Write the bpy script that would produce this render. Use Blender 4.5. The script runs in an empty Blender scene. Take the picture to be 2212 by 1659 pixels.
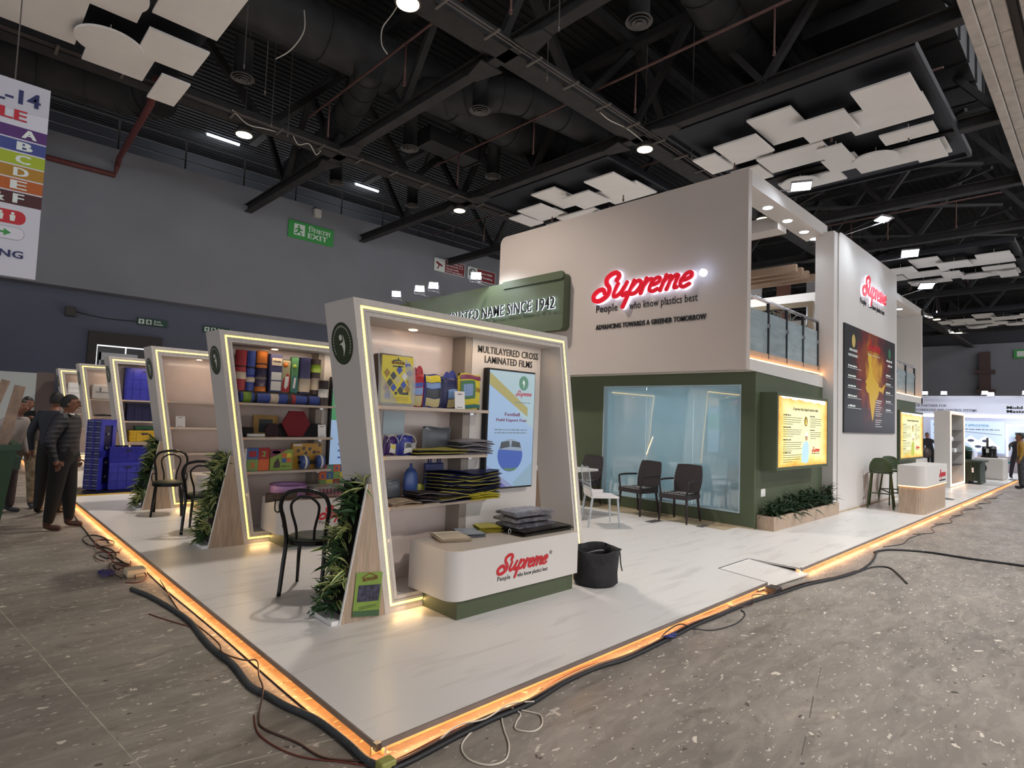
import bpy, bmesh, math, random
from mathutils import Vector, Matrix, Euler
R = random.Random(7)
scene = bpy.context.scene
C = scene.collection

# ---------------------------------------------------------------- camera, world, lights, exposure
cam_d = bpy.data.cameras.new('camera')
cam_d.sensor_width = 36.0
cam_d.lens = 20.551
cam_d.clip_end = 300
cam = bpy.data.objects.new('camera', cam_d)
C.objects.link(cam)
cam.matrix_world = Matrix(((0.71659338, -0.06516985, -0.69443993, -1.56695075),
                           (-0.69652542, -0.01448727, -0.71738585, -2.44451965),
                           (0.03669139, 0.99776902, -0.05577394, 1.65),
                           (0, 0, 0, 1)))
scene.camera = cam
vs = scene.view_settings
vs.view_transform = 'Standard'
vs.look = 'None'
vs.gamma = 1.0
vs.exposure = 0.22
vs.use_curve_mapping = False
w = bpy.data.worlds.new('hall_air')
scene.world = w
w.use_nodes = True
bg = w.node_tree.nodes['Background']
bg.inputs[0].default_value = (0.95, 0.96, 1.0, 1)
bg.inputs[1].default_value = 1.6

def lamp(kind, name, loc, energy, col=(1, 1, 1), size=0.3, aim=None, spot=100, blend=0.6, size_y=None):
    d = bpy.data.lights.new(name, kind)
    d.energy = energy
    d.color = col
    if kind == 'AREA':
        d.shape = 'RECTANGLE' if size_y else 'DISK'
        d.size = size
        if size_y:
            d.size_y = size_y
    else:
        d.shadow_soft_size = size
    if kind == 'SPOT':
        d.spot_size = math.radians(spot)
        d.spot_blend = blend
    o = bpy.data.objects.new(name, d)
    C.objects.link(o)
    o.location = loc
    if aim is not None:
        v = Vector(aim) - Vector(loc)
        o.rotation_euler = v.to_track_quat('-Z', 'Y').to_euler()
    return o

LX = [3.75, 11.0, 18.2, 25.5, 40.0]
LY = [6.0, 13.2]
for lx in LX[:4]:
    for ly in LY:
        lamp('SPOT', 'high_bay_and_fill_beam', (lx, ly, 8.55), 1400 if lx < 5 else 950, (1.0, 0.91, 0.82) if lx < 12 else (0.95, 0.97, 1.0), 0.25, aim=(lx, ly, 0), spot=112, blend=0.7)
# hall lamp grid continued unseen, with spots added to brighten floor and far wall
for lx, ly, pw in ((-3.5, 6.0, 5200), (-3.5, 13.2, 3200), (2.6, -1.8, 4400), (-3.5, -1.8, 5600), (11.0, -6.0, 2600), (18.2, -6.0, 2000), (27.0, -5.0, 2000), (3.75, -9.0, 4800), (33.0, 6.0, 2500), (42.5, 5.2, 4000), (50.0, 5.2, 4000), (36.0, -6.0, 2500), (48.0, -6.0, 4000)):
    lamp('SPOT', 'high_bay_and_fill_beam', (lx, ly, 9.2), pw, (1.0, 0.94, 0.89) if lx < 10 else (0.94, 0.97, 1.0), 0.25, aim=(lx, ly, 0), spot=125, blend=0.7)

# ---------------------------------------------------------------- materials
def lin(c):
    r = []
    for x in c:
        x = x / 255.0
        r.append(x / 12.92 if x <= 0.04045 else ((x + 0.055) / 1.055) ** 2.4)
    return (r[0], r[1], r[2], 1.0)

MC = {}
def mat(name, rgb, rough=0.6, metal=0.0, var=0.0, vscale=6.0, stretch=(1, 1, 1), bump=0.0, bscale=60.0, emit=None, alpha=1.0, spec=0.5, coat=0.0, trans=0.0):
    if name in MC:
        return MC[name]
    m = bpy.data.materials.new(name)
    MC[name] = m
    m.use_nodes = True
    nt = m.node_tree
    b = nt.nodes['Principled BSDF']
    c = lin(rgb)
    b.inputs['Base Color'].default_value = c
    b.inputs['Roughness'].default_value = rough
    b.inputs['Metallic'].default_value = metal
    b.inputs['Specular IOR Level'].default_value = spec
    if coat:
        b.inputs['Coat Weight'].default_value = coat
        b.inputs['Coat Roughness'].default_value = 0.15
    if alpha < 1:
        b.inputs['Alpha'].default_value = alpha
    if trans:
        b.inputs['Transmission Weight'].default_value = trans
    if emit:
        b.inputs['Emission Color'].default_value = lin(emit[0])
        b.inputs['Emission Strength'].default_value = emit[1]
    if var or bump:
        tc = nt.nodes.new('ShaderNodeTexCoord')
        mp = nt.nodes.new('ShaderNodeMapping')
        mp.inputs['Scale'].default_value = stretch
        nt.links.new(tc.outputs['Object'], mp.inputs['Vector'])
    if var:
        n = nt.nodes.new('ShaderNodeTexNoise')
        n.inputs['Scale'].default_value = vscale
        n.inputs['Detail'].default_value = 6
        nt.links.new(mp.outputs[0], n.inputs['Vector'])
        r = nt.nodes.new('ShaderNodeValToRGB')
        r.color_ramp.elements[0].position = 0.32
        r.color_ramp.elements[1].position = 0.68
        r.color_ramp.elements[0].color = (c[0] * (1 - var), c[1] * (1 - var), c[2] * (1 - var), 1)
        r.color_ramp.elements[1].color = (min(1, c[0] * (1 + var)), min(1, c[1] * (1 + var)), min(1, c[2] * (1 + var)), 1)
        nt.links.new(n.outputs[0], r.inputs[0])
        nt.links.new(r.outputs[0], b.inputs['Base Color'])
    if bump:
        n2 = nt.nodes.new('ShaderNodeTexNoise')
        n2.inputs['Scale'].default_value = bscale
        n2.inputs['Detail'].default_value = 4
        nt.links.new(mp.outputs[0], n2.inputs['Vector'])
        bp = nt.nodes.new('ShaderNodeBump')
        bp.inputs['Strength'].default_value = bump
        bp.inputs['Distance'].default_value = 0.02
        nt.links.new(n2.outputs[0], bp.inputs['Height'])
        nt.links.new(bp.outputs[0], b.inputs['Normal'])
    return m

def glow(name, rgb, k, base=(255, 255, 255)):
    return mat(name, base, 0.5, emit=(rgb, k))

WHITE = mat('white_paint', (214, 210, 205), 0.55, var=0.03, vscale=1.5)
WALLW = mat('stand_white_paint', (204, 198, 193), 0.6, var=0.02, vscale=1.0)
CREAM = mat('cream_board', (188, 172, 156), 0.55)
GREEN = mat('olive_green_paint', (74, 83, 60), 0.6, var=0.04, vscale=2)
WOOD = mat('pale_oak_laminate', (170, 148, 127), 0.5, var=0.18, vscale=7, stretch=(9, 9, 0.7))
WASH = mat('whitewashed_wood', (204, 196, 188), 0.55, var=0.08, vscale=8, stretch=(6, 6, 0.8))
BLACK = mat('black_plastic', (12, 11, 12), 0.45, spec=0.35)
BLACKM = mat('black_lacquer', (9, 8, 8), 0.32, spec=0.35)
DARKM = mat('dark_ceiling_metal', (39, 37, 37), 0.75, var=0.3, vscale=3)
DARKD = mat('dark_duct_sheet', (34, 34, 35), 0.7, var=0.35, vscale=2.5)
DECKM = mat('dark_roof_deck', (27, 27, 28), 0.85, var=0.3, vscale=2)
STEEL = mat('brushed_steel', (190, 190, 195), 0.25, 1.0)
LEDY = glow('warm_led_tube', (255, 208, 66), 3.0)
LEDO = glow('amber_led_tape', (255, 176, 102), 15.0)
LEDW = glow('white_led', (240, 246, 255), 9)
RED = mat('logo_red', (190, 28, 38), 0.4)
REDL = mat('logo_red_lit', (200, 8, 34), 0.4, emit=((220, 4, 36), 0.3))
BOXW = mat('dimmed_white_wall_paint', (184, 172, 164), 0.65, var=0.02, vscale=1.0)  # stand white with shade put into its colour, offsetting lamps that overlight this wall
INK = mat('black_ink', (26, 24, 26), 0.5)
GREY = mat('grey_plastic', (128, 128, 130), 0.5)
QRW = mat('white_card', (228, 226, 224), 0.5)

def concrete():
    m = bpy.data.materials.new('worn_concrete')
    m.use_nodes = True
    nt = m.node_tree
    N, L = nt.nodes, nt.links
    b = N['Principled BSDF']
    tc = N.new('ShaderNodeTexCoord')
    def noise(scale, st, detail=6, dist=0.0, rough=0.6):
        mp = N.new('ShaderNodeMapping')
        mp.inputs['Scale'].default_value = st
        mp.inputs['Rotation'].default_value = (0, 0, math.radians(-38))
        L.new(tc.outputs['Object'], mp.inputs['Vector'])
        n = N.new('ShaderNodeTexNoise')
        n.inputs['Scale'].default_value = scale
        n.inputs['Detail'].default_value = detail
        n.inputs['Roughness'].default_value = rough
        n.inputs['Distortion'].default_value = dist
        L.new(mp.outputs[0], n.inputs['Vector'])
        return n
    def ramp(src, stops):
        r = N.new('ShaderNodeValToRGB')
        e = r.color_ramp.elements
        e[0].position, e[0].color = stops[0]
        e[1].position, e[1].color = stops[-1]
        for p, c in stops[1:-1]:
            x = e.new(p); x.color = c
        L.new(src, r.inputs[0])
        return r
    def mixc(f, a, c, mode='MIX'):
        x = N.new('ShaderNodeMix')
        x.data_type = 'RGBA'
        x.blend_type = mode
        if isinstance(f, float): x.inputs[0].default_value = f
        else: L.new(f, x.inputs[0])
        if isinstance(a, tuple): x.inputs[6].default_value = a
        else: L.new(a, x.inputs[6])
        if isinstance(c, tuple): x.inputs[7].default_value = c
        else: L.new(c, x.inputs[7])
        return x.outputs[2]
    base = ramp(noise(0.7, (1, 1.8, 1), 9, 0.6).outputs[0], [(0.3, lin((108, 101, 94))), (0.5, lin((126, 118, 110))), (0.7, lin((142, 134, 126)))])
    streak = ramp(noise(3.5, (1, 3.2, 1), 8, 0.8).outputs[0], [(0.45, (0, 0, 0, 1)), (0.7, (1, 1, 1, 1))])
    c = mixc(streak.outputs[0], base.outputs[0], mixc(0.3, base.outputs[0], lin((186, 176, 164))))
    patch = ramp(noise(1.1, (1, 1.6, 1), 10, 1.6, 0.7).outputs[0], [(0.60, (0, 0, 0, 1)), (0.64, (1, 1, 1, 1))])
    c = mixc(patch.outputs[0], c, mixc(0.35, c, lin((176, 164, 148))))
    dark = ramp(noise(2.0, (1, 3, 1), 8, 1.0).outputs[0], [(0.56, (0, 0, 0, 1)), (0.7, (1, 1, 1, 1))])
    c = mixc(dark.outputs[0], c, mixc(0.5, c, lin((66, 56, 48))))
    fleck = ramp(noise(6.5, (1, 1.8, 1), 3, 0.4, 0.5).outputs[0], [(0.68, (0, 0, 0, 1)), (0.70, (1, 1, 1, 1))])
    c = mixc(fleck.outputs[0], c, lin((208, 198, 184)))
    fleck2 = ramp(noise(17, (1, 2.4, 1), 2, 0.3, 0.5).outputs[0], [(0.675, (0, 0, 0, 1)), (0.69, (1, 1, 1, 1))])
    c = mixc(fleck2.outputs[0], c, lin((200, 192, 180)))
    fk3 = ramp(noise(13, (1, 1.5, 1), 2, 0.2, 0.5).outputs[0], [(0.27, (1, 1, 1, 1)), (0.29, (0, 0, 0, 1))])
    c = mixc(fk3.outputs[0], c, lin((70, 62, 56)))
    L.new(c, b.inputs['Base Color'])
    b.inputs['Roughness'].default_value = 0.5
    rr = ramp(noise(1.5, (1, 2, 1), 5).outputs[0], [(0.3, (0.38, 0.38, 0.38, 1)), (0.7, (0.62, 0.62, 0.62, 1))])
    L.new(rr.outputs[0], b.inputs['Roughness'])
    bp = N.new('ShaderNodeBump')
    bp.inputs['Strength'].default_value = 0.25
    bp.inputs['Distance'].default_value = 0.01
    L.new(noise(30, (1, 1, 1), 5).outputs[0], bp.inputs['Height'])
    L.new(bp.outputs[0], b.inputs['Normal'])
    return m
CONC = concrete()

def white_floor():
    m = bpy.data.materials.new('white_laminate_floor')
    m.use_nodes = True
    nt = m.node_tree
    N, L = nt.nodes, nt.links
    b = N['Principled BSDF']
    tc = N.new('ShaderNodeTexCoord')
    mp = N.new('ShaderNodeMapping'); mp.inputs['Scale'].default_value = (0.5, 3.5, 1); mp.inputs['Rotation'].default_value = (0, 0, 0.5)
    L.new(tc.outputs['Object'], mp.inputs['Vector'])
    n = N.new('ShaderNodeTexNoise'); n.inputs['Scale'].default_value = 2.5; n.inputs['Detail'].default_value = 8; n.inputs['Distortion'].default_value = 0.6
    L.new(mp.outputs[0], n.inputs['Vector'])
    r = N.new('ShaderNodeValToRGB')
    e = r.color_ramp.elements
    e[0].position = 0.28; e[0].color = lin((204, 199, 195))
    e[1].position = 0.45; e[1].color = lin((222, 218, 214))
    L.new(n.outputs[0], r.inputs[0])
    L.new(r.outputs[0], b.inputs['Base Color'])
    b.inputs['Roughness'].default_value = 0.32
    b.inputs['Specular IOR Level'].default_value = 0.35
    return m
WFLOOR = white_floor()

# ---------------------------------------------------------------- mesh helpers
class BM:
    def __init__(self):
        self.b = bmesh.new()
        self.mi = 0
    def _face(self, vs_, smooth=False):
        try:
            f = self.b.faces.new(vs_)
            f.material_index = self.mi
            f.smooth = smooth
        except ValueError:
            pass
    def box(self, x0, x1, y0, y1, z0, z1, M=None):
        co = [(x0, y0, z0), (x1, y0, z0), (x1, y1, z0), (x0, y1, z0), (x0, y0, z1), (x1, y0, z1), (x1, y1, z1), (x0, y1, z1)]
        v = [self.b.verts.new(M @ Vector(c) if M is not None else c) for c in co]
        for q in ((3, 2, 1, 0), (4, 5, 6, 7), (0, 1, 5, 4), (1, 2, 6, 5), (2, 3, 7, 6), (3, 0, 4, 7)):
            self._face([v[i] for i in q])
        return self
    def bar(self, p, q, wd, hg=None, up=(0, 0, 1)):
        p, q = Vector(p), Vector(q)
        hg = hg or wd
        d = (q - p)
        L = d.length
        d.normalize()
        u = Vector(up)
        s = d.cross(u)
        if s.length < 1e-4:
            s = d.cross(Vector((1, 0, 0)))
        s.normalize()
        u = s.cross(d)
        M = Matrix(((d.x, s.x, u.x, p.x), (d.y, s.y, u.y, p.y), (d.z, s.z, u.z, p.z), (0, 0, 0, 1)))
        return self.box(0, L, -wd / 2, wd / 2, -hg / 2, hg / 2, M)
    def cyl(self, p, q, r0, r1=None, seg=14, caps=True, smooth=True):
        p, q = Vector(p), Vector(q)
        r1 = r0 if r1 is None else r1
        d = (q - p).normalized()
        s = d.cross(Vector((0, 0, 1)))
        if s.length < 1e-3:
            s = Vector((1, 0, 0))
        s.normalize()
        t = d.cross(s)
        a = []; c = []
        for i in range(seg):
            th = 2 * math.pi * i / seg
            o = s * math.cos(th) + t * math.sin(th)
            a.append(self.b.verts.new(p + o * r0)); c.append(self.b.verts.new(q + o * r1))
        for i in range(seg):
            j = (i + 1) % seg
            self._face([a[i], c[i], c[j], a[j]][::-1], smooth)
        if caps:
            self._face(a[::-1][::-1]); self._face(c[::-1])
        return self
    def tube(self, pts, r, seg=8, closed=False):
        pts = [Vector(p) for p in pts]
        n = len(pts)
        rings = []
        prev = None
        for i in range(n):
            if closed:
                d = pts[(i + 1) % n] - pts[(i - 1) % n]
            else:
                d = pts[min(i + 1, n - 1)] - pts[max(i - 1, 0)]
            if d.length < 1e-9:
                d = Vector((0, 0, 1))
            d.normalize()
            if prev is None:
                s = d.cross(Vector((0, 0, 1)))
                if s.length < 1e-2:
                    s = d.cross(Vector((1, 0, 0)))
            else:
                s = prev - d * prev.dot(d)
                if s.length < 1e-4:
                    s = d.cross(Vector((0, 0, 1)))
            s.normalize(); prev = s
            t = d.cross(s)
            rr = r[i] if isinstance(r, (list, tuple)) else r
            rings.append([self.b.verts.new(pts[i] + (s * math.cos(2 * math.pi * k / seg) + t * math.sin(2 * math.pi * k / seg)) * rr) for k in range(seg)])
        m = n if closed else n - 1
        for i in range(m):
            A, B_ = rings[i], rings[(i + 1) % n]
            for k in range(seg):
                self._face([A[k], A[(k + 1) % seg], B_[(k + 1) % seg], B_[k]], True)
        if not closed:
            self._face(rings[0][::-1]); self._face(rings[-1])
        return self
    def prism(self, poly, F, d0, d1):
        """poly: 2D points in frame F=(origin,right,up), extruded along the outward normal from d0 to d1"""
        o, r, u = Vector(F[0]), Vector(F[1]), Vector(F[2])
        n = r.cross(u).normalized()
        a = [self.b.verts.new(o + r * x + u * y + n * d0) for x, y in poly]
        c = [self.b.verts.new(o + r * x + u * y + n * d1) for x, y in poly]
        k = len(poly)
        area = sum(poly[i][0] * poly[(i + 1) % k][1] - poly[(i + 1) % k][0] * poly[i][1] for i in range(k))
        if area < 0:
            a = a[::-1]; c = c[::-1]
        self._face(c); self._face(a[::-1])
        for i in range(k):
            j = (i + 1) % k
            self._face([a[i], a[j], c[j], c[i]])
        return self
    def ring(self, outer, inner, F, d0, d1):
        o, r, u = Vector(F[0]), Vector(F[1]), Vector(F[2])
        n = r.cross(u).normalized()
        def mk(P, d): return [self.b.verts.new(o + r * x + u * y + n * d) for x, y in P]
        oa, oc, ia, ic = mk(outer, d0), mk(outer, d1), mk(inner, d0), mk(inner, d1)
        k = len(outer)
        for i in range(k):
            j = (i + 1) % k
            self._face([oc[i], oc[j], ic[j], ic[i]])
            self._face([oa[j], oa[i], ia[i], ia[j]])
            self._face([oa[i], oa[j], oc[j], oc[i]])
            self._face([ic[i], ic[j], ia[j], ia[i]])
        return self
    def lathe(self, prof, c=(0, 0, 0), seg=20, axis='z', sx=1, sy=1):
        c = Vector(c)
        rings = []
        for r, z in prof:
            rg = []
            for i in range(seg):
                th = 2 * math.pi * i / seg
                if axis == 'z': v = Vector((r * sx * math.cos(th), r * sy * math.sin(th), z))
                elif axis == 'x': v = Vector((z, r * math.cos(th), r * math.sin(th)))
                else: v = Vector((r * math.cos(th), z, r * math.sin(th)))
                rg.append(self.b.verts.new(c + v))
            rings.append(rg)
        for i in range(len(rings) - 1):
            for k in range(seg):
                j = (k + 1) % seg
                self._face([rings[i][k], rings[i][j], rings[i + 1][j], rings[i + 1][k]], True)
        self._face(rings[0][::-1]); self._face(rings[-1])
        return self
    def grid(self, fn, nu, nv, smooth=True):
        g = [[self.b.verts.new(fn(i / nu, j / nv)) for j in range(nv + 1)] for i in range(nu + 1)]
        for i in range(nu):
            for j in range(nv):
                self._face([g[i][j], g[i + 1][j], g[i + 1][j + 1], g[i][j + 1]], smooth)
        return self
    def bevel(self, w_, seg=2):
        self.b.normal_update()
        es = [e for e in self.b.edges if len(e.link_faces) == 2 and e.calc_face_angle(0) > 0.5]
        bmesh.ops.bevel(self.b, geom=es, offset=w_, segments=seg, affect='EDGES', profile=0.5)
        return self

ROOTM = {}
def rootm(o):
    while o.parent is not None:
        o = o.parent
    return ROOTM.get(o.name, Matrix())

def obj(name, bm, m, parent=None, smooth=None):
    me = bpy.data.meshes.new(name)
    b = bm.b if isinstance(bm, BM) else bm
    if parent is not None:
        M = rootm(parent)
        b.transform(M.inverted())
    b.normal_update()
    b.to_mesh(me)
    b.free()
    for x in (m if isinstance(m, (list, tuple)) else [m]):
        me.materials.append(x)
    o = bpy.data.objects.new(name, me)
    C.objects.link(o)
    if parent is not None:
        o.parent = parent
    return o

def tag(o, label=None, cat=None, group=None, kind=None):
    if label: o['label'] = label
    if cat: o['category'] = cat
    if group: o['group'] = group
    if kind: o['kind'] = kind
    return o

def thing(name, label, cat, loc=(0, 0, 0), rz=0.0, group=None, kind=None):
    o = bpy.data.objects.new(name, None)
    o.empty_display_size = 0.1
    C.objects.link(o)
    o.location = loc
    o.rotation_euler = (0, 0, rz)
    ROOTM[o.name] = Matrix.Translation(loc) @ Matrix.Rotation(rz, 4, 'Z')
    return tag(o, label, cat, group, kind)

def kids(o):
    return [c for c in KIDS.get(o.name, [])]
KIDS = {}
def copy_tree(src, loc, rz, label=None, group=None):
    ch = {}
    for o in C.objects:
        if o.parent is not None:
            ch.setdefault(o.parent.name, []).append(o)
    def rec(o, par):
        c = o.copy()
        C.objects.link(c)
        c.parent = par
        for k in ch.get(o.name, []):
            rec(k, c)
        return c
    r = rec(src, None)
    r.location = loc
    r.rotation_euler = (0, 0, rz)
    ROOTM[r.name] = Matrix.Translation(loc) @ Matrix.Rotation(rz, 4, 'Z')
    if label: r['label'] = label
    if group: r['group'] = group
    return r

def one(name, bm, m, label, cat, group=None, kind=None):
    return tag(obj(name, bm, m), label, cat, group, kind)

def FX(x, y, z):      # upright frame facing -Y (towards the front aisle)
    return (Vector((x, y, z)), Vector((1, 0, 0)), Vector((0, 0, 1)))
def FY(x, y, z):      # upright frame facing -X
    return (Vector((x, y, z)), Vector((0, -1, 0)), Vector((0, 0, 1)))
def FT(x, y, z, a=0):  # lying flat, facing up
    return (Vector((x, y, z)), Vector((math.cos(a), math.sin(a), 0)), Vector((-math.sin(a), math.cos(a), 0)))

FONT_CACHE = {}
def text_mesh(s, bold, extr):
    bold = min(bold, .006)
    k = (s, bold, extr)
    if k in FONT_CACHE:
        return FONT_CACHE[k]
    cu = bpy.data.curves.new('t', 'FONT')
    cu.body = s
    cu.size = 1.0
    cu.offset = bold
    cu.space_character = 1.05
    cu.extrude = extr
    cu.resolution_u = 2
    o = bpy.data.objects.new('t', cu)
    C.objects.link(o)
    dg = bpy.context.evaluated_depsgraph_get()
    me = bpy.data.meshes.new_from_object(o.evaluated_get(dg))
    vs_ = [tuple(v.co) for v in me.vertices]
    fs = [tuple(p.vertices) for p in me.polygons]
    bpy.data.objects.remove(o)
    bpy.data.meshes.remove(me)
    bpy.data.curves.remove(cu)
    FONT_CACHE[k] = (vs_, fs)
    return vs_, fs

def lettering(parent, s, F, wd, hg, m, bold=0.02, th=0.002, d=0.001, name='lettering', shear=0.0, align='l'):
    """writes s so that its inked box is wd x hg metres with lower left corner at the frame origin"""
    vs_, fs = text_mesh(s, bold, 0.5)
    if not vs_:
        return None
    x0 = min(v[0] for v in vs_); x1 = max(v[0] for v in vs_)
    y0 = min(v[1] for v in vs_); y1 = max(v[1] for v in vs_)
    sy = hg / (y1 - y0)
    sx = wd / (x1 - x0) if wd else sy
    o, r, u = F
    n = r.cross(u).normalized()
    b = BM()
    W_ = (x1 - x0) * sx
    off = 0 if align == 'l' else (-W_ / 2 if align == 'c' else -W_)
    bs = bold * .9 * sx
    for q, dx_ in enumerate((0, -bs, bs) if bold >= .02 else (0,)):
        nv = [b.b.verts.new(o + r * (off + (v[0] - x0) * sx + dx_ + shear * (v[1] - y0) * sy) + u * ((v[1] - y0) * sy) + n * (d + q * .0003 + (v[2] + 0.5) * th)) for v in vs_]
        for f in fs:
            b._face([nv[i] for i in f])
    return obj(name, b, m, parent)

LOGO = [
    (0.25, [(1.22, 1.22), (1.26, 1.5), (1.05, 1.74), (0.72, 1.72), (0.5, 1.45), (0.6, 1.1), (0.86, 0.8), (1.02, 0.45), (0.9, 0.1), (0.55, -0.12), (0.18, -0.02), (0.02, 0.32), (0.22, 0.64), (0.55, 0.66), (0.72, 0.42)]),
    (0.2, [(1.42, 0.95), (1.38, 0.5), (1.42, 0.12), (1.62, 0.05), (1.84, 0.32), (1.92, 0.62)]),
    (0.2, [(2.0, 0.95), (1.94, 0.4), (2.0, 0.08), (2.14, 0.06), (2.26, 0.22)]),
    (0.21, [(2.44, 0.98), (2.4, 0.3), (2.36, -0.78)]),
    (0.2, [(2.42, 0.5), (2.62, 0.88), (2.88, 0.86), (2.98, 0.52), (2.84, 0.14), (2.56, 0.06), (2.42, 0.2)]),
    (0.21, [(3.2, 0.98), (3.18, 0.4), (3.18, 0.02)]),
    (0.2, [(3.2, 0.55), (3.36, 0.86), (3.56, 0.88)]),
    (0.19, [(3.66, 0.46), (3.92, 0.5), (4.08, 0.68), (3.98, 0.9), (3.76, 0.86), (3.62, 0.55), (3.66, 0.18), (3.88, 0.03), (4.14, 0.16)]),
    (0.2, [(4.36, 0.98), (4.34, 0.02)]),
    (0.19, [(4.36, 0.55), (4.52, 0.86), (4.7, 0.84), (4.72, 0.5), (4.7, 0.02)]),
    (0.19, [(4.72, 0.55), (4.9, 0.86), (5.08, 0.82), (5.08, 0.4), (5.12, 0.08), (5.26, 0.08)]),
    (0.19, [(5.42, 0.46), (5.68, 0.5), (5.84, 0.68), (5.74, 0.9), (5.52, 0.86), (5.38, 0.55), (5.42, 0.18), (5.64, 0.03), (5.9, 0.18)]),
]
def crom(pts, n=5):
    out = []
    P = [pts[0]] + list(pts) + [pts[-1]]
    for i in range(1, len(P) - 2):
        for k in range(n):
            t = k / n
            out.append(tuple(0.5 * (2 * P[i][a] + (P[i + 1][a] - P[i - 1][a]) * t + (2 * P[i - 1][a] - 5 * P[i][a] + 4 * P[i + 1][a] - P[i + 2][a]) * t * t + (3 * P[i][a] - P[i - 1][a] - 3 * P[i + 1][a] + P[i + 2][a]) * t ** 3) for a in range(len(pts[0]))))
    out.append(tuple(pts[-1]))
    return out

def logo(parent, F, wd, m, th=0.003, d=0.001, name='lettering', fat=1.0, q=4):
    """the cursive word with its long-tailed p; wd is the width of the word; frame origin is the baseline start"""
    sx_, sc = wd / 6.2, wd / 8.2
    b = BM()
    d0 = d
    for kk, (wid, pts) in enumerate(LOGO):
        d = d0 + kk * .00022
        c = crom(pts, q)
        c = [((x + 0.36 * y) * sx_, y * sc) for x, y in c]
        hw = wid * sc * .70 * fat
        L_, R_ = [], []
        for i, (x, y) in enumerate(c):
            a = c[max(i - 1, 0)]; e = c[min(i + 1, len(c) - 1)]
            dx, dy = e[0] - a[0], e[1] - a[1]
            l = math.hypot(dx, dy) or 1
            nx, ny = -dy / l * hw, dx / l * hw
            L_.append((x + nx, y + ny)); R_.append((x - nx, y - ny))
        o, r, u = F
        n = r.cross(u).normalized()
        def P3(p, dd): return o + r * p[0] + u * p[1] + n * dd
        la = [b.b.verts.new(P3(p, d + th)) for p in L_]; ra = [b.b.verts.new(P3(p, d + th)) for p in R_]
        lb = [b.b.verts.new(P3(p, d)) for p in L_]; rb = [b.b.verts.new(P3(p, d)) for p in R_]
        for i in range(len(c) - 1):
            b._face([ra[i], ra[i + 1], la[i + 1], la[i]])
            b._face([la[i], la[i + 1], lb[i + 1], lb[i]])
            b._face([ra[i + 1], ra[i], rb[i], rb[i + 1]])
        for e in (c[0], c[-1]):
            b.prism([(e[0] + hw * math.cos(k * math.pi / 5), e[1] + hw * math.sin(k * math.pi / 5)) for k in range(10)], F, d, d + th + .0001)
    return obj(name, b, m, parent)

def full_logo(parent, F, wd, th=0.003, red=None, ink=None, tag_line=True, q=4, d=0.001):
    red = red or RED; ink = ink or INK
    logo(parent, F, wd, red, th, d=d, q=q)
    o, r, u = F
    s = wd / 8.6
    if tag_line:
        lettering(parent, 'People', (o + r * (0.02 * wd) + u * (-1.08 * s), r, u), .235 * wd, 0.68 * s, ink, 0.008, 0.001)
        lettering(parent, 'who know plastics best', (o + r * (.39 * wd) + u * (-1.05 * s), r, u), .61 * wd, 0.62 * s, ink, 0.008, 0.001)

def flat(parent, name, poly, F, m, d=0.001, th=0.001):
    return obj(name, BM().prism(poly, F, d, d + th), m, parent)
def rect(x0, y0, x1, y1):
    return [(x0, y0), (x1, y0), (x1, y1), (x0, y1)]
def disc(cx, cy, rx, ry=None, n=20, a0=0, a1=2 * math.pi):
    ry = ry or rx
    return [(cx + rx * math.cos(a0 + (a1 - a0) * i / n), cy + ry * math.sin(a0 + (a1 - a0) * i / n)) for i in range(n if abs(a1 - a0) > 6.2 else n + 1)]
def rrect(x0, y0, x1, y1, r, n=5, corners=(1, 1, 1, 1)):
    out = []
    cs = [(x0 + r, y0 + r, math.pi), (x1 - r, y0 + r, 1.5 * math.pi), (x1 - r, y1 - r, 0), (x0 + r, y1 - r, 0.5 * math.pi)]
    co = [(x0, y0), (x1, y0), (x1, y1), (x0, y1)]
    for k, (cx, cy, a) in enumerate(cs):
        if corners[k]:
            for i in range(n + 1):
                th = a + math.pi / 2 * i / n
                out.append((cx + r * math.cos(th), cy + r * math.sin(th)))
        else:
            out.append(co[k])
    return out
# ---------------------------------------------------------------- the hall shell
PZ = 0.09            # top of the stand's platform
FZ = 0.015           # hall floor
def struct(name, bm, m, parent=None, **k):
    o = obj(name, bm, m, parent)
    if parent is None: o['kind'] = 'structure'
    for a, b in k.items(): o[a] = b
    return o

floor = struct('floor', BM().box(-40, 75, -30, 24, FZ - 0.2, FZ), CONC)
JOINT = mat('floor_joint_filler', (166, 156, 142), 0.7, var=0.3, vscale=9)
JOINTD = mat('floor_joint_dark', (92, 84, 76), 0.7)
b = BM()
for (x0, y0, x1, y1, wd) in ((-0.78, 0.2, -1.2, 4.0, .008), (-0.78, 0.2, -0.55, -1.2, .007), (-1.6, 1.9, -0.5, 1.72, .006), (-0.9, 0.95, -0.25, 0.86, .006), (-0.75, 0.45, 0.1, 0.25, .006),
                             (-1.7, 3.1, -0.6, 2.95, .007), (-1.25, 4.4, -1.5, 8.0, .01)):
    b.bar((x0, y0, FZ + .0005), (x1, y1, FZ + .0005), wd, .001)
obj('floor_joint', b, JOINT, floor)
b = BM()
for (x0, y0, x1, y1, wd) in ((2.05, -1.22, 2.35, -1.14, .006), (2.5, -1.11, 2.85, -1.02, .004), (1.62, -1.33, 1.82, -1.28, .006)):
    b.bar((x0, y0, FZ + .0005), (x1, y1, FZ + .0005), wd, .001)
obj('floor_crack', b, JOINTD, floor)

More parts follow.
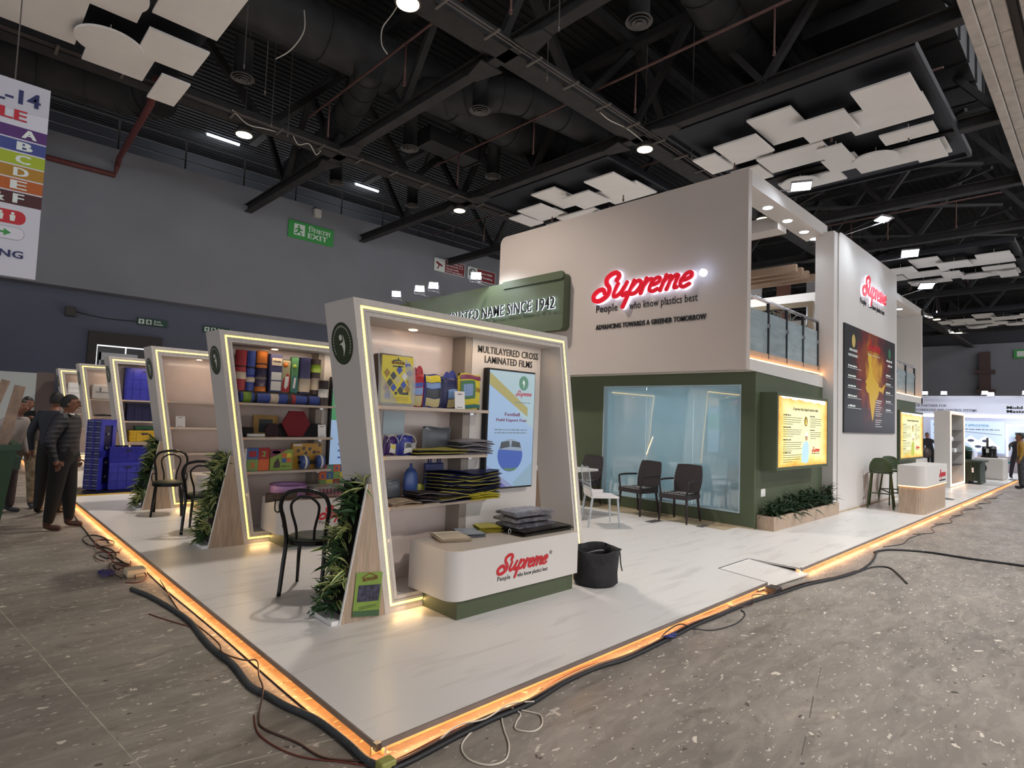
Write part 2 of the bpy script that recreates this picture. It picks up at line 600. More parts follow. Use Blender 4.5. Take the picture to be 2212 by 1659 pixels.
HALLW = mat('grey_hall_wall', (132, 133, 140), 0.8, var=0.06, vscale=0.5)
HALLD = mat('dark_grey_hall_wall', (94, 97, 112), 0.8, var=0.05, vscale=0.6)
struct('wall_back', BM().box(-45, 75, 20.0, 20.5, 5.25, 9.85), HALLW)
struct('wall_back_lower', BM().box(-45, 1.7, 20.6, 20.8, 0, 5.25).box(3.6, 75, 20.6, 20.8, 0, 5.25).box(1.7, 3.6, 20.6, 20.8, 3.78, 5.25), HALLD)
struct('trim_1', BM().box(-45, 75, 20.0, 20.75, 5.15, 5.25), HALLW)
struct('wall_far', BM().box(60, 60.4, -30, 20, 0, 9.1), HALLW)
struct('wall_far_upper', BM().box(60.2, 60.6, -30, 24, 9.1, 12.5), mat('upper_gallery_wall', (66, 66, 70), 0.9))
struct('wall_upper', BM().box(-45, 75, 24.5, 24.7, 9.0, 12.6), mat('upper_gallery_wall', (66, 66, 70), 0.9))
d1 = struct('door_1', BM().ring([(1.62, 0), (3.7, 0), (3.7, 3.92), (1.62, 3.92)], [(1.86, 0), (3.46, 0), (3.46, 3.5), (1.86, 3.5)], FX(0, 20.58, 0), 0, 0.16), mat('dark_brown_door_frame', (54, 48, 48), 0.6))
obj('door_leaf', BM().box(1.9, 2.66, 20.55, 20.6, 0, 3.46).box(2.7, 3.44, 20.55, 20.6, 0, 3.46), mat('door_glass_dark', (44, 42, 44), 0.25), d1)
b = BM()
b.box(1.95, 3.0, 20.40, 20.48, 3.0, 3.25)
b.box(1.95, 1.99, 20.40, 20.48, 0.1, 3.25); b.box(2.55, 2.58, 20.4, 20.46, 0.1, 3.0); b.box(2.96, 3.0, 20.40, 20.46, 0.1, 3.0)
obj('door_rail', b, mat('aluminium_white', (200, 200, 204), 0.4), d1)

# roof deck with ribs
b = BM().box(-45, 75, -1.3, 24.6, 12.3, 12.6)
ceil = struct('ceiling', b, DECKM)
b = BM()
y = -1.0
while y < 24.4:
    b.box(-14, 62, y, y + 0.09, 12.26, 12.3)
    y += 0.25
tag(obj('deck_ribs', b, DECKM, ceil), kind='stuff')
ceil2 = struct('ceiling_side', BM().box(-45, 75, -30, -1.3, 9.6, 9.9), mat('aisle_ceiling_grey', (120, 118, 116), 0.8))
# the pale bulkhead along the aisle side, stepped, in blocks
BULK = mat('raw_plaster_bulkhead', (188, 180, 172), 0.8, var=0.12, vscale=4, bump=0.4, bscale=14)
bulk = struct('trim_2', BM().box(-20, 62, -2.6, -1.42, 9.0, 9.2), BULK)
k = 0
for i in range(14):
    x0 = 5.5 + i * 2.1
    obj('bulkhead_block', BM().box(x0, x0 + 2.085, -0.86, -0.70, 8.86, 9.6).bevel(0.008, 1), BULK, bulk)
    obj('bulkhead_block', BM().box(x0 + .4, x0 + 2.485, -1.06, -0.872, 8.95, 9.5).bevel(0.008, 1), BULK, bulk)
    obj('bulkhead_block', BM().box(x0 + .2, x0 + 2.28, -1.24, -1.07, 9.06, 9.45), BULK, bulk)
b = BM().box(-20, 62, -1.36, -1.25, 9.14, 9.3)
obj('bulkhead_channel', b, mat('dark_channel', (60, 54, 50), 0.8), bulk)

# trusses: X-running box chords at each lamp row, Y-running chords between, posts and diagonals
def truss_x(y, x0, x1):
    t = obj('truss', BM().box(x0, x1, y - 0.2, y + 0.2, 8.86, 8.93).box(x0, x1, y - 0.2, y - 0.16, 8.93, 9.14).box(x0, x1, y + 0.16, y + 0.2, 8.93, 9.14)
            .box(x0, x1, y + 0.32, y + 0.45, 8.98, 9.22).box(x0, x1, y + 0.32, y + 0.55, 11.6, 11.85), DARKM, ceil)
    x = x0
    b = BM()
    s = 0
    while x < x1 - 2.3:
        a, c = (9.15, 11.7) if s % 2 == 0 else (11.7, 9.15)
        b.bar((x, y + 0.4, a), (x + 2.35, y + 0.4, c), 0.2, 0.16)
        x += 2.35; s += 1
    obj('truss_diagonals', b, DARKM, t)
    b = BM()
    x = x0 + 0.4
    while x < x1:
        b.box(x, x + 0.05, y - 0.55, y - 0.12, 8.80, 8.83)
        x += 1.15
    for yy in (y - 0.42, y - 0.34):
        b.bar((x0, yy, 8.85), (x1, yy, 8.85), 0.02)
    obj('cable_rail', b, mat('dull_conduit', (96, 88, 82), 0.5), t)
    return t
for yy in (5.95, 12.9):
    truss_x(yy, -10, 60)
def truss_y(x, y0, y1):
    t = obj('truss', BM().box(x - 0.13, x + 0.13, y0, y1, 8.86, 8.90).box(x - 0.03, x + 0.03, y0, y1, 8.90, 9.12).box(x - 0.13, x + 0.13, y0, y1, 9.12, 9.15)
            .box(x - 0.12, x + 0.12, y0, y1, 11.4, 11.6), DARKM, ceil)
    b = BM()
    yv = y0; s = 0
    while yv < y1 - 1.8:
        a, c = (9.1, 11.5) if s % 2 == 0 else (11.5, 9.1)
        b.bar((x, yv, a), (x, yv + 1.74, c), 0.16, 0.14)
        yv += 1.74; s += 1
    obj('truss_diagonals', b, DARKM, t)
    b = BM()
    for yj in (5.95, 12.9):
        b.prism([(-0.85, 0), (0.85, 0), (0.2, 0.32), (-0.2, 0.32)], FY(x, yj, 8.92), -0.02, 0.02)
        b.prism([(-0.3, -0.5), (0.3, -0.5), (0.13, -1.1), (-0.13, -1.1)], (Vector((x, yj, 8.85)), Vector((1, 0, 0)), Vector((0, 1, 0))), -0.02, 0.01)
        b.prism([(-0.3, 0.45), (-0.13, 1.1), (0.13, 1.1), (0.3, 0.45)], (Vector((x, yj, 8.85)), Vector((1, 0, 0)), Vector((0, 1, 0))), -0.02, 0.01)
    obj('gusset', b, DARKM, t)
    return t
for xx in (-3.3, 6.08, 10.8, 15.5, 20.2, 24.9, 29.6, 36.0, 43.0, 51.0):
    truss_y(xx, -0.7, 19.9)
# far bracing between trusses
b = BM()
for i in range(5):
    x0 = 16 + i * 4.4
    b.bar((x0, 0, 9.6), (x0 + 4.2, 5.8, 9.6), 0.09, 0.09)
    b.bar((x0 + 4.2, 0.2, 9.7), (x0, 5.8, 9.7), 0.09, 0.09)
obj('cross_brace', b, DARKM, ceil)

# round ducts and their outlets
def duct(pts, r, label):
    b = BM()
    c = crom(pts, 3)
    b.tube(c, r, 20)
    t = thing('air_duct', label, 'duct', pts[0])
    obj('duct_pipe', b, DARKD, t)
    for i in range(0, len(c) - 1):
        p, q = Vector(c[i]), Vector(c[i + 1])
        n = max(1, int((q - p).length / 1.2))
        for k in range(n):
            a = p.lerp(q, k / n); d = (q - p).normalized()
            obj('duct_flange', BM().cyl(a - d * 0.015, a + d * 0.015, r + 0.025, seg=20), DARKD, t)
    return t
duct([(-6, 10.4, 10.4), (2, 10.3, 10.4), (8, 10.2, 10.4), (13.5, 10.2, 10.4)], 0.62, 'fat dark round duct running overhead between the two rows of lamps')
duct([(6.6, 10.2, 9.95), (7.6, 9.0, 9.8), (8.6, 8.0, 9.8), (12.5, 7.6, 9.8)], 0.42, 'dark branch duct curving off the fat duct towards the floating panels')
duct([(5.2, 9.8, 9.95), (5.8, 11.6, 9.9), (6.4, 14.5, 9.9), (6.6, 17.5, 9.9)], 0.38, 'dark branch duct running to the grey back wall')
duct([(7.0, -0.4, 10.7), (7.6, 2.6, 10.6), (9.8, 3.4, 10.6), (13.0, 3.6, 10.6), (19, 3.6, 10.6)], 0.5, 'dark round duct over the stand beside the pale bulkhead')
duct([(-5, 15.6, 9.7), (-1.5, 15.6, 9.7), (1.2, 15.4, 9.7), (1.9, 14.6, 9.6)], 0.55, 'dark duct ending in an elbow near the red pipe')
b = BM()
b.box(11.5, 17.0, -0.2, 2.2, 10.2, 11.0)
b.box(9.5, 11.4, 0.8, 3.0, 10.5, 11.1)
t = thing('air_duct', 'wide flat rectangular duct above the white floating panels', 'duct', (14, 1, 10.2)); obj('duct_box', b, DARKD, t)
for x in (11.5, 12.6, 13.7, 14.8, 15.9, 16.98): obj('duct_flange', BM().box(x - .02, x + .02, -0.24, 2.24, 10.16, 11.04), DARKD, t)
t = thing('air_duct', 'short dark box duct hanging near the two middle outlets', 'duct', (9, 11.5, 9.6))
obj('duct_box', BM().box(8.0, 9.9, 11.2, 11.9, 9.55, 9.95), DARKD, t)
obj('duct_flange', BM().box(7.97, 8.03, 11.16, 11.94, 9.5, 10.0), DARKD, t); obj('duct_flange', BM().box(9.87, 9.93, 11.16, 11.94, 9.5, 10.0), DARKD, t)

DIFF = None
def diffuser(x, y, label, z=9.2):
    global DIFF
    if DIFF is None:
        t = thing('air_outlet', label, 'vent', (0, 0, 0))
        obj('outlet_pipe', BM().cyl((0, 0, 0), (0, 0, 0.9), 0.2, seg=18), DARKD, t)
        b = BM()
        for r_, zz in ((0.25, 0.0), (0.19, -0.02), (0.13, -0.04), (0.07, -0.055)):
            b.lathe([(r_ - .02, zz + 0.03), (r_, zz), (r_ + 0.012, zz + 0.004), (r_ - 0.006, zz + 0.04)], (0, 0, 0), 20)
        obj('outlet_rings', b, mat('dull_vent_grey', (86, 82, 80), 0.5), t)
        t.location = (x, y, z)
        ROOTM[t.name] = Matrix.Translation((x, y, z))
        DIFF = t
        return t
    return copy_tree(DIFF, (x, y, z), 0, label)
diffuser(7.41, 3.73, 'round ringed air outlet near the top edge, above the red pipe')
diffuser(7.51, 8.43, 'round ringed air outlet hanging under the fat duct, in the middle')
diffuser(7.53, 11.53, 'round ringed air outlet below the long sloping beam')
diffuser(10.42, 11.15, 'round ringed air outlet beside the small floating panels')
diffuser(2.88, 11.45, 'round ringed air outlet over the left end, beside a V of struts')
diffuser(7.32, 15.54, 'round ringed air outlet hanging near the back wall lights')
diffuser(10.23, 15.34, 'round ringed air outlet close to the back wall above the warning signs')

# hanging sprinkler pipes and drop rods
REDP = mat('dull_red_pipe', (96, 42, 40), 0.55, var=0.15)
RUST = mat('rusty_pipe', (92, 62, 56), 0.6, var=0.2)
def pipe(name, pts, r, m, label, cat='pipe'):
    t = thing(name, label, cat, pts[0])
    obj('pipe_run', BM().tube(pts, r, 8), m, t)
    return t
pr_ = pipe('fire_pipe', [(1.4, 12.5, 8.95), (1.56, 13.76, 8.9), (1.9, 19.3, 9.35), (1.95, 19.85, 9.3), (1.9, 19.9, 8.95), (0.1, 19.9, 8.95), (-0.1, 19.9, 9.3), (-0.1, 19.9, 9.9)], 0.085, REDP, 'fat dull red fire pipe sloping down to the grey wall')
def sprink(y0, y1, x, z, label, ks):
    t = pipe('sprinkler_pipe', [(x, y0, z), (x, y1, z)], 0.028, RUST, label)
    for k in ks:
        obj('drop_pipe', BM().tube([(x, k, z), (x, k, z - 0.85)], 0.02, 6).cyl((x, k, z - 0.93), (x, k, z - 0.85), 0.03, seg=8), RUST, t)
sprink(0.2, 12.2, 8.9, 9.35, 'rusty sprinkler pipe crossing above the middle of the stand', (1.8, 4.8, 7.9, 11.0))
sprink(-0.4, 12.4, 4.9, 9.4, 'rusty sprinkler pipe passing over the lit shelf frames', (1.2, 4.6, 7.8, 11.2))
sprink(0.0, 5.6, 13.3, 9.45, 'rusty sprinkler pipe above the first floating panels', (2.2, 4.6))
sprink(6.6, 18.5, 13.3, 9.45, 'rusty sprinkler pipe behind the middle lamp row', (8.2, 11.2, 14.8))
sprink(0.0, 12.5, 22.6, 9.5, 'distant rusty sprinkler pipe beyond the tall white wall', (1.2, 3.2, 4.4))
sprink(0.0, 12.5, 32.0, 9.5, 'farthest rusty sprinkler pipe at the end of the hall', (2.2, 4.4))
ROD = mat('grey_hanger', (104, 98, 92), 0.6)
for i, (x, y, l, lab) in enumerate(((2.4, 9.9, .6, 'short hanging rod above the left panel group'), (3.1, 10.6, .7, 'thin hanging rod right of the left panel group'), (4.3, 12.2, .8, 'hanging rod beside the long lower beam'), (3.8, 12.0, .8, 'hanging rod next to the V of struts'),
                                (5.9, 4.4, .7, 'hanging rod under the main beam at the top'), (6.9, 5.6, 1.0, 'long hanging rod touching the main beam'), (14.6, 0.9, .7, 'hanging rod over the large panel group'), (12.1, 5.2, .7, 'hanging rod left of the big panel group'))):
    t = thing('hanger_rod', lab, 'rod', (x, y, 8.6)); obj('rod', BM().cyl((x, y, 8.6), (x, y, 12.22), 0.012, seg=6).cyl((x, y, 8.58), (x, y, 8.66), 0.02, seg=6), ROD, t)
# loose cables under the roof
WC = mat('pale_loose_cable', (196, 190, 180), 0.5)
def wire(name, pts, r, m, label, cat='cable', n=6, seg=6):
    return one(name, BM().tube(crom(pts, n), r, seg), m, label, cat)
wire('loose_cable', [(3.9, 6.32, 9.2), (3.9, 6.7, 9.0), (3.92, 7.1, 8.9), (3.95, 7.15, 8.62), (4.05, 7.1, 8.45)], 0.012, WC, 'short pale cable dangling beside the topmost lamp')
wire('loose_cable', [(3.2, 9.0, 9.8), (3.24, 9.05, 9.4), (3.1, 9.3, 9.05), (2.95, 9.7, 8.95)], 0.012, WC, 'pale cable hanging in a curve from the fat duct')
wire('loose_cable', [(4.6, 12.6, 8.86), (4.8, 12.7, 8.72), (5.0, 12.5, 8.75), (5.3, 12.7, 8.62), (5.45, 12.75, 8.8)], 0.012, WC, 'pale looped cable on the lower left beam')
wire('loose_cable', [(8.8, 5.85, 8.9), (9.4, 5.9, 8.84), (10.1, 5.85, 8.86), (10.9, 5.9, 8.83)], 0.014, WC, 'white cable trailing along the main beam before the lamp')
wire('loose_cable', [(3.0, 12.4, 8.85), (3.4, 12.5, 8.68), (3.8, 12.5, 8.72), (4.2, 12.7, 8.85)], 0.012, WC, 'slack pale cable beside the left back lamp')

# gallery railing behind the wall top, tube lights
RAILM = mat('gallery_rail', (58, 56, 56), 0.7)
t = thing('gallery_railing', 'dark gallery railing above the grey back wall', 'railing', (6, 20.3, 9.85))
for x in range(-2, 30, 2):
    obj('post', BM().cyl((x, 20.3, 9.85), (x, 20.3, 11.0), 0.03, seg=6), RAILM, t)
b = BM()
for z in (10.25, 10.6, 11.0): b.bar((-4, 20.3, z), (30, 20.3, z), 0.03)
obj('rail', b, RAILM, t)
TUBE = glow('cool_tube', (225, 238, 255), 5.5)
for (x0, x1, lab) in ((5.1, 6.3, 'glowing tube light on the gallery wall near the left lamp'), (8.3, 9.1, 'small dim tube light between the ducts and the gallery'), (11.5, 12.7, 'brightest tube light on the gallery wall above the exit sign')):
    t = thing('tube_light', lab, 'light', (x0, 22.0, 12.2))
    obj('housing', BM().box(x0 - .05, x1 + .05, 22.0, 22.14, 12.24, 12.3), GREY, t)
    obj('tube', BM().cyl((x0, 22.0, 12.19), (x1, 22.0, 12.19), 0.05, seg=10), TUBE, t)
    if x1 - x0 > 1: lamp('AREA', 'tube_glow', ((x0 + x1) / 2, 22.0, 12.05), 25, (0.85, 0.93, 1), 1.2, aim=((x0 + x1) / 2, 23.5, 11), size_y=0.15)

# high bay lamps
HB = None
def highbay(x, y, label):
    global HB
    if HB is None:
        t = thing('high_bay_lamp', label, 'lamp', (0, 0, 0))
        obj('housing', BM().lathe([(0.05, 0.22), (0.14, 0.2), (0.2, 0.08), (0.23, 0.02), (0.2, 0.012)], (0, 0, 0), 24), mat('lamp_housing', (70, 66, 62), 0.5), t)
        obj('lens', BM().lathe([(0.02, 0.012), (0.19, 0.012), (0.19, 0.0), (0.02, -0.002)], (0, 0, 0), 24), glow('warm_lamp_lens', (255, 226, 176), 14), t)
        obj('hanger', BM().cyl((0, 0, 0.2), (0, 0, 3.58), 0.010, seg=6), ROD, t)
        t.location = (x, y, 8.6); ROOTM[t.name] = Matrix.Translation((x, y, 8.6))
        HB = t
        return
    copy_tree(HB, (x, y, 8.66), 0, label)
highbay(3.66, 5.85, 'glowing round lamp at the top edge of the picture, left of centre')
highbay(11.0, 5.92, 'glowing round lamp above the big white wall, beside the panels')
highbay(10.75, 13.2, 'glowing round lamp just above the two red warning signs')
highbay(3.55, 13.15, 'glowing round lamp over the grey wall at the left')
highbay(18.0, 5.8, 'glowing round lamp seen through the upper floor opening')
for x, y, l in ((42.5, 5.2, 'distant round lamp near the far wall, upper of two'), (49.2, 5.1, 'distant round lamp near the far wall, lower of two')):
    highbay(x, y, l)

# floating acoustic panels: one pattern per bay, one panel per part
PANW = mat('white_acoustic_panel', (236, 232, 228), 0.8, var=0.02, vscale=2)
PANP = [((11.51, 12.66, .24, 1.29), 8.60), ((12.66, 13.80, .26, 1.82), 8.72), ((11.55, 13.15, 2.5, 3.5), 8.78), ((12.09, 13.23, 1.58, 2.66), 8.60), ((11.96, 13.08, 3.45, 4.53), 8.60), ((12.28, 13.40, 4.64, 5.28), 8.60),
        ((13.45, 14.52, 2.46, 4.08), 8.66), ((13.68, 14.8, 2.1, 2.68), 8.56), ((14.08, 14.7, .33, 1.4), 8.66), ((15.3, 16.3, .32, 2.36), 8.74), ((14.95, 16.1, .37, .97), 8.58), ((14.7, 15.7, 2.1, 2.9), 8.70), ((15.6, 16.4, 2.75, 4.36), 8.74), ((12.9, 13.6, 3.7, 5.0), 8.78), ((13.9, 14.9, 4.2, 5.0), 8.72)]
def cloud_at(dx, dy, label):
    t = thing('floating_ceiling_panels', label, 'ceiling panels', (dx + 13.8, dy + 2.6, 8.9))
    obj('raft', BM().box(dx + 11.0, dx + 17.2, dy + 0.05, dy + 5.4, 8.93, 9.02).ring([(11.0 + dx, dy + .05), (17.2 + dx, dy + .05), (17.2 + dx, dy + 5.4), (11.0 + dx, dy + 5.4)], [(11.08 + dx, dy + .13), (17.12 + dx, dy + .13), (17.12 + dx, dy + 5.32), (11.08 + dx, dy + 5.32)], (Vector((0, 0, 8.93)), Vector((1, 0, 0)), Vector((0, 1, 0))), -0.08, 0), mat('dark_panel_raft', (22, 24, 32), 0.6), t)
    for (x0, x1, y0, y1), z in PANP:
        b = BM().box(dx + x0, dx + x1, dy + y0, dy + y1, z, z + 0.045)
        b.cyl((dx + (x0 + x1) / 2, dy + (y0 + y1) / 2, z + 0.045), (dx + (x0 + x1) / 2, dy + (y0 + y1) / 2, 8.95), 0.01, seg=5)
        obj('panel', b, PANW, t)
    for cx, cy, r_ in ((15.24, 1.75, .52), (15.55, 3.72, .5)):
        b = BM().cyl((dx + cx, dy + cy, 8.58), (dx + cx, dy + cy, 8.62), r_, seg=36, smooth=False)
        b.cyl((dx + cx, dy + cy, 8.62), (dx + cx, dy + cy, 8.95), 0.01, seg=5)
        obj('panel', b, PANW, t)
    return t
cloud_at(0, 0, 'group of white floating panels on a dark raft above the tall stand corner')
cloud_at(0, 7.05, 'small group of white floating panels half hidden behind the big white wall')
cloud_at(15.5, 0, 'distant group of white floating panels beyond the second floodlights')
cloud_at(31.0, 0, 'farthest group of white floating panels at the end of the hall')
t = thing('floating_ceiling_panels', 'large white floating panels filling the upper left corner', 'ceiling panels', (0, 9.5, 8.9))
obj('raft', BM().box(-4.4, 1.72, 7.2, 12.3, 8.95, 9.04), mat('dark_panel_raft', (22, 24, 32), 0.6), t)
for (x0, x1, y0, y1, z) in ((.64, 1.72, 6.6, 9.4, 8.6), (.72, 1.76, 9.94, 11.06, 8.6), (1.28, 1.83, 11.46, 12.75, 8.58), (0.0, 1.08, 11.17, 12.24, 8.66), (-0.55, 0.56, 9.4, 10.2, 8.74), (-2.4, -0.18, 10.0, 11.45, 8.66), (-2.4, -0.16, 11.3, 11.92, 8.74), (-1.6, 0.1, 8.7, 10.1, 8.72)):
    obj('panel', BM().box(x0, x1, y0, y1, z, z + 0.045).cyl(((x0 + x1) / 2, (y0 + y1) / 2, z + 0.045), ((x0 + x1) / 2, (y0 + y1) / 2, 8.97), 0.01, seg=5), PANW, t)
for cx, cy, r_, z in ((0.28, 11.0, 0.56, 8.54), (0.0, 9.2, 0.55, 8.54)):
    obj('panel', BM().cyl((cx, cy, z), (cx, cy, z + 0.045), r_, seg=40, smooth=False).cyl((cx, cy, z + .045), (cx, cy, 8.97), 0.01, seg=5), PANW, t)

# ---------------------------------------------------------------- signs on the hall walls
SG = mat('exit_sign_green', (52, 132, 62), 0.5, emit=((52, 132, 62), 0.12))
SW = mat('sign_white', (226, 232, 226), 0.5)
t = thing('exit_sign', 'green EXIT sign with a running figure high on the grey back wall', 'sign', (8.6, 19.97, 8.3))
obj('board', BM().box(7.64, 9.52, 19.93, 19.98, 8.36, 9.05), SG, t)
F = FX(7.64, 19.93, 8.36)
flat(t, 'pictogram', rect(0.22, 0.14, 0.66, 0.58), F, SW)
fig = [(0.36, 0.52), (0.42, 0.54), (0.46, 0.5), (0.43, 0.46), (0.5, 0.40), (0.58, 0.36), (0.56, 0.33), (0.48, 0.34), (0.46, 0.3), (0.56, 0.22), (0.52, 0.14), (0.48, 0.16), (0.5, 0.22), (0.42, 0.26), (0.34, 0.18), (0.24, 0.2), (0.25, 0.24), (0.33, 0.24), (0.38, 0.36), (0.32, 0.36), (0.28, 0.30), (0.25, 0.33), (0.31, 0.41), (0.39, 0.42)]
flat(t, 'running_figure', fig, F, SG, d=0.003)
lettering(t, 'EXIT', (F[0] + Vector((0.8, 0, 0.12)), F[1], F[2]), 0.82, 0.2, SW, 0.03)
lettering(t, 'िनकास', (F[0] + Vector((0.8, 0, 0.36)), F[1], F[2]), 0.96, 0.26, SW, 0.015)
F = FX(0, 20.56, 0)
for (x0, lab) in ((2.94, 'small green exit route sign left of the door head'), (5.0, 'small green exit route sign half hidden behind the lit frames')):
    t = thing('exit_route_sign', lab, 'sign', (x0, 20.55, 4.3))
    obj('board', BM().box(x0, x0 + 0.9, 20.52, 20.59, 4.30, 4.54), mat('dark_green_sign', (34, 72, 58), 0.5), t)
    Fs = FX(x0, 20.52, 4.30)
    flat(t, 'pictogram', rect(0.04, 0.04, 0.20, 0.20), Fs, SW); flat(t, 'arrow', [(0.12, 0.18), (0.06, 0.12), (0.1, 0.12), (0.1, 0.06), (0.14, 0.06), (0.14, 0.12), (0.18, 0.12)], Fs, mat('dark_green_sign', (34, 72, 58)), d=.003)
    flat(t, 'pictogram', rect(0.26, 0.04, 0.42, 0.20), Fs, SW); flat(t, 'running_figure', [(0.3, .18), (.36, .18), (.4, .12), (.36, .1), (.39, .05), (.34, .05), (.32, .1), (.29, .06), (.28, .1), (.31, .13)], Fs, mat('dark_green_sign', (34, 72, 58)), d=.003)
    lettering(t, 'Exit', (Fs[0] + Vector((0.5, 0, 0.13)), Fs[1], Fs[2]), 0.2, 0.07, SW, 0.02)
    lettering(t, 'Route', (Fs[0] + Vector((0.5, 0, 0.04)), Fs[1], Fs[2]), 0.26, 0.07, SW, 0.02)
MAR = mat('maroon_sign', (132, 44, 52), 0.5)
for (x0, lab, n) in ((14.7, 'white and maroon camera warning sign on the grey back wall', 0), (16.75, 'white and maroon no smoking sign beside the camera warning sign', 1)):
    t = thing('warning_sign', lab, 'sign', (x0 + .9, 19.97, 8.45))
    obj('board', BM().box(x0, x0 + 1.85, 19.94, 19.98, 8.46, 9.08), SW, t)
    Fs = FX(x0, 19.94, 8.46)
    flat(t, 'print', rect(0.62, 0.02, 1.83, 0.60), Fs, MAR)
    if n == 0:
        flat(t, 'camera_mark', [(0.1, 0.48), (0.48, 0.32), (0.46, 0.24), (0.3, 0.28), (0.24, 0.12), (0.12, 0.1), (0.12, 0.14), (0.2, 0.16), (0.22, 0.3), (0.08, 0.38)], Fs, MAR)
        for i, s in enumerate(('CCTV Surveillance', 'You are under', 'की िनगरानी में हैं', 'आप सीसीटीवी कैमरा')):
            lettering(t, s, (Fs[0] + Vector((0.68, 0, 0.06 + 0.135 * i)), Fs[1], Fs[2]), 1.05 if i != 1 else 0.8, 0.09, SW, 0.02)
    else:
        obj('ring_mark', BM().ring(disc(0.31, 0.31, 0.24), disc(0.31, 0.31, 0.19), Fs, 0.001, 0.002), INK, t)
        flat(t, 'slash_mark', [(0.16, 0.44), (0.2, 0.48), (0.46, 0.18), (0.42, 0.14)], Fs, INK)
        flat(t, 'cigarette_mark', [(0.18, 0.26), (0.44, 0.34), (0.44, 0.29), (0.18, 0.21)], Fs, INK)
        for i, s in enumerate(('No Smoking', 'धूम्रपान िनषेध')):
            lettering(t, s, (Fs[0] + Vector((0.7, 0, 0.14 + 0.2 * i)), Fs[1], Fs[2]), 0.95, 0.13, SW, 0.02)
t = thing('wall_box', 'small white box at the top of the wall above the EXIT sign', 'box', (8.8, 19.9, 9.4)); obj('body', BM().box(8.62, 8.9, 19.8, 20.0, 9.4, 9.72).bevel(0.02), WHITE, t); obj('bracket', BM().box(8.72, 8.8, 19.9, 20.0, 9.72, 9.85), GREY, t)
one('wall_speaker', BM().box(0.98, 1.24, 20.35, 20.6, 4.3, 4.6).bevel(.02), mat('dark_box', (64, 60, 58), 0.6), 'small dark box high on the lower grey wall beside the exit route sign', 'speaker')
one('wall_cable', BM().tube(crom([(1.1, 20.57, 4.5), (2.0, 20.57, 4.38), (2.94, 20.57, 4.4)], 4), 0.012, 5), INK, 'thin black cable drooping along the wall to the exit route sign', 'cable')
t = thing('exit_sign', 'distant green exit sign on the far wall at the right edge', 'sign', (59.9, 2.8, 7.8))
obj('board', BM().box(59.9, 59.97, 1.2, 3.15, 7.8, 8.5), SG, t); Fs = FY(59.9, 3.15, 7.8); flat(t, 'pictogram', rect(.2, .14, .7, .58), Fs, SW); lettering(t, 'EXIT', (Fs[0] + Vector((0, -.85, .2)), Fs[1], Fs[2]), .9, .3, SW, .03)
one('wall_pipe_stack', BM().box(59.5, 60, 4.6, 5.3, 0, 8.4).box(59.4, 60, 4.3, 5.6, 6.6, 6.9).box(59.4, 60, 4.3, 5.6, 5.0, 5.3), mat('rust_brown', (84, 66, 64), 0.7), 'brown vertical pipe stack on the far grey wall', 'pipe')

# hanging aisle banner, seen edge-cut at the left
BX, BY = -1.05, 4.3
t = thing('aisle_banner', 'tall hanging aisle sign lettered HALL-14 with coloured rows', 'banner', (-1.9, BY, 2.68))
z0, z1 = 2.72, 4.47
obj('board', BM().box(-2.35, BX, BY, BY + 0.03, z0, z1), mat('banner_white', (214, 212, 222), 0.5), t)
obj('hanging_wire', BM().cyl((-2.1, BY + .015, z1), (-2.1, BY + .015, 8.9), 0.006, seg=5).cyl((-1.3, BY + .015, z1), (-1.3, BY + .015, 8.9), 0.006, seg=5), ROD, t)
F = (Vector((BX, BY, z0)), Vector((1, 0, 0)), Vector((0, 0, 1)))
H_ = z1 - z0
fr = lambda v: H_ * (1 - v)
def btx(s, xr, v0, v1, w_, m, bold=.04):
    lettering(t, s, (F[0] + Vector((xr, 0, fr(v1))), F[1], F[2]), w_, fr(v0) - fr(v1), m, bold, align='r', d=0.004)
NAVY = mat('banner_navy', (34, 40, 92), .5); BR = mat('banner_red', (190, 30, 50), .5)
flat(t, 'print_patch', [(-1.3, fr(.16)), (-.35, fr(.16)), (0, fr(.15)), (0, fr(.0)), (-1.3, fr(.0))], F, mat('banner_pale_grey', (198, 196, 206), .5))
btx('HALL-14', -0.07, 0.045, 0.118, 0.66, NAVY); btx('AISLE', -0.155, 0.15, 0.205, 0.46, BR)
rows = (('A', (84, 40, 110), -.075, .235, .295), ('B', (62, 74, 140), -.10, .302, .362), ('C', (166, 184, 36), -.105, .369, .429), ('D', (176, 128, 32), -.11, .436, .496), ('E', (184, 92, 26), -.12, .503, .563), ('& F', (74, 24, 28), -.13, .570, .635))
for s, c_, xr, v0, v1 in rows:
    flat(t, 'print_row', rect(-1.3, fr(v1), 0, fr(v0)), F, mat('banner_row_' + s[-1], c_, .5))
    btx(s, xr, v0 + .008, v1 - .009, 0.095 if len(s) == 1 else .23, SW, .05)
for v in (.235, .302):
    flat(t, 'arrow', [(-.52 + dx_, fr(v + .03) + dy_) for dx_, dy_ in ((0, .05), (-.05, 0), (-.018, 0), (-.018, -.04), (.018, -.04), (.018, 0), (.05, 0))], F, SW, d=.004)
flat(t, 'print_pill', rrect(-1.2, fr(.735), -.1, fr(.665), .055), F, mat('pill_red', (196, 36, 46), .5))
btx('TOILET', -0.35, .685, .712, .26, SW, .03)
for xx in (-.27, -.19):
    flat(t, 'pictogram', disc(xx, fr(.682), .012, n=10), F, SW, d=.004); flat(t, 'pictogram', [(xx - .02, fr(.69)), (xx + .02, fr(.69)), (xx + .015, fr(.72)), (xx - .015, fr(.72))], F, SW, d=.004)
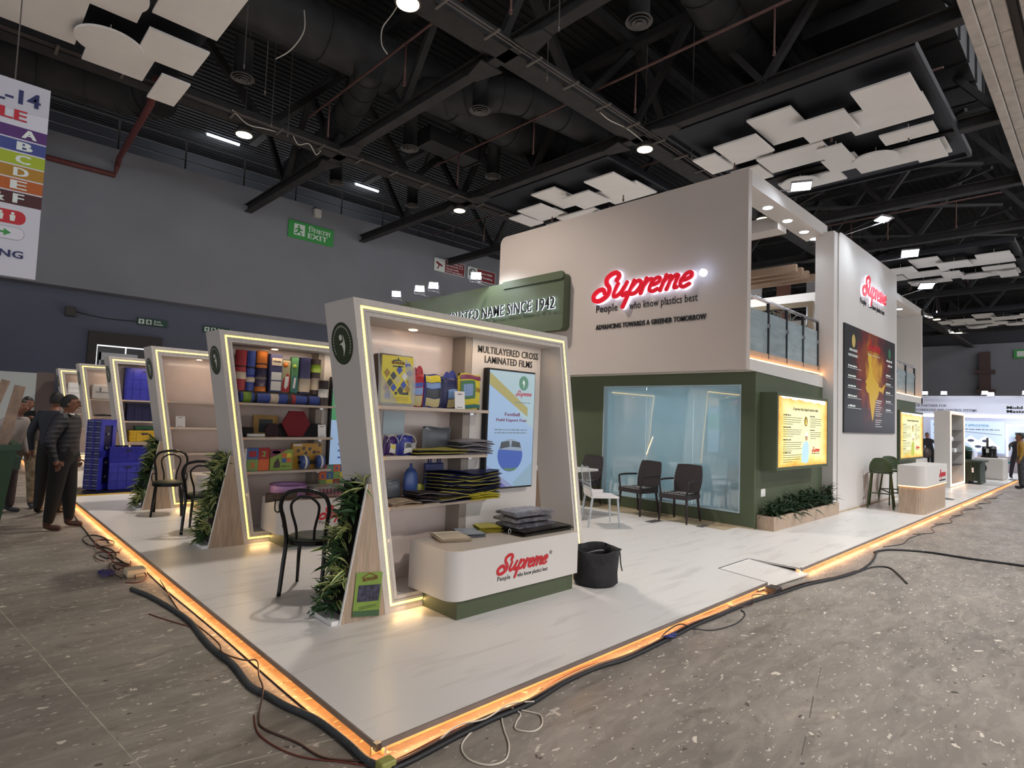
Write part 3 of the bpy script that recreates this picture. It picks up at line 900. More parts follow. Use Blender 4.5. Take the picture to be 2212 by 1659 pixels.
flat(t, 'print_pill', rrect(-1.2, fr(.815), -.1, fr(.75), .055), F, mat('pill_grey', (120, 120, 124), .5)); flat(t, 'print_pill', rrect(-.5, fr(.813), -.103, fr(.752), .052), F, mat('pill_white', (222, 220, 228), .5), d=.003)
flat(t, 'print_block', rect(-1.1, fr(.815), -.44, fr(.75)), F, SG, d=.005); flat(t, 'print_block', rect(-.6, fr(.81), -.5, fr(.757)), F, SW, d=.007)
flat(t, 'arrow', [(-.36, fr(.787)), (-.24, fr(.787)), (-.24, fr(.8)), (-.19, fr(.782)), (-.24, fr(.764)), (-.24, fr(.777)), (-.36, fr(.777))], F, SG, d=.007)
btx('NO SMOKING', -.1, .868, .905, .72, NAVY, .03)
RW = random.Random(21)
def words(t, F, x, y, wd, hg, m, name='print_line', d=.001):
    """one printed line too small to read: word-long dashes"""
    b = BM(); a = x
    while a < x + wd - hg:
        l = min(hg * RW.uniform(2.0, 5.0), x + wd - a)
        b.prism(rect(a, y, a + l, y + hg * RW.uniform(.7, 1.0)), F, d, d + .0008)
        a += l + hg * .7
    return obj(name, b, m, t)

# ---------------------------------------------------------------- the raised platform of the stand
NX0, NX1 = 4.45, 5.35          # the ramp notch in the front edge
plat = thing('platform', 'raised white stand platform with amber light along its lower edge', 'platform', (0, 0, FZ))
obj('deck', BM().prism([(0, 0), (NX0, 0), (NX0 + .12, .56), (NX1 - .02, .56), (NX1, 0), (30, 0), (30, 18), (0, 18)], (Vector((0, 0, PZ)), Vector((1, 0, 0)), Vector((0, 1, 0))), -0.015, 0), WFLOOR, plat)
TRIMM = mat('grey_edge_profile', (122, 112, 106), 0.45, 0.0, var=0.15, vscale=5, stretch=(1, 1, 1))
RISER = mat('pine_riser', (236, 206, 176), 0.6, var=0.1, vscale=5)
def edge(p, q, nrm):
    p, q, n = Vector(p), Vector(q), Vector(nrm)
    d = (q - p).normalized(); L = (q - p).length
    a = 0
    while a < L:
        e = min(a + 2.44, L)
        P0 = p + d * a; P1 = p + d * (e - .004)
        obj('edge_profile', BM().bar(P0 + n * 0.003 + Vector((0, 0, PZ - .013)), P1 + n * .003 + Vector((0, 0, PZ - .013)), 0.01, 0.027, up=(0, 0, 1)), TRIMM, plat)
        a = e
    obj('riser', BM().bar(p - n * 0.05 + Vector((0, 0, (FZ + PZ - .015) / 2)), q - n * .05 + Vector((0, 0, (FZ + PZ - .015) / 2)), 0.012, PZ - .015 - FZ), RISER, plat)
    obj('led_tape', BM().bar(p - n * 0.006 + Vector((0, 0, PZ - .029)), q - n * .006 + Vector((0, 0, PZ - .029)), 0.010, 0.005), LEDO, plat)
for q_ in range(7):
    lamp('AREA', 'tape_spill', (-.014, 1.2 + 2.4 * q_, .052), 1.7, (1, .55, .24), 2.4, aim=(-1.0, 1.2 + 2.4 * q_, -.15), size_y=.02).rotation_euler = (math.radians(60), 0, math.radians(90))
for x_ in (1.1, 3.3, 6.6, 9.0, 11.4, 13.8, 16.2, 18.6):
    lamp('AREA', 'tape_spill', (x_, -.014, .052), 1.7, (1, .55, .24), 2.1, aim=(x_, -1, -.15), size_y=.02).rotation_euler = (math.radians(60), 0, math.radians(180))
edge((0, 0, 0), (NX0, 0, 0), (0, -1, 0))
edge((NX1, 0, 0), (30, 0, 0), (0, -1, 0))
edge((0, 0, 0), (0, 18, 0), (-1, 0, 0))
b = BM().prism([(NX0 - .15, .02), (NX1 + .05, -.07), (NX1 - .02, .56), (NX0 + .12, .58)], (Vector((0, 0, 0)), Vector((1, 0, 0)), Vector((0, 1, 0))), 0.0, 0.001)
b.b.verts.ensure_lookup_table()
for v in b.b.verts:
    hi = v.co.y > 0.3
    top = v.co.z > 0.0005
    v.co.z = (PZ - .004 if hi else .04) - (0 if top else 0.012)
obj('ramp', b, WFLOOR, plat)
b = BM()
for p_, q_ in (((NX0 + .12, .575), (NX1 - .02, .575)), ((NX0 + .005, 0.0), (NX0 + .12, .56)), ((NX1 - .005, 0.0), (NX1 - .02, .56))): b.bar((p_[0], p_[1], PZ + .0006), (q_[0], q_[1], PZ + .0006), .012, .001)
obj('ramp_gap', b, INK, plat)
obj('ramp_cheek', BM().prism([(0, 0), (.56, 0), (.56, PZ - .02 - FZ), (0, 0.02)], (Vector((NX1 - .01, 0, FZ)), Vector((0, 1, 0)), Vector((0, 0, 1))), -.01, 0.0), TRIMM, plat)
obj('ramp_cheek', BM().prism([(0, 0), (.56, 0), (.56, PZ - .02 - FZ), (0, 0.02)], (Vector((NX0 + .02, 0, FZ)), Vector((0, 1, 0)), Vector((0, 0, 1))), -.01, 0.0), TRIMM, plat)
# corner brackets
for x, y, lab in ((0.0, 0.0, 0), (NX1 + .02, 0, 0)):
    obj('corner_clip', BM().box(x - .012, x + .018, y - .014, y + .016, PZ - .03, PZ + .004), STEEL, plat)

# ---------------------------------------------------------------- the two-storey building of the stand
BXF, BYF = 6.92, 1.35       # faces of the overhanging upper box
bld = thing('stand_building', 'two storey white and olive green stand building with balcony', 'building', (9, 4, PZ))
GX, GY = 7.28, 1.36
# ground floor wall with the big window: y from 1.36 to 9 at x = 7.28
WY0, WY1, WZ0, WZ1 = 1.58, 4.21, 0.30, 2.28
b = BM()
b.box(GX, GX + .12, GY, WY0, PZ, 2.49).box(GX, GX + .12, WY1, 9.0, PZ, 2.49).box(GX, GX + .12, WY0, WY1, PZ, WZ0).box(GX, GX + .12, WY0, WY1, WZ1, 2.49)
b.box(GX + .121, 10.4, GY, GY + .12, PZ, 2.47)
obj('green_wall', b, GREEN, bld)
obj('skirting', BM().box(GX - .012, GX, GY, 9.0, PZ, PZ + .02), mat('pale_skirting', (176, 158, 130), .5), bld)
wf = obj('window', BM().ring([(-WY1, WZ0), (-WY0, WZ0), (-WY0, WZ1), (-WY1, WZ1)], [(-WY1 + .02, WZ0 + .02), (-WY0 - .02, WZ0 + .02), (-WY0 - .02, WZ1 - .02), (-WY1 + .02, WZ1 - .02)], (Vector((GX - .004, 0, 0)), Vector((0, -1, 0)), Vector((0, 0, 1))), -0.122, 0.004), mat('window_frame_grey', (158, 178, 186), .4), bld)
# film-covered glass, lit room behind
gm = bpy.data.materials.new('filmed_window_glass'); gm.use_nodes = True
nt = gm.node_tree; nt.nodes.clear()
out = nt.nodes.new('ShaderNodeOutputMaterial')
tc = nt.nodes.new('ShaderNodeTexCoord'); sep = nt.nodes.new('ShaderNodeSeparateXYZ'); nt.links.new(tc.outputs['Object'], sep.inputs[0])
df = nt.nodes.new('ShaderNodeBsdfDiffuse'); df.inputs[0].default_value = lin((162, 178, 184))
tl = nt.nodes.new('ShaderNodeBsdfTranslucent'); tl.inputs[0].default_value = lin((180, 198, 204))
gl = nt.nodes.new('ShaderNodeBsdfGlossy'); gl.inputs['Roughness'].default_value = 0.02
a1 = nt.nodes.new('ShaderNodeMixShader'); a1.inputs[0].default_value = .45
nt.links.new(df.outputs[0], a1.inputs[1]); nt.links.new(tl.outputs[0], a1.inputs[2])
tr = nt.nodes.new('ShaderNodeBsdfTransparent'); tr.inputs[0].default_value = (.82, .93, .95, 1)
a2 = nt.nodes.new('ShaderNodeMixShader'); a2.inputs[0].default_value = .22
nt.links.new(a1.outputs[0], a2.inputs[1]); nt.links.new(tr.outputs[0], a2.inputs[2])
fz = nt.nodes.new('ShaderNodeFresnel'); fz.inputs[0].default_value = 1.5
mu = nt.nodes.new('ShaderNodeMath'); mu.operation = 'MULTIPLY_ADD'; mu.inputs[1].default_value = 1.0; mu.inputs[2].default_value = 0.2; nt.links.new(fz.outputs[0], mu.inputs[0])
a3 = nt.nodes.new('ShaderNodeMixShader'); nt.links.new(mu.outputs[0], a3.inputs[0]); nt.links.new(a2.outputs[0], a3.inputs[1]); nt.links.new(gl.outputs[0], a3.inputs[2])
nt.links.new(a3.outputs[0], out.inputs[0])
ys = [WY0 + .02, 2.44, 3.35, WY1 - .02]
for i in range(3):
    obj('window_pane', BM().box(GX + .105, GX + .113, ys[i] + .003, ys[i + 1] - .003, WZ0 + .02, WZ1 - .02), gm, wf)
# the lit room behind the glass
ROOM = mat('meeting_room_wall', (206, 214, 216), .7)
obj('room_wall', BM().box(10.2, 10.3, 1.5, 5.6, PZ, 2.45).box(GX + .12, 10.2, 5.5, 5.6, PZ, 2.45).box(GX + .12, 10.2, 1.5, 5.5, 2.38, 2.44), ROOM, bld)
lamp('AREA', 'room_panel_light', (8.7, 3.0, 2.34), 150, (0.80, 0.93, 1.0), 1.6, aim=(8.7, 3.0, 0), size_y=2.4)
for yy, lab in ((4.0, 'farthest of the three window downlights'), (2.9, 'middle downlight above the big window'), (1.85, 'downlight nearest the building corner above the window')):
    t = thing('downlight', lab, 'light', (GX - .12, yy, 2.48))
    obj('bezel', BM().lathe([(.05, 0), (.062, -.004), (.062, .004)], (GX + .09, yy, 2.27), 20), WHITE, t)
    obj('lens', BM().lathe([(.01, -.006), (.048, -.006), (.048, 0), (.01, 0)], (GX + .09, yy, 2.27), 20), LEDW, t)
# upper white box: big face towards -X with rounded far corners
poly = rrect(-6.84, 2.48, -BYF, 5.53, 0.16, 5, (1, 0, 0, 1))
Fw = (Vector((BXF, 0, 0)), Vector((0, -1, 0)), Vector((0, 0, 1)))
obj('upper_wall', BM().prism(poly, Fw, -0.12, 0), BOXW, bld)
# side soffits and frame of the opening (face y = BYF)
b = BM()
b.box(BXF + .121, 10.41, BYF + .09, 6.8, 2.475, 2.58)
obj('upper_floor', b, WALLW, bld)
obj('lower_fascia', BM().prism([(BXF + .121, 2.482), (10.42, 2.40), (10.42, 2.62), (BXF + .121, 2.65)], FX(0, BYF, 0), -0.08, 0), WALLW, bld)
obj('top_beam', BM().box(BXF + .121, 10.39, BYF + .001, BYF + .38, 5.30, 5.53), WALLW, bld)
obj('kick_board', BM().box(BXF + .12, 10.4, BYF + .05, BYF + .09, 2.66, 2.80), WOOD, bld)
obj('led_strip', BM().box(BXF + .05, 10.38, BYF + .015, BYF + .03, 2.652, 2.664), LEDO, bld)
# white fin wall with rounded top corner
FXA, FXB, FYF = 10.40, 14.62, 1.15
obj('fin_wall', BM().prism(rrect(FXA - .0, PZ, FXB, 5.40, .14, 5, (0, 0, 1, 1)), FX(0, FYF, 0), -0.30, 0), WALLW, bld)
obj('fin_return', BM().box(10.20, 10.40, FYF + .02, 1.5, PZ, 5.36), WALLW, bld)
obj('fin_skirting', BM().box(FXA, FXB, FYF - .01, FYF, PZ, PZ + .03), mat('pale_skirting', (176, 158, 130)), bld)
# second bay beyond the fin
b = BM()
b.box(14.62, 17.6, BYF + .02, BYF + .14, PZ, 2.47)
obj('green_wall', b, GREEN, bld)
obj('far_fascia', BM().box(14.62, 18.35, BYF, BYF + .3, 2.44, 2.60), WALLW, bld)
obj('far_side_wall', BM().box(18.2, 18.35, BYF, 6.0, 2.44, 5.12), WALLW, bld)
obj('far_top_beam', BM().box(14.6, 18.35, BYF, BYF + .5, 4.96, 5.14), WALLW, bld)
obj('far_inner_wall', BM().box(14.62, 18.2, 5.9, 6.0, 2.6, 5.12), ROOM, bld)
obj('led_strip', BM().box(14.66, 18.15, BYF + .0, BYF + .012, 2.605, 2.62), LEDO, bld)
# interior of the upper floor
obj('upper_ceiling_beam', BM().box(8.9, 9.3, 1.7, 6.6, 5.18, 5.42), WALLW, bld)
obj('upper_ceiling_beam', BM().box(BXF + .12, 16.0, 6.4, 6.8, 4.9, 5.2), WALLW, bld)
obj('upper_ceiling_beam', BM().box(13.6, 14.0, 1.5, 6.6, 4.75, 4.98), WALLW, bld)
obj('upper_back_wall', BM().box(15.9, 16.0, 1.6, 6.6, 2.5, 4.3), ROOM, bld)
obj('upper_back_wall', BM().box(BXF + .12, 14.5, 6.7, 6.78, 2.5, 5.0), WALLW, bld)
SL = mat('brown_timber_slat', (142, 118, 98), .6, var=.12, stretch=(1, 9, 1))
for i in range(4):
    obj('slat', BM().box(9.9 + i * .32, 10.0 + i * .32, 1.75, 6.4, 4.62, 4.76), SL, bld)
for i in range(5):
    obj('hanging_slat', BM().box(14.05, 14.1, 1.9 + i * .75, 2.25 + i * .75, 4.2, 5.5), mat('red_brown_panel', (98, 60, 50), .6) if i % 2 == 0 else mat('grey_panel', (150, 150, 156), .6), bld)
b = BM()
fs = FX(0, 0, 0)
# pierced screen of rings
scr = obj('screen_frame', BM().ring([(-3.6, 2.62), (-2.0, 2.62), (-2.0, 4.35), (-3.6, 4.35)], [(-3.5, 2.7), (-2.1, 2.7), (-2.1, 4.25), (-3.5, 4.25)], (Vector((11.6, 0, 0)), Vector((0, -1, 0)), Vector((0, 0, 1))), -.05, .05), mat('tan_screen_frame', (156, 142, 120), .5), bld)
b = BM()
R2 = random.Random(3)
for i in range(46):
    cy, cz, rr_ = -R2.uniform(2.15, 3.45), R2.uniform(2.75, 4.2), R2.choice((.07, .1, .14, .18))
    cy = max(-3.5 + rr_, min(-2.1 - rr_, cy)); cz = max(2.7 + rr_, min(4.25 - rr_, cz))
    b.ring(disc(cy, cz, rr_, n=16), disc(cy, cz, rr_ - .018, n=16), (Vector((11.6, 0, 0)), Vector((0, -1, 0)), Vector((0, 0, 1))), -.015, .015)
tag(obj('pierced_rings', b, mat('grey_green_metal', (108, 110, 98), .5), scr), kind='stuff')
# inner green board with lit sign and white rows
obj('inner_wall_print', BM().box(13.0, 13.04, 1.6, 2.1, 3.1, 3.6), mat('pale_green_print', (150, 190, 176), .5), bld)
for i in range(5): obj('print_row', BM().box(12.98, 13.0, 1.65, 2.05, 3.14 + i * .09, 3.18 + i * .09), mat('dark_green_print', (50, 96, 84), .5), bld)

# balcony: glass, posts, steel rail
GLS = bpy.data.materials.new('frosted_balcony_glass'); GLS.use_nodes = True
nt = GLS.node_tree; nt.nodes.clear()
out = nt.nodes.new('ShaderNodeOutputMaterial'); df = nt.nodes.new('ShaderNodeBsdfDiffuse'); df.inputs[0].default_value = lin((176, 188, 194)); tr = nt.nodes.new('ShaderNodeBsdfTransparent'); tr.inputs[0].default_value = (.85, .92, .92, 1)
gl = nt.nodes.new('ShaderNodeBsdfGlossy'); gl.inputs['Roughness'].default_value = 0.05
nz = nt.nodes.new('ShaderNodeTexNoise'); nz.inputs['Scale'].default_value = 2.0; nz.inputs['Detail'].default_value = 5
tcn = nt.nodes.new('ShaderNodeTexCoord'); mpn = nt.nodes.new('ShaderNodeMapping'); mpn.inputs['Scale'].default_value = (1, 1, 4); nt.links.new(tcn.outputs['Object'], mpn.inputs[0]); nt.links.new(mpn.outputs[0], nz.inputs['Vector'])
rp = nt.nodes.new('ShaderNodeValToRGB'); rp.color_ramp.elements[0].position = .35; rp.color_ramp.elements[0].color = (.42, .42, .42, 1); rp.color_ramp.elements[1].position = .65; rp.color_ramp.elements[1].color = (.6, .6, .6, 1); nt.links.new(nz.outputs[0], rp.inputs[0])
m1 = nt.nodes.new('ShaderNodeMixShader'); nt.links.new(rp.outputs[0], m1.inputs[0]); nt.links.new(df.outputs[0], m1.inputs[1]); nt.links.new(tr.outputs[0], m1.inputs[2])
m2 = nt.nodes.new('ShaderNodeMixShader'); m2.inputs[0].default_value = .1; nt.links.new(m1.outputs[0], m2.inputs[1]); nt.links.new(gl.outputs[0], m2.inputs[2]); nt.links.new(m2.outputs[0], out.inputs[0])
def balcony(x0, x1, n, zb, zt, label, y=BYF + .07):
    t = thing('balcony_railing', label, 'railing', ((x0 + x1) / 2, y, zb))
    s = (x1 - x0) / n
    for i in range(n + 1):
        obj('post', BM().box(x0 + s * i - .018, x0 + s * i + .018, y - .02, y + .02, zb, zt), mat('dark_steel_post', (60, 62, 66), .3, .8), t)
        obj('glass_clamp', BM().box(x0 + s * i - .04, x0 + s * i + .04, y - .03, y + .0, zb + .5, zb + .56), STEEL, t)
    for i in range(n):
        obj('glass_pane', BM().box(x0 + s * i + .03, x0 + s * i + s - .03, y - .006, y + .004, zb + .03, zt - .16), GLS, t)
    obj('handrail', BM().tube([(x0, y, zt + .02), (x1, y, zt + .02)], .028, 10), STEEL, t)
    return t
balcony(7.10, 10.1, 4, 2.72, 3.62, 'steel and glass balcony railing in the large upper opening')
balcony(14.75, 17.7, 3, 2.62, 3.40, 'steel and glass balcony railing in the far upper bay')
lamp('AREA', 'upper_floor_fill', (12.0, 3.8, 5.1), 60, (.86, .93, 1), 3.0, aim=(12.0, 3.8, 0), size_y=2.5)  # unseen fill added to lighten the upper interior, no fixture
# chair on the balcony
t = thing('balcony_chair', 'black mesh chair behind the balcony glass beside the fin wall', 'chair', (10.0, 2.2, 2.56))
obj('seat', BM().box(9.75, 10.15, 2.0, 2.45, 2.98, 3.04).bevel(.02), BLACK, t); obj('backrest', BM().box(10.12, 10.16, 2.0, 2.45, 3.0, 3.6).bevel(.015), BLACK, t); obj('armrest', BM().tube([(9.75, 2.0, 3.2), (10.1, 2.0, 3.35)], .015, 6), BLACK, t)
for xx, yy in ((9.8, 2.05), (10.1, 2.05), (9.8, 2.4), (10.1, 2.4)): obj('leg', BM().cyl((xx, yy, 2.56), (xx, yy, 2.98), .014, seg=8), BLACK, t)

# downlights in the top beam and around the upper floor
def spot_dl(x, y, z, label, pw=18, sz=.075):
    t = thing('downlight', label, 'light', (x, y, z))
    obj('bezel', BM().lathe([(sz, .004), (sz + .015, -.004), (sz + .02, .004)], (x, y, z - .004), 20), WHITE, t)
    obj('lens', BM().lathe([(.005, -.008), (sz, -.008), (sz, 0), (.005, 0)], (x, y, z - .004), 20), LEDW, t)
    if pw: lamp('SPOT', 'downlight_beam', (x, y, z - .03), pw, (0.86, 0.93, 1), .06, aim=(x, y, 0), spot=130, blend=.9)
for i, (x, l) in enumerate(((7.25, 'first downlight in the balcony beam, at the corner'), (8.1, 'second downlight along the balcony beam'), (8.95, 'third downlight along the balcony beam'), (9.75, 'fourth downlight along the balcony beam'), (10.3, 'last downlight of the balcony beam, by the fin wall'))):
    spot_dl(x, BYF + .2, 5.30, l)
spot_dl(9.1, 2.5, 5.18, 'downlight in the inner white beam of the upper floor', 20)
spot_dl(8.6, 6.55, 4.9, 'downlight at the left of the upper floor back beam', 20); spot_dl(13.8, 3.0, 4.75, 'downlight over the pierced ring screen', 20, .1); spot_dl(13.8, 2.0, 4.75, 'downlight right of the pierced ring screen', 15)
spot_dl(15.4, 1.6, 4.96, 'nearer downlight of the far bay', 16); spot_dl(16.9, 1.6, 4.96, 'farther downlight of the far bay', 16)
t = thing('globe_lamp', 'glowing globe lamp behind the balcony', 'lamp', (12.2, 2.0, 4.05)); obj('globe', BM().lathe([(.02, -.11), (.09, -.07), (.12, 0), (.09, .07), (.02, .11)], (12.2, 2.02, 4.05), 16), LEDW, t); obj('stem', BM().cyl((12.2, 2.02, 4.15), (12.2, 2.02, 4.9), .01, seg=6), GREY, t)

# big lit logo on the white wall
FW = lambda y, z: (Vector((BXF, y, z)), Vector((0, -1, 0)), Vector((0, 0, 1)))
sg = thing('wall_logo_sign', 'large backlit red Supreme logo with black slogan on the white wall', 'sign', (BXF, 3.1, 3.9))
logo(sg, FW(4.21, 3.83), 2.03, REDL, .03, .065, name='logo_letters', q=5)
logo(sg, FW(4.21, 3.83), 2.03, glow('halo_acrylic', (206, 214, 255), 1.5), .05, .012, name='halo_backing', fat=1.12, q=4)
obj('registered_mark', BM().cyl((BXF, 2.05, 4.03), (BXF - .05, 2.05, 4.03), .06, seg=20), glow('registered_glow', (206, 220, 255), 2.5), sg)
lettering(sg, 'People', FW(4.166, 3.56), 0.474, 0.18, INK, .008, .006); lettering(sg, 'who know plastics best', FW(3.44, 3.555), 1.29, 0.17, INK, .008, .006)
sl = thing('wall_slogan', 'black slogan ADVANCING TOWARDS A GREENER TOMORROW under the big logo', 'lettering', (BXF, 3.1, 3.3))
lettering(sl, 'ADVANCING TOWARDS A GREENER TOMORROW', FW(4.16, 3.29), 2.16, 0.088, INK, .035, .012)
lamp('AREA', 'logo_halo_light', (BXF - .06, 3.2, 3.95), 1.2, (.75, .8, 1), 1.8, aim=(BXF + 1, 3.2, 3.95), size_y=.4)
lamp('POINT', 'mark_glow_light', (BXF - .12, 2.05, 4.03), 1.1, (.45, .6, 1), .04)
# the logo on the fin wall
sg2 = thing('fin_logo_sign', 'backlit red Supreme logo on the tall narrow white wall', 'sign', (12.6, FYF, 4.7))
logo(sg2, FX(11.76, FYF, 4.46), 1.80, REDL, .012, .03, name='logo_letters')
logo(sg2, FX(11.76, FYF, 4.46), 1.80, glow('halo_acrylic', (206, 214, 255), 1.5), .018, .008, name='halo_backing', fat=1.12)
lettering(sg2, 'People', FX(11.72, FYF, 4.2), 0.42, 0.15, INK, .01, .006); lettering(sg2, 'who know plastics best', FX(12.32, FYF, 4.2), 1.2, 0.145, INK, .01, .006)
lamp('AREA', 'fin_halo_light', (12.6, FYF - .06, 4.6), 1.2, (.75, .8, 1), 1.6, aim=(12.6, FYF + 1, 4.6), size_y=.4)
# floodlights on the parapets
def flood(x, y, z, ax, label, pw=60, tgt=None, k=1.0):
    t = thing('floodlight', label, 'floodlight', (x, y, z))
    d = Vector(tgt) - Vector((x, y, z)); d.normalize()
    s = d.cross(Vector((0, 0, 1))).normalized(); u = s.cross(d)
    M = Matrix(((s.x, d.x, u.x, x), (s.y, d.y, u.y, y), (s.z, d.z, u.z, z), (0, 0, 0, 1)))
    obj('body', BM().box(-.11 * k, .11 * k, -.04, 0, -.08 * k, .08 * k, M).bevel(.008, 1), GREY, t)
    obj('lens', BM().box(-.10 * k, .10 * k, .001, .006, -.07 * k, .07 * k, M), glow('flood_lens', (225, 238, 255), 22), t)
    obj('bracket', BM().tube([M @ Vector((-.12, -.02, 0)), M @ Vector((-.12, -.02, -.14)), M @ Vector((.12, -.02, -.14)), M @ Vector((.12, -.02, 0))], .008, 6).tube([M @ Vector((0, -.02, -.14)), Vector(ax)], .01, 6), STEEL, t)
    if pw: lamp('SPOT', 'flood_beam', (x + d.x * .03, y + d.y * .03, z + d.z * .03), pw, (.82, .92, 1.0), .08, aim=tgt, spot=130, blend=.7)
flood(8.05, 1.0, 5.50, (8.05, 1.36, 5.53), 'bright floodlight on an arm over the balcony beam', 45, (7.2, .6, 2.0), 1.4)
flood(10.9, .55, 5.62, (10.75, 1.2, 5.4), 'thin tilted floodlight at the top of the fin wall', 40, (10.6, .9, 3.5), 1.3)
flood(13.25, .6, 5.50, (13.2, 1.2, 5.4), 'bright floodlight above the fin wall logo', 40, (12.3, .3, 3.6), 1.5)
flood(15.9, .8, 5.3, (15.9, 1.4, 5.1), 'floodlight on the beam of the far bay', 40, (15.0, .3, 3.0), 1.5)

# map poster on the fin wall
ps = thing('map_poster', 'dark red and gold map poster on the fin wall', 'poster', (12.4, FYF, 1.6))
px0, px1, pz0, pz1 = 10.66, 14.32, 1.58, 3.68
W_, Hh = px1 - px0, pz1 - pz0
pm = bpy.data.materials.new('map_poster_print'); pm.use_nodes = True
nt = pm.node_tree; pb = nt.nodes['Principled BSDF']
tc = nt.nodes.new('ShaderNodeTexCoord'); mp = nt.nodes.new('ShaderNodeMapping'); mp.inputs['Location'].default_value = (-12.55 + 12.4, 0, -2.9 + 1.6)
nt.links.new(tc.outputs['Object'], mp.inputs[0])
nz = nt.nodes.new('ShaderNodeTexNoise'); nz.inputs['Scale'].default_value = 2.6; nz.inputs['Detail'].default_value = 7; nt.links.new(mp.outputs[0], nz.inputs['Vector'])
gr = nt.nodes.new('ShaderNodeTexGradient'); gr.gradient_type = 'SPHERICAL'
mp2 = nt.nodes.new('ShaderNodeMapping'); mp2.inputs['Scale'].default_value = (.55, 1, .62); nt.links.new(mp.outputs[0], mp2.inputs[0]); nt.links.new(mp2.outputs[0], gr.inputs[0])
ad = nt.nodes.new('ShaderNodeMath'); ad.operation = 'MULTIPLY_ADD'; ad.inputs[1].default_value = .9; nt.links.new(nz.outputs[0], ad.inputs[0])
sb = nt.nodes.new('ShaderNodeMath'); sb.operation = 'SUBTRACT'; sb.inputs[1].default_value = .45; nt.links.new(gr.outputs[1], sb.inputs[0]); nt.links.new(sb.outputs[0], ad.inputs[2])
rp = nt.nodes.new('ShaderNodeValToRGB'); e = rp.color_ramp.elements
e[0].position = .12; e[0].color = lin((34, 34, 38)); e[1].position = .85; e[1].color = lin((206, 150, 40))
for p_, c_ in ((.3, (50, 34, 36)), (.48, (104, 26, 28)), (.66, (140, 70, 28))):
    q_ = e.new(p_); q_.color = lin(c_)
nt.links.new(ad.outputs[0], rp.inputs[0]); nt.links.new(rp.outputs[0], pb.inputs['Base Color']); pb.inputs['Roughness'].default_value = .4
obj('board', BM().box(px0, px1, FYF - .03, FYF, pz0, pz1), pm, ps)
F = FX(px0, FYF - .03, pz0)
ind = [(.50, .73), (.53, .70), (.57, .72), (.58, .66), (.56, .62), (.60, .58), (.585, .55), (.62, .50), (.68, .46), (.73, .44), (.74, .40), (.76, .42), (.80, .40), (.86, .44), (.90, .46), (.86, .40), (.83, .34), (.80, .37), (.77, .36), (.745, .38), (.73, .33), (.69, .28), (.66, .24), (.64, .17), (.62, .10), (.595, .06), (.57, .14), (.54, .24), (.52, .33), (.48, .34), (.45, .38), (.47, .41), (.45, .44), (.49, .48), (.52, .54), (.52, .60), (.50, .66)]
flat(ps, 'map_shape', [((x - .05) * W_ * .92, z * Hh * 1.02 + .12) for x, z in ind], F, mat('map_gold', (214, 172, 44), .4))
logo(ps, (F[0] + Vector((.40 * W_, 0, .83 * Hh)), F[1], F[2]), .26 * W_, RED, .001, d=.003)
lettering(ps, 'People who know plastics best', (F[0] + Vector((.41 * W_, 0, .775 * Hh)), F[1], F[2]), .24 * W_, .035, SW, .01)
flat(ps, 'emblem', disc(.15 * W_, .86 * Hh, .11, .13), F, mat('emblem_gold', (196, 170, 96), .4)); flat(ps, 'emblem', disc(.87 * W_, .86 * Hh, .10, .12), F, mat('emblem_green', (60, 120, 84), .4))
lettering(ps, 'INDIA LARGEST', (F[0] + Vector((.08 * W_, 0, .76 * Hh)), F[1], F[2]), .5, .05, SW, .03); lettering(ps, 'PLASTIC PROCESSOR', (F[0] + Vector((.06 * W_, 0, .71 * Hh)), F[1], F[2]), .58, .05, SW, .03)
words(ps, F, .80 * W_, .77 * Hh, .5, .045, SW); words(ps, F, .83 * W_, .72 * Hh, .36, .045, SW)
for i in range(5):
    zz = (.60 - i * .093) * Hh
    flat(ps, 'print_line', rect(.05 * W_, zz, .29 * W_, zz + .008), F, SW); words(ps, F, .06 * W_, zz + .03, .55 - .04 * (i % 3), .04, SW)
    flat(ps, 'print_line', rect(.78 * W_, zz, .95 * W_, zz + .007), F, SW); words(ps, F, .79 * W_, zz + .03, .4, .035, SW)
for i in range(13):
    zz = (.33 - i * .022) * Hh
    if i in (8,): continue
    flat(ps, 'print_line', rect(.56 * W_, zz, (.70 - (.02 * (i % 3))) * W_, zz + (.018 if i < 2 else .012)), F, SW)
# the two parchment light boxes
PM = bpy.data.materials.new('lit_parchment'); PM.use_nodes = True
nt = PM.node_tree; pb = nt.nodes['Principled BSDF']
tc = nt.nodes.new('ShaderNodeTexCoord'); mp = nt.nodes.new('ShaderNodeMapping'); mp.inputs['Location'].default_value = (-1, -1, -1); mp.inputs['Scale'].default_value = (2, 2, 2); nt.links.new(tc.outputs['Generated'], mp.inputs[0])
sx = nt.nodes.new('ShaderNodeSeparateXYZ'); nt.links.new(mp.outputs[0], sx.inputs[0])
def mth(op, a, b_=None):
    x = nt.nodes.new('ShaderNodeMath'); x.operation = op
    nt.links.new(a, x.inputs[0])
    if b_ is not None:
        if isinstance(b_, (int, float)): x.inputs[1].default_value = b_
        else: nt.links.new(b_, x.inputs[1])
    return x.outputs[0]
ed = mth('MAXIMUM', mth('ABSOLUTE', sx.outputs[0]), mth('ABSOLUTE', sx.outputs[2]))
nz = nt.nodes.new('ShaderNodeTexNoise'); nz.inputs['Scale'].default_value = 5; nz.inputs['Detail'].default_value = 6; nt.links.new(tc.outputs['Generated'], nz.inputs['Vector'])
ed = mth('ADD', ed, mth('MULTIPLY', nz.outputs[0], .35))
rp = nt.nodes.new('ShaderNodeValToRGB'); e = rp.color_ramp.elements
e[0].position = .62; e[0].color = lin((238, 232, 180)); e[1].position = 1.0; e[1].color = lin((170, 92, 30))
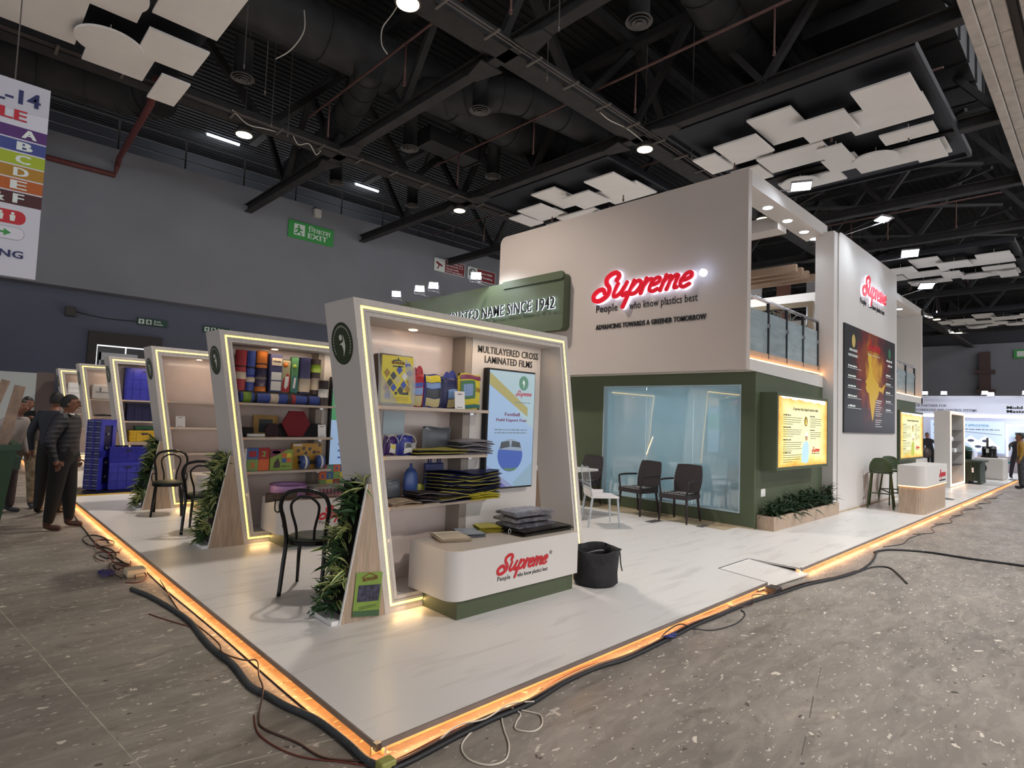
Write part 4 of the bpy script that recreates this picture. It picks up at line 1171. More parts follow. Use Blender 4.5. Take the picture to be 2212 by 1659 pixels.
for p_, c_ in ((.76, (240, 220, 140)), (.88, (236, 182, 84)),):
    q_ = e.new(p_); q_.color = lin(c_)
dv = mth('MULTIPLY', ed, .78)
nt.links.new(dv, rp.inputs[0]); nt.links.new(rp.outputs[0], pb.inputs['Base Color']); nt.links.new(rp.outputs[0], pb.inputs['Emission Color']); pb.inputs['Emission Strength'].default_value = .40
def parchment(x0, x1, z0, z1, y, yb, label, coatc, sc=1):
    t = thing('light_box_poster', label, 'poster', ((x0 + x1) / 2, y, z0))
    obj('box', BM().box(x0 - .05, x1 + .04, y + .012, yb, z0 - .05, z1 + .05), GREEN, t)
    obj('box_rim', BM().ring(rect(x0 - .05, z0 - .05, x1 + .04, z1 + .05), rect(x0, z0, x1, z1), FX(0, y, 0), -.012, 0), GREEN, t)
    obj('lit_face', BM().box(x0, x1, y + .002, y + .01, z0, z1), PM, t)
    W_, H_ = x1 - x0, z1 - z0
    F = FX(x0, y + .002, z0)
    LGT = glow('torn_edge_light', (255, 240, 215), 1.0)
    tp = [(0.04, 1)]; 
    pts = [(.04, .955), (.1, .93), (.14, .95), (.17, .93), (.21, .955), (.26, .93), (.33, .925), (.38, .945), (.47, .93), (.55, .92), (.62, .93), (.7, .91), (.8, .925), (.88, .90), (.96, .91)]
    flat(t, 'torn_edge', [(a_ * W_, b2 * H_ + .035 * H_) for a_, b2 in pts] + [(.96 * W_, H_), (.04 * W_, H_)], F, LGT)
    INKB = mat('sepia_ink', (74, 60, 40), .5)
    def T(s, u, v, w2, h2, bold=0.0): lettering(t, s, (F[0] + Vector((u * W_, 0, v * H_)), F[1], F[2]), w2 * W_, h2 * H_, INKB, bold)
    T('A journey that shaped modern india', .27, .80, .52, .06, .0)
    for col_u, wd_, spec in ((.09, .36, ((.73, 4), (.555, 4), (.375, 5), (.19, 4))), (.62, .25, ((.73, 5), (.52, 4)))):
        for v0, n in spec:
            words(t, F, col_u * W_, v0 * H_, wd_ * .4 * W_, .02 * H_, INKB)
            for k in range(n):
                lw = wd_ * (1 if k < n - 1 else .5) * (1 - .04 * (k % 3))
                words(t, F, col_u * W_, (v0 - .031 * (k + 1)) * H_, lw * W_, .009 * H_, INKB)
    flat(t, 'emblem', disc(.53 * W_, .66 * H_, .034 * W_, .075 * H_), F, mat('emblem_brown', (120, 96, 36), .4, emit=((120, 96, 36), .4)))
    flat(t, 'emblem_mark', [(.53 * W_ + a_ * W_, .66 * H_ + b2 * H_) for a_, b2 in ((-.015, -.05), (.015, -.05), (.012, 0), (0, .05), (-.012, 0))], F, mat('emblem_lit_gold', (224, 190, 80), .4, emit=((224, 190, 80), .6)), d=.003)
    cm = mat(*coatc[:2], .5, emit=(coatc[1], .5))
    flat(t, 'printed_figure', [(.50 * W_, .04 * H_), (.44 * W_, .06 * H_), (.455 * W_, .25 * H_), (.48 * W_, .33 * H_), (.525 * W_, .365 * H_), (.565 * W_, .36 * H_), (.595 * W_, .31 * H_), (.59 * W_, .06 * H_), (.55 * W_, .03 * H_)], F, cm)
    flat(t, 'printed_head', disc(.54 * W_, .42 * H_, .027 * W_, .05 * H_), F, mat('printed_skin', (176, 140, 112), .5, emit=((176, 140, 112), .4)), d=.002)
    flat(t, 'printed_hat', [(.513 * W_, .44 * H_), (.52 * W_, .49 * H_), (.545 * W_, .505 * H_), (.565 * W_, .47 * H_), (.567 * W_, .44 * H_)], F, mat('printed_white', (230, 228, 220), .5, emit=((230, 228, 220), .5)), d=.003)
    logo(t, (F[0] + Vector((.66 * W_, 0, .20 * H_)), F[1], F[2]), .17 * W_, mat('printed_red', (196, 40, 30), .5, emit=((196, 40, 30), .3)), .001, fat=1.05)
    lettering(t, 'People who know plastics best', (F[0] + Vector((.66 * W_, 0, .165 * H_)), F[1], F[2]), .17 * W_, .018, INKB)
parchment(7.50, 9.64, 1.03, 2.12, 1.1, GY, 'glowing parchment poster in a green light box on the near green wall', ('printed_blue_coat', (168, 200, 210)))
parchment(14.75, 17.05, 1.00, 2.10, 1.1, GY + .02, 'glowing parchment poster in a green light box beyond the fin wall', ('printed_green_coat', (170, 176, 70)))
t = thing('wall_socket', 'white double socket on the green wall above the planter', 'socket', (7.58, GY, .6)); obj('plate', BM().box(7.50, 7.66, GY - .012, GY, .56, .68).bevel(.004, 1), WHITE, t); obj('rocker', BM().box(7.52, 7.57, GY - .018, GY - .012, .59, .65).box(7.59, 7.64, GY - .018, GY - .012, .59, .65), QRW, t)

# olive sign box reading TRUSTED NAME SINCE 1942
ts = thing('trusted_name_sign', 'long olive green overhead sign A TRUSTED NAME SINCE 1942', 'sign', (6.8, 7.5, 3.3))
y0s, y1s, z0s, z1s = 4.80, 10.6, 3.33, 4.44
obj('sign_box', BM().prism(rrect(-y1s, z0s, -y0s, z1s, .1, 5), (Vector((6.72, 0, 0)), Vector((0, -1, 0)), Vector((0, 0, 1))), -.19, 0), GREEN, ts)
obj('fascia_lip', BM().prism(rrect(-6.5, z1s - .13, -y0s, z1s + .02, .06, 5), (Vector((6.74, 0, 0)), Vector((0, -1, 0)), Vector((0, 0, 1))), 0, .05), GREEN, ts)
FT_ = lambda y, z: (Vector((6.70, y, z)), Vector((0, -1, 0)), Vector((0, 0, 1)))
lettering(ts, 'A TRUSTED NAME SINCE 1942', FT_(8.55, 3.74), 3.58, .235, INK, .035, .006, .036)
lettering(ts, 'A TRUSTED NAME SINCE 1942', FT_(8.555, 3.738), 3.59, .24, glow('white_halo_letter', (225, 238, 255), 2.2), .03, .012, .022, name='halo_lettering')
for (y, l, pw) in ((6.95, 'floodlight on the sign, nearest the white wall', 26), (8.45, 'second floodlight along the olive sign', 26), (9.0, 'third floodlight along the olive sign', 0), (10.0, 'farthest floodlight of the olive sign', 26)):
    flood(6.35, y, 4.60, (6.75, y, 4.44), l, pw, (5.4, y - 1.2, 3.6))
lamp('SPOT', 'sign_wash', (6.1, 6.8, 4.7), 45, (.85, .95, 1), .1, aim=(6.75, 6.6, 3.9), spot=110)
one('white_canopy_end', BM().box(5.6, 6.715, 8.3, 8.8, 3.72, 3.86), WHITE, 'white end of a canopy board just over the near shelf frame', 'board')
# ---------------------------------------------------------------- leaning lit shelf frames
SLN = 0.170
FZ0, FZ1, FW_ = PZ, 2.50, 2.45
def par(d, z0=FZ0, z1=FZ1):
    xl = lambda z: .98 - (z - PZ) * SLN
    zb, zt = z0 + d, z1 - d
    return [(xl(zb) + d, zb), (xl(zb) + FW_ - d, zb), (xl(zt) + FW_ - d, zt), (xl(zt) + d, zt)]
EMB = mat('dark_green_badge', (52, 64, 40), .45)
EMW = mat('badge_white', (222, 222, 214), .5)
def badge(t, F, r):
    """the round green mark: ring lettering, a small flower and a leaping figure"""
    flat(t, 'badge', disc(0, 0, r, n=36), F, EMB, d=.002)
    obj('badge_ring', BM().ring(disc(0, 0, r * .99, n=36), disc(0, 0, r * .95, n=36), F, .003, .005), mat('badge_edge', (40, 48, 32), .4), t)
    b = BM()
    for k in range(26):
        a = math.radians(215 - k * 10)
        b.prism([(math.cos(a + da) * rr, math.sin(a + da) * rr) for da, rr in ((-.05, r * .76), (.05, r * .76), (.05, r * .85), (-.05, r * .85))], F, .003, .004)
    obj('badge_text', b, mat('badge_grey', (170, 172, 160), .5), t)
    b = BM()
    for k in range(7):
        a = k * math.pi * 2 / 7
        b.prism(disc(-.08 * r + .10 * r * math.cos(a), .28 * r + .10 * r * math.sin(a), .05 * r, n=8), F, .003, .005)
    b.prism(disc(-.08 * r, .28 * r, .05 * r, n=8), F, .003, .0045)
    obj('badge_flower', b, EMW, t)
    fig = [(.14, .42), (.2, .28), (.26, .1), (.3, -.1), (.26, -.3), (.14, -.5), (.06, -.62), (.1, -.4), (.08, -.25), (-.02, -.08), (-.2, -.04), (-.28, -.06), (-.14, -.01), (.02, .04), (.14, .08), (.16, .2)]
    flat(t, 'badge_figure', [(x * r, y * r) for x, y in fig], F, EMW, d=.003)

def lit_stand(y, label, dx=0.0, board=True, shelves=(1.70, 1.30, .90), badge_on=True, sx=1.0):
    t = thing('display_stand', label, 'display stand', (2.2 + dx, y, PZ))
    F = FX(dx, y, 0)
    o0, o1, o2, o3 = par(0), par(.052), par(.072), par(.125)
    obj('frame', BM().ring(o0, o3, F, -.46, -.012), WALLW, t)
    obj('front_trim', BM().ring(o0, o1, F, -.012, 0), WASH, t)
    obj('front_trim', BM().ring(o2, par(.092), F, -.012, 0.0).ring(par(.096), o3, F, -.012, -.003), WASH, t)
    obj('led_strip', BM().ring(par(.055), par(.069), F, -.011, -.001), LEDY, t)
    # rear wall: glossy sheet at the left, post, printed board at the right
    yb = .43
    q = par(.125)
    xl = lambda z: .98 - (z - PZ) * SLN
    xp = 2.0
    obj('back_panel', BM().prism([(xl(.2) + .12, .2), (xp, .2), (xp, 2.38), (xl(2.38) + .12, 2.38)], FX(dx, y + yb, 0), -.02, 0), mat('glossy_back_sheet', (218, 202, 194), .16, var=.03), t)
    obj('post', BM().box(dx + 1.865, dx + 1.944, y + .235, y + yb - .001, .2, 2.375), mat('taupe_post', (150, 140, 130), .5), t)
    if board:
        obj('display_board', BM().box(dx + 1.945, dx + 2.875, y + .23, y + .25, .22, 2.385), WALLW, t)
    for i, z in enumerate(shelves):
        x0 = xl(z) + .125
        obj('shelf', BM().box(dx + x0, dx + (1.864 if board else 2.10), y + .06, y + yb - .02, z - .028, z), CREAM, t)
        if board: obj('shelf_end', BM().box(dx + 1.8645, dx + 2.03, y + .06, y + .229, z - .028, z), CREAM, t)
        obj('shelf_bracket', BM().box(dx + x0, dx + x0 + .05, y + .055, y + .0595, z - .028, z - .002), mat('warm_shelf_end', (226, 178, 138), .5), t)
        obj('shelf_support', BM().box(dx + 1.88, dx + 1.92, y + .15, y + .23, z - .05, z - .0285), STEEL, t)
    obj('spot', BM().lathe([(.01, -.006), (.035, -.006), (.04, 0), (.01, 0)], (dx + 1.32, y + .3, 2.372), 14), glow('small_warm_spot', (255, 214, 170), 4), t)
    if badge_on:
        # badge lies on the leaning outer side
        d = Vector((-SLN, 0, 1)).normalized()
        zc = 2.17
        badge(t, (Vector((dx + xl(zc) - .001, y + .235, zc)), Vector((0, -1, 0)), d), .165)
    lamp('AREA', 'strip_spill', (dx + 1.7, y - .012, .15), 1.6, (1, .62, .28), 1.3, aim=(dx + 1.7, y - .5, -.12), size_y=.02)
    lamp('AREA', 'strip_spill', (dx + .99, y - .012, .7), 1.4, (1, .66, .32), .03, aim=(dx + 1.0, y - 1, .3), size_y=1.1)
    lamp('AREA', 'shelf_glow', (dx + 1.9, y + .06, 2.3), 2.2, (1, .74, .5), 1.8, aim=(dx + 1.9, y + .5, 1.2), size_y=.05)
    return t

f1 = lit_stand(1.5, 'nearest and largest lit shelf frame, headed MULTILAYERED CROSS LAMINATED FILMS')
f2 = lit_stand(4.47, 'second lit shelf frame, filled with rolled mats and play boxes')
f3 = lit_stand(7.45, 'third lit shelf frame with almost empty shelves and a chair in front', board=False)
f4 = lit_stand(10.55, 'fourth lit shelf frame, behind the blue pallets, holding blue crates')
f5 = lit_stand(13.9, 'fifth lit shelf frame with a white box on its shelf')
f6 = lit_stand(17.3, 'farthest and smallest lit shelf frame behind the standing men')

# wording and screen of the near frame
yb = 1.73
TX = mat('title_black', (30, 30, 32), .5)
lettering(f1, 'MULTILAYERED CROSS', FX(2.012, yb, 2.245), .82, .068, TX, .03)
lettering(f1, 'LAMINATED FILMS', FX(2.10, yb, 2.155), .65, .068, TX, .03)
def screen(x, y, z, label, n):
    t = thing('display_screen', label, 'screen', (x + .34, y, z))
    w_, h_ = .65, 1.15
    obj('housing', BM().box(x, x + w_, y, y + .068, z, z + h_).bevel(.006, 1), BLACK, t)
    F = (Vector((x, y - .0005, z)), Vector((.956, 0, 0)), Vector((0, 0, .958)))
    em = lambda nm, c: mat(nm, tuple(int(v * .6) for v in c), .15, emit=(c, .5))
    flat(t, 'screen_face', rect(.022, .018, .666, 1.182), F, em('screen_pale_blue', (156, 186, 222)), th=.0006)
    if n == 1:
        flat(t, 'screen_tint', [(.022, 1.17), (.56, .66), (.666, .6), (.666, 1.18), (.03, 1.18)], F, em('screen_pale_teal', (168, 194, 204)), d=.002)
        flat(t, 'screen_band', [(.022, 1.04), (.022, 1.16), (.57, .82), (.57, .73)], F, em('screen_olive_gold', (166, 156, 84)), d=.003)
        flat(t, 'screen_mark', disc(.50, 1.075, .068, .075), F, em('screen_green', (70, 130, 100)), d=.004)
        flat(t, 'screen_mark_figure', [(.49, 1.11), (.515, 1.09), (.51, 1.05), (.495, 1.02), (.5, 1.06), (.48, 1.07)], F, em('screen_light', (214, 230, 226)), d=.005)
        logo(t, (F[0] + Vector((.37, 0, .905)), F[1], F[2]), .235, em('screen_red', (176, 46, 66)), .0006, d=.004)
        words(t, F, .38, .868, .22, .011, em('screen_grey', (110, 128, 140)), d=.004)
        mg = em('screen_plum', (112, 50, 88))
        lettering(t, 'Football', (F[0] + Vector((.235, 0, .70)), F[1], F[2]), .21, .036, mg, .04, .0006, .003)
        lettering(t, 'Field Export Feat', (F[0] + Vector((.125, 0, .638)), F[1], F[2]), .43, .04, mg, .04, .0006, .003)
        words(t, F, .11, .585, .46, .013, em('screen_grey', (110, 128, 140)), d=.003); words(t, F, .11, .556, .45, .013, em('screen_grey', (110, 128, 140)), d=.003)
        flat(t, 'screen_picture', disc(.34, .335, .175, .165, 28), F, em('screen_field_blue', (70, 100, 182)), d=.002)
        flat(t, 'screen_picture', [(.34 + .175 * math.cos(a), .335 + .165 * math.sin(a)) for a in [math.radians(d_) for d_ in range(14, 167, 9)]], F, em('screen_stand_grey', (150, 166, 186)), d=.0026)
        flat(t, 'screen_picture', [(.19, .40), (.21, .47), (.32, .48), (.33, .42)], F, em('screen_dark_trees', (70, 78, 84)), d=.0032)
        flat(t, 'screen_picture', [(.35, .42), (.36, .48), (.47, .465), (.49, .41)], F, em('screen_dark_trees', (70, 78, 84)), d=.0032)
        flat(t, 'screen_picture', [(.24, .21), (.30, .175), (.40, .178), (.45, .215), (.38, .20)], F, em('screen_turf', (96, 130, 96)), d=.0032)
        flat(t, 'screen_band', [(.022, .24), (.022, .18), (.30, .018), (.40, .018)], F, em('screen_lavender', (146, 156, 196)), d=.002)
        flat(t, 'screen_band', [(.04, .13), (.11, .14), (.30, .018), (.19, .018)], F, em('screen_violet', (110, 110, 176)), d=.003)
        flat(t, 'screen_band', [(.38, .05), (.666, .26), (.666, .018), (.42, .018)], F, em('screen_haze', (146, 176, 196)), d=.0015)
    else:
        flat(t, 'screen_band', [(.022, .62), (.30, .60), (.666, .62), (.666, 1.0), (.022, 1.02)], F, em('screen_lawn', (40, 140, 74)), d=.002)
        flat(t, 'screen_pill', rrect(.06, .78, .22, .84, .028), F, em('screen_white', (230, 236, 240)), d=.003)
        for k in range(5): words(t, F, .14, .1 + .09 * k, .4, .03, em('screen_navy', (60, 80, 150)), d=.003)
    return t
screen(2.088, 1.66, .955, 'upright screen in the near frame showing a football field advert', 1)
screen(2.02 , 4.62, .93, 'upright screen in the second frame, mostly hidden by the near frame', 2)

# product pieces
BEFORE = set(C.objects)
def pouch(x0, x1, z0, z1, y, dpt, label, m, prints, cat='bag', top=None, lean=0.0, group=None, name='tarpaulin_pack'):
    """a soft filled pack, bulging, with printed panels proud of its face"""
    t = thing(name, label, cat, ((x0 + x1) / 2, y, z0), group=group)
    w_, h_ = x1 - x0, z1 - z0
    def fn(sgn):
        def g(u, v):
            bx = math.sin(math.pi * min(max(u, .0), 1)) ** .35 if 0 < u < 1 else 0
            bz = math.sin(math.pi * v) ** .3 if 0 < v < 1 else 0
            wob = .006 * math.sin(7 * u + 3 * v + x0 * 40)
            return Vector((x0 + w_ * u + wob * v, y + lean * v + sgn * dpt / 2 * bx * bz, z0 + h_ * v + wob))
        return g
    b = BM().grid(fn(-1), 10, 12).grid(fn(1), 10, 12)
    bmesh.ops.remove_doubles(b.b, verts=b.b.verts, dist=1e-4)
    obj('pack_body', b, m, t)
    for (u0, v0, u1, v1, pm_) in prints:
        def pf(u, v, u0=u0, v0=v0, u1=u1, v1=v1):
            p = fn(-1)(u0 + (u1 - u0) * u, v0 + (v1 - v0) * v)
            return p + Vector((0, -.003, 0))
        obj('print_panel', BM().grid(pf, 6, 6), pm_, t)
    if top:
        obj('gathered_top', BM().grid(lambda u, v: Vector((x0 + w_ * (.12 + .76 * u) + .012 * math.sin(9 * u), y - .01 - .02 * math.sin(3.1 * u), z1 - .02 + (.075 * (1 - abs(2 * u - 1)) ** .5 + .02 * math.sin(11 * u)) * v)), 10, 4), top, t)
    return t
mm = lambda n, c, r=.35: mat(n, c, r)
YEL = mm('pack_yellow', (206, 190, 46)); BLU = mm('pack_blue', (28, 38, 128)); REDD = mm('pack_red', (160, 20, 34)); SKY = mm('pack_sky_print', (120, 150, 196)); GRN = mm('pack_green_print', (60, 110, 72)); PUR = mm('pack_maroon_print', (116, 44, 82)); TEAL = mm('pack_teal_print', (48, 112, 112)); SAND = mm('pack_sand_print', (188, 178, 130)); NVY = mm('pack_navy', (20, 26, 78)); TANP = mm('pack_tan_print', (150, 120, 40)); DPH = mm('pack_dark_photo', (52, 58, 62)); OFFW = mm('pack_off_white', (208, 206, 200)); BLUL = mm('pack_mid_blue', (50, 74, 160))
CLEAR = mat('clear_plastic_wrap', (196, 196, 192), .15, alpha=.45)
# large yellow tarpaulin pack in a clear bag
t = thing('tarpaulin_pack', 'large yellow printed tarpaulin pack in clear wrap at the left of the top shelf', 'pack', (1.1, 1.75, 1.70))
obj('pack_body', BM().box(.95, 1.27, 1.70, 1.82, 1.705, 2.12).bevel(.015, 2), mm('wrapped_brown', (96, 84, 78)), t)
obj('print_panel', BM().box(.965, 1.262, 1.694, 1.70, 1.725, 2.105), YEL, t)
F = FX(.965, 1.694, 1.725)
for i, (cx, cy, c_) in enumerate(((.05, .24, TANP), (.11, .22, DPH), (.165, .27, BLUL), (.215, .22, OFFW), (.265, .25, BLUL), (.08, .165, DPH), (.15, .19, SAND), (.21, .15, BLUL), (.265, .18, TANP), (.045, .12, PUR), (.115, .125, BLUL), (.18, .105, DPH), (.25, .115, TANP))):
    flat(t, 'printed_diamond', [(cx - .03, cy), (cx, cy - .036), (cx + .03, cy), (cx, cy + .036)], F, c_)
lettering(t, 'SILPAULIN', (F[0] + Vector((.09, 0, .315)), F[1], F[2]), .12, .022, mm('print_dark_red', (110, 50, 30)), .03)
flat(t, 'printed_star', [(.08, .33), (.11, .35), (.14, .352), (.15, .375), (.158, .354), (.2, .34), (.15, .343), (.11, .338)], F, DPH); flat(t, 'print_bar', rect(.1, .292, .2, .302), F, DPH); flat(t, 'print_bar', rect(.22, .30, .27, .325), F, BLUL)
flat(t, 'printed_figure', [(.03, .065), (.055, .085), (.06, .1), (.075, .1), (.08, .08), (.09, .065), (.085, .03), (.04, .03)], F, BLUL); flat(t, 'printed_emblem', disc(.14, .08, .014, n=12), F, DPH); flat(t, 'print_bar', rect(.19, .07, .26, .09), F, DPH)
for k in range(3): words(t, F, .1, .02 + k * .013, .16, .004, TANP)
obj('clear_wrap', BM().grid(lambda u, v: Vector((.935 + .35 * u, 1.688 - .012 * math.sin(6 * u + 4 * v) + .02 * v, 1.70 + (.455 + .02 * math.sin(5 * u)) * v)), 12, 12), CLEAR, t)
pouch(1.265, 1.425, 1.70, 1.995, 1.77, .09, 'red topped blue tarpaulin pouch next to the large yellow pack', REDD, ((.06, .05, .8, .34, SAND), (.06, .36, .8, .56, SKY), (.06, .585, .8, .70, BLUL)), top=REDD)
pouch(1.425, 1.60, 1.70, 1.99, 1.765, .09, 'yellow topped blue pouch in the middle of the top shelf', BLU, ((.06, .04, .88, .28, SAND), (.06, .3, .88, .55, DPH), (.06, .58, .88, .74, SKY), (.04, .76, .92, .96, YEL)), top=None)
pouch(1.60, 1.80, 1.70, 1.985, 1.78, .10, 'dark blue drawstring pouch with its mouth tied, behind the small card', NVY, ((.35, .05, .9, .3, SAND), (.35, .32, .9, .6, SKY)), top=BLU)
pouch(1.79, 2.05, 1.70, 2.025, 1.75, .10, 'green and yellow printed pouch at the right end of the top shelf', YEL, ((.04, .04, .96, .14, TEAL), (.05, .3, .62, .8, GRN), (.14, .38, .5, .7, SKY), (.04, .84, .96, .96, PUR), (.65, .5, .92, .62, TANP)))
def qr_card(x0, x1, z0, z1, y, label):
    t = thing('stand_up_card', label, 'card', ((x0 + x1) / 2, y, z0))
    obj('card', BM().prism([(x0, z0), (x1 + .012, z0), (x1, z1), (x0 - .012, z1)], FX(0, y, 0), -.003, 0), QRW, t)
    w_ = x1 - x0
    logo(t, FX(x0 + w_ * .22, y, z1 - .028), w_ * .5, mat('card_maroon', (120, 40, 60), .5), .0006)
    words(t, FX(0, y, 0), x0 + w_ * .2, z0 + .012, w_ * .6, .006, INK)
    return t
qr_card(1.69, 1.79, 1.702, 1.855, 1.655, 'small white upright card leaning on the pouches of the top shelf')
# second shelf
def strbag(x0, x1, z0, z1, y, label, m):
    t = pouch(x0, x1, z0, z1, y, .1, label, m, ((.3, .12, .85, .62, OFFW), (.34, .36, .8, .6, DPH if m is BLU else YEL)), name='drawstring_bag')
    obj('drawstring', BM().tube(crom([(x0 + .01, y - .03, z1 - .05), (x0 + .03, y - .04, z1 + .0), ((x0 + x1) / 2, y - .03, z1 + .012), (x1 - .02, y - .05, z1 - .01), (x1 + .005, y - .05, z1 - .06)], 3), .003, 5), OFFW, t)
    return t
strbag(1.06, 1.17, 1.30, 1.455, 1.77, 'purple drawstring bag at the left of the middle shelf', mm('bag_purple', (60, 24, 92)))
strbag(1.165, 1.32, 1.30, 1.465, 1.74, 'blue drawstring bag beside the purple bag', BLU)
def folded(x0, x1, y0, y1, z, n, hgt, m, label, m2=None, ang=0, wav=.012, sag=0, name='folded_tarpaulin', seed=1, group=None, cat='tarpaulin'):
    """n thin sheets of cloth stacked, each wavy and slightly shifted"""
    rr = random.Random(seed)
    t = thing(name, label, cat, ((x0 + x1) / 2, (y0 + y1) / 2, z), ang, group=group)
    M = ROOTM[t.name]
    th = hgt / n
    for i in range(n):
        ox, oy = rr.uniform(-.015, .015), rr.uniform(-.015, .015)
        zz = z + th * i
        ph = rr.uniform(0, 6)
        hw, hd = (x1 - x0) / 2, (y1 - y0) / 2
        def top(u, v, k):
            e = wav * math.sin(2.2 * u * 2 + ph) * math.cos(1.6 * v + ph) * (1 if i else .3)
            ed = 1 - .5 * (abs(2 * u - 1) ** 6 + abs(2 * v - 1) ** 6) * (.5)
            p = M @ Vector(((2 * u - 1) * hw + ox, (2 * v - 1) * hd + oy, zz - z + max(0, e) + sag * abs(u - .55) * min(1, i / 3) * (1 - .3 * v) + (th * .92 * ed if k else th * .05)))
            return p
        b = BM().grid(lambda u, v: top(u, v, 1), 8, 6).grid(lambda u, v: top(u, v, 0), 8, 6)
        # close rim
        bb = b.b; bb.verts.ensure_lookup_table()
        N = 9 * 7
        rim = [k * 7 for k in range(9)] + [8 * 7 + k for k in range(1, 7)] + [k * 7 + 6 for k in range(7, -1, -1)] + [k for k in range(5, 0, -1)]
        for a in range(len(rim)):
            c_ = (a + 1) % len(rim)
            b._face([bb.verts[rim[a]], bb.verts[rim[c_]], bb.verts[N + rim[c_]], bb.verts[N + rim[a]]], True)
        mm_ = m if (m2 is None or (i % 2 == 0 if not sag else i % 3 != 1)) else m2
        obj('folded_layer', b, mm_, t)
    return t
BT = mat('black_tarp_cloth', (30, 30, 34), .5, var=.3, vscale=20); GT = mat('grey_tarp_cloth', (110, 108, 116), .45, var=.3, vscale=18); YT = mat('yellow_tarp_edge', (196, 184, 90), .5); NT = mat('navy_tarp_cloth', (26, 32, 74), .45, var=.3, vscale=20); KR = mat('kraft_cloth', (186, 164, 138), .55, var=.15, vscale=15); BRN = mat('dark_brown_cloth', (62, 50, 48), .5, var=.3, vscale=20)
folded(1.30, 1.84, 1.62, 1.86, 1.302, 4, .05, BT, 'flat black tarpaulins with a yellow edge spread on the middle shelf', YT, seed=2)
folded(1.76, 2.14, 1.63, 1.84, 1.302, 6, .125, GT, 'grey folded tarpaulins stacked at the right of the middle shelf', mat('pale_grey_cloth', (150, 146, 152), .45), seed=3)
t = pouch(1.50, 1.80, 1.335, 1.535, 1.85, .08, 'crumpled dark grey film pile behind the black tarpaulins', mat('dark_grey_film', (74, 78, 84), .3), (), name='film_pile', cat='film')
pouch(1.33, 1.42, 1.302, 1.40, 1.83, .05, 'small crumpled pale grey film beside the blue bag', mat('pale_film', (168, 166, 166), .3), (), name='film_pile', cat='film')
one('acrylic_sheet', BM().box(1.055, 1.26, 1.78, 1.79, 1.47, 1.66), mat('grey_acrylic', (150, 168, 176), .2, alpha=.7), 'small grey transparent sheet hanging behind the drawstring bags', 'sheet')
# third shelf
folded(1.55, 2.22, 1.61, 1.86, .902, 22, .22, NT, 'tall wavy stack of navy tarpaulins with yellow edges on the lower shelf', YT, wav=.03, seed=4, sag=.09)
folded(1.86, 2.2, 1.58, 1.70, .902, 3, .055, mat('bright_yellow_cloth', (208, 196, 60), .45, var=.1), 'bright yellow folded cloth at the foot of the navy stack', seed=5)
folded(1.30, 1.70, 1.61, 1.84, .902, 6, .085, BRN, 'dark brown folded sheets in the middle of the lower shelf', GT, seed=6, wav=.02, sag=.04)
folded(1.10, 1.36, 1.60, 1.82, .902, 2, .03, KR, 'kraft coloured cloth at the left of the lower shelf', seed=7, wav=.02)
pouch(1.13, 1.30, .93, 1.09, 1.86, .08, 'grey crumpled film lump at the left of the lower shelf', mat('dark_grey_film', (74, 78, 84), .3), (), name='film_pile', cat='film')
t = thing('water_bag', 'tall blue bottle shaped bag on the lower shelf', 'bag', (1.40, 1.86, .93)); obj('bag_body', BM().lathe([(.02, .93), (.068, .95), (.072, 1.05), (.066, 1.13), (.04, 1.17), (.014, 1.185), (.012, 1.22)], (1.40, 1.86, 0), 16, sy=.6), mat('blue_film', (62, 84, 140), .3), t)
t = thing('tote_bag', 'navy tote bag with two handles behind the navy stack', 'bag', (1.66, 1.88, .93)); obj('bag_body', BM().box(1.555, 1.76, 1.86, 1.90, .91, 1.215).bevel(.01, 1), mat('navy_tote', (44, 54, 104), .5, var=.2), t)
for yy in (1.862, 1.898): obj('handle', BM().tube(crom([(1.61, yy, 1.20), (1.61, yy, 1.28), (1.635, yy, 1.30), (1.69, yy, 1.30), (1.71, yy, 1.28), (1.71, yy, 1.2)], 3), .008, 6), mat('navy_tote', (44, 54, 104)), t)
pouch(1.47, 1.56, .93, 1.035, 1.87, .05, 'small yellow green pouch between the blue bag and the tote', mm('pouch_yellow_green', (150, 150, 50)), (), name='small_pouch')

for o in list(C.objects):
    if o not in BEFORE and o.parent is None:
        o.location.x -= .06; o.location.y -= .095
        ROOTM[o.name] = Matrix.Translation((-.06, -.095, 0)) @ ROOTM.get(o.name, Matrix())
# ---------------------------------------------------------------- low white counters in front of the frames
def counter(x0, x1, y0, y1, zt, label, fr_logo=True, sc=1.0):
    t = thing('display_counter', label, 'counter', ((x0 + x1) / 2, (y0 + y1) / 2, PZ))
    r = .12
    obj('body', BM().prism(rrect(x0, y0, x1, y1, r, 14, (1, 0, 0, 0)), (Vector((0, 0, .235)), Vector((1, 0, 0)), Vector((0, 1, 0))), 0, zt - .235 - .003), WALLW, t)
    obj('top', BM().prism(rrect(x0, y0, x1, y1, r, 14, (1, 0, 0, 0)), (Vector((0, 0, zt - .003)), Vector((1, 0, 0)), Vector((0, 1, 0))), 0, .003), mat('counter_top_beige', (196, 186, 176), .4), t)
    obj('plinth', BM().box(x0 + .08, x1 - .03, y0 + .03, y1 - .02, PZ, .236), GREEN, t)
    full_logo(t, FX(x0 + .45, y0 - .0005, .388), .61)
    obj('registered_ring', BM().ring(disc(x0 + 1.095, .475, .017, n=18), disc(x0 + 1.095, .475, .014, n=18), FX(0, y0 - .0005, 0), .0005, .0015), INK, t)
    lettering(t, 'R', FX(x0 + 1.090, y0 - .0005, .468), .011, .014, INK)
    return t
counter(1.25, 2.72, 1.03, 1.60, .612, 'low white counter with green plinth and red Supreme lettering before the near frame')
counter(1.19, 2.66, 4.02, 4.56, .612, 'low white counter with green plinth before the second frame, behind the bentwood chair')
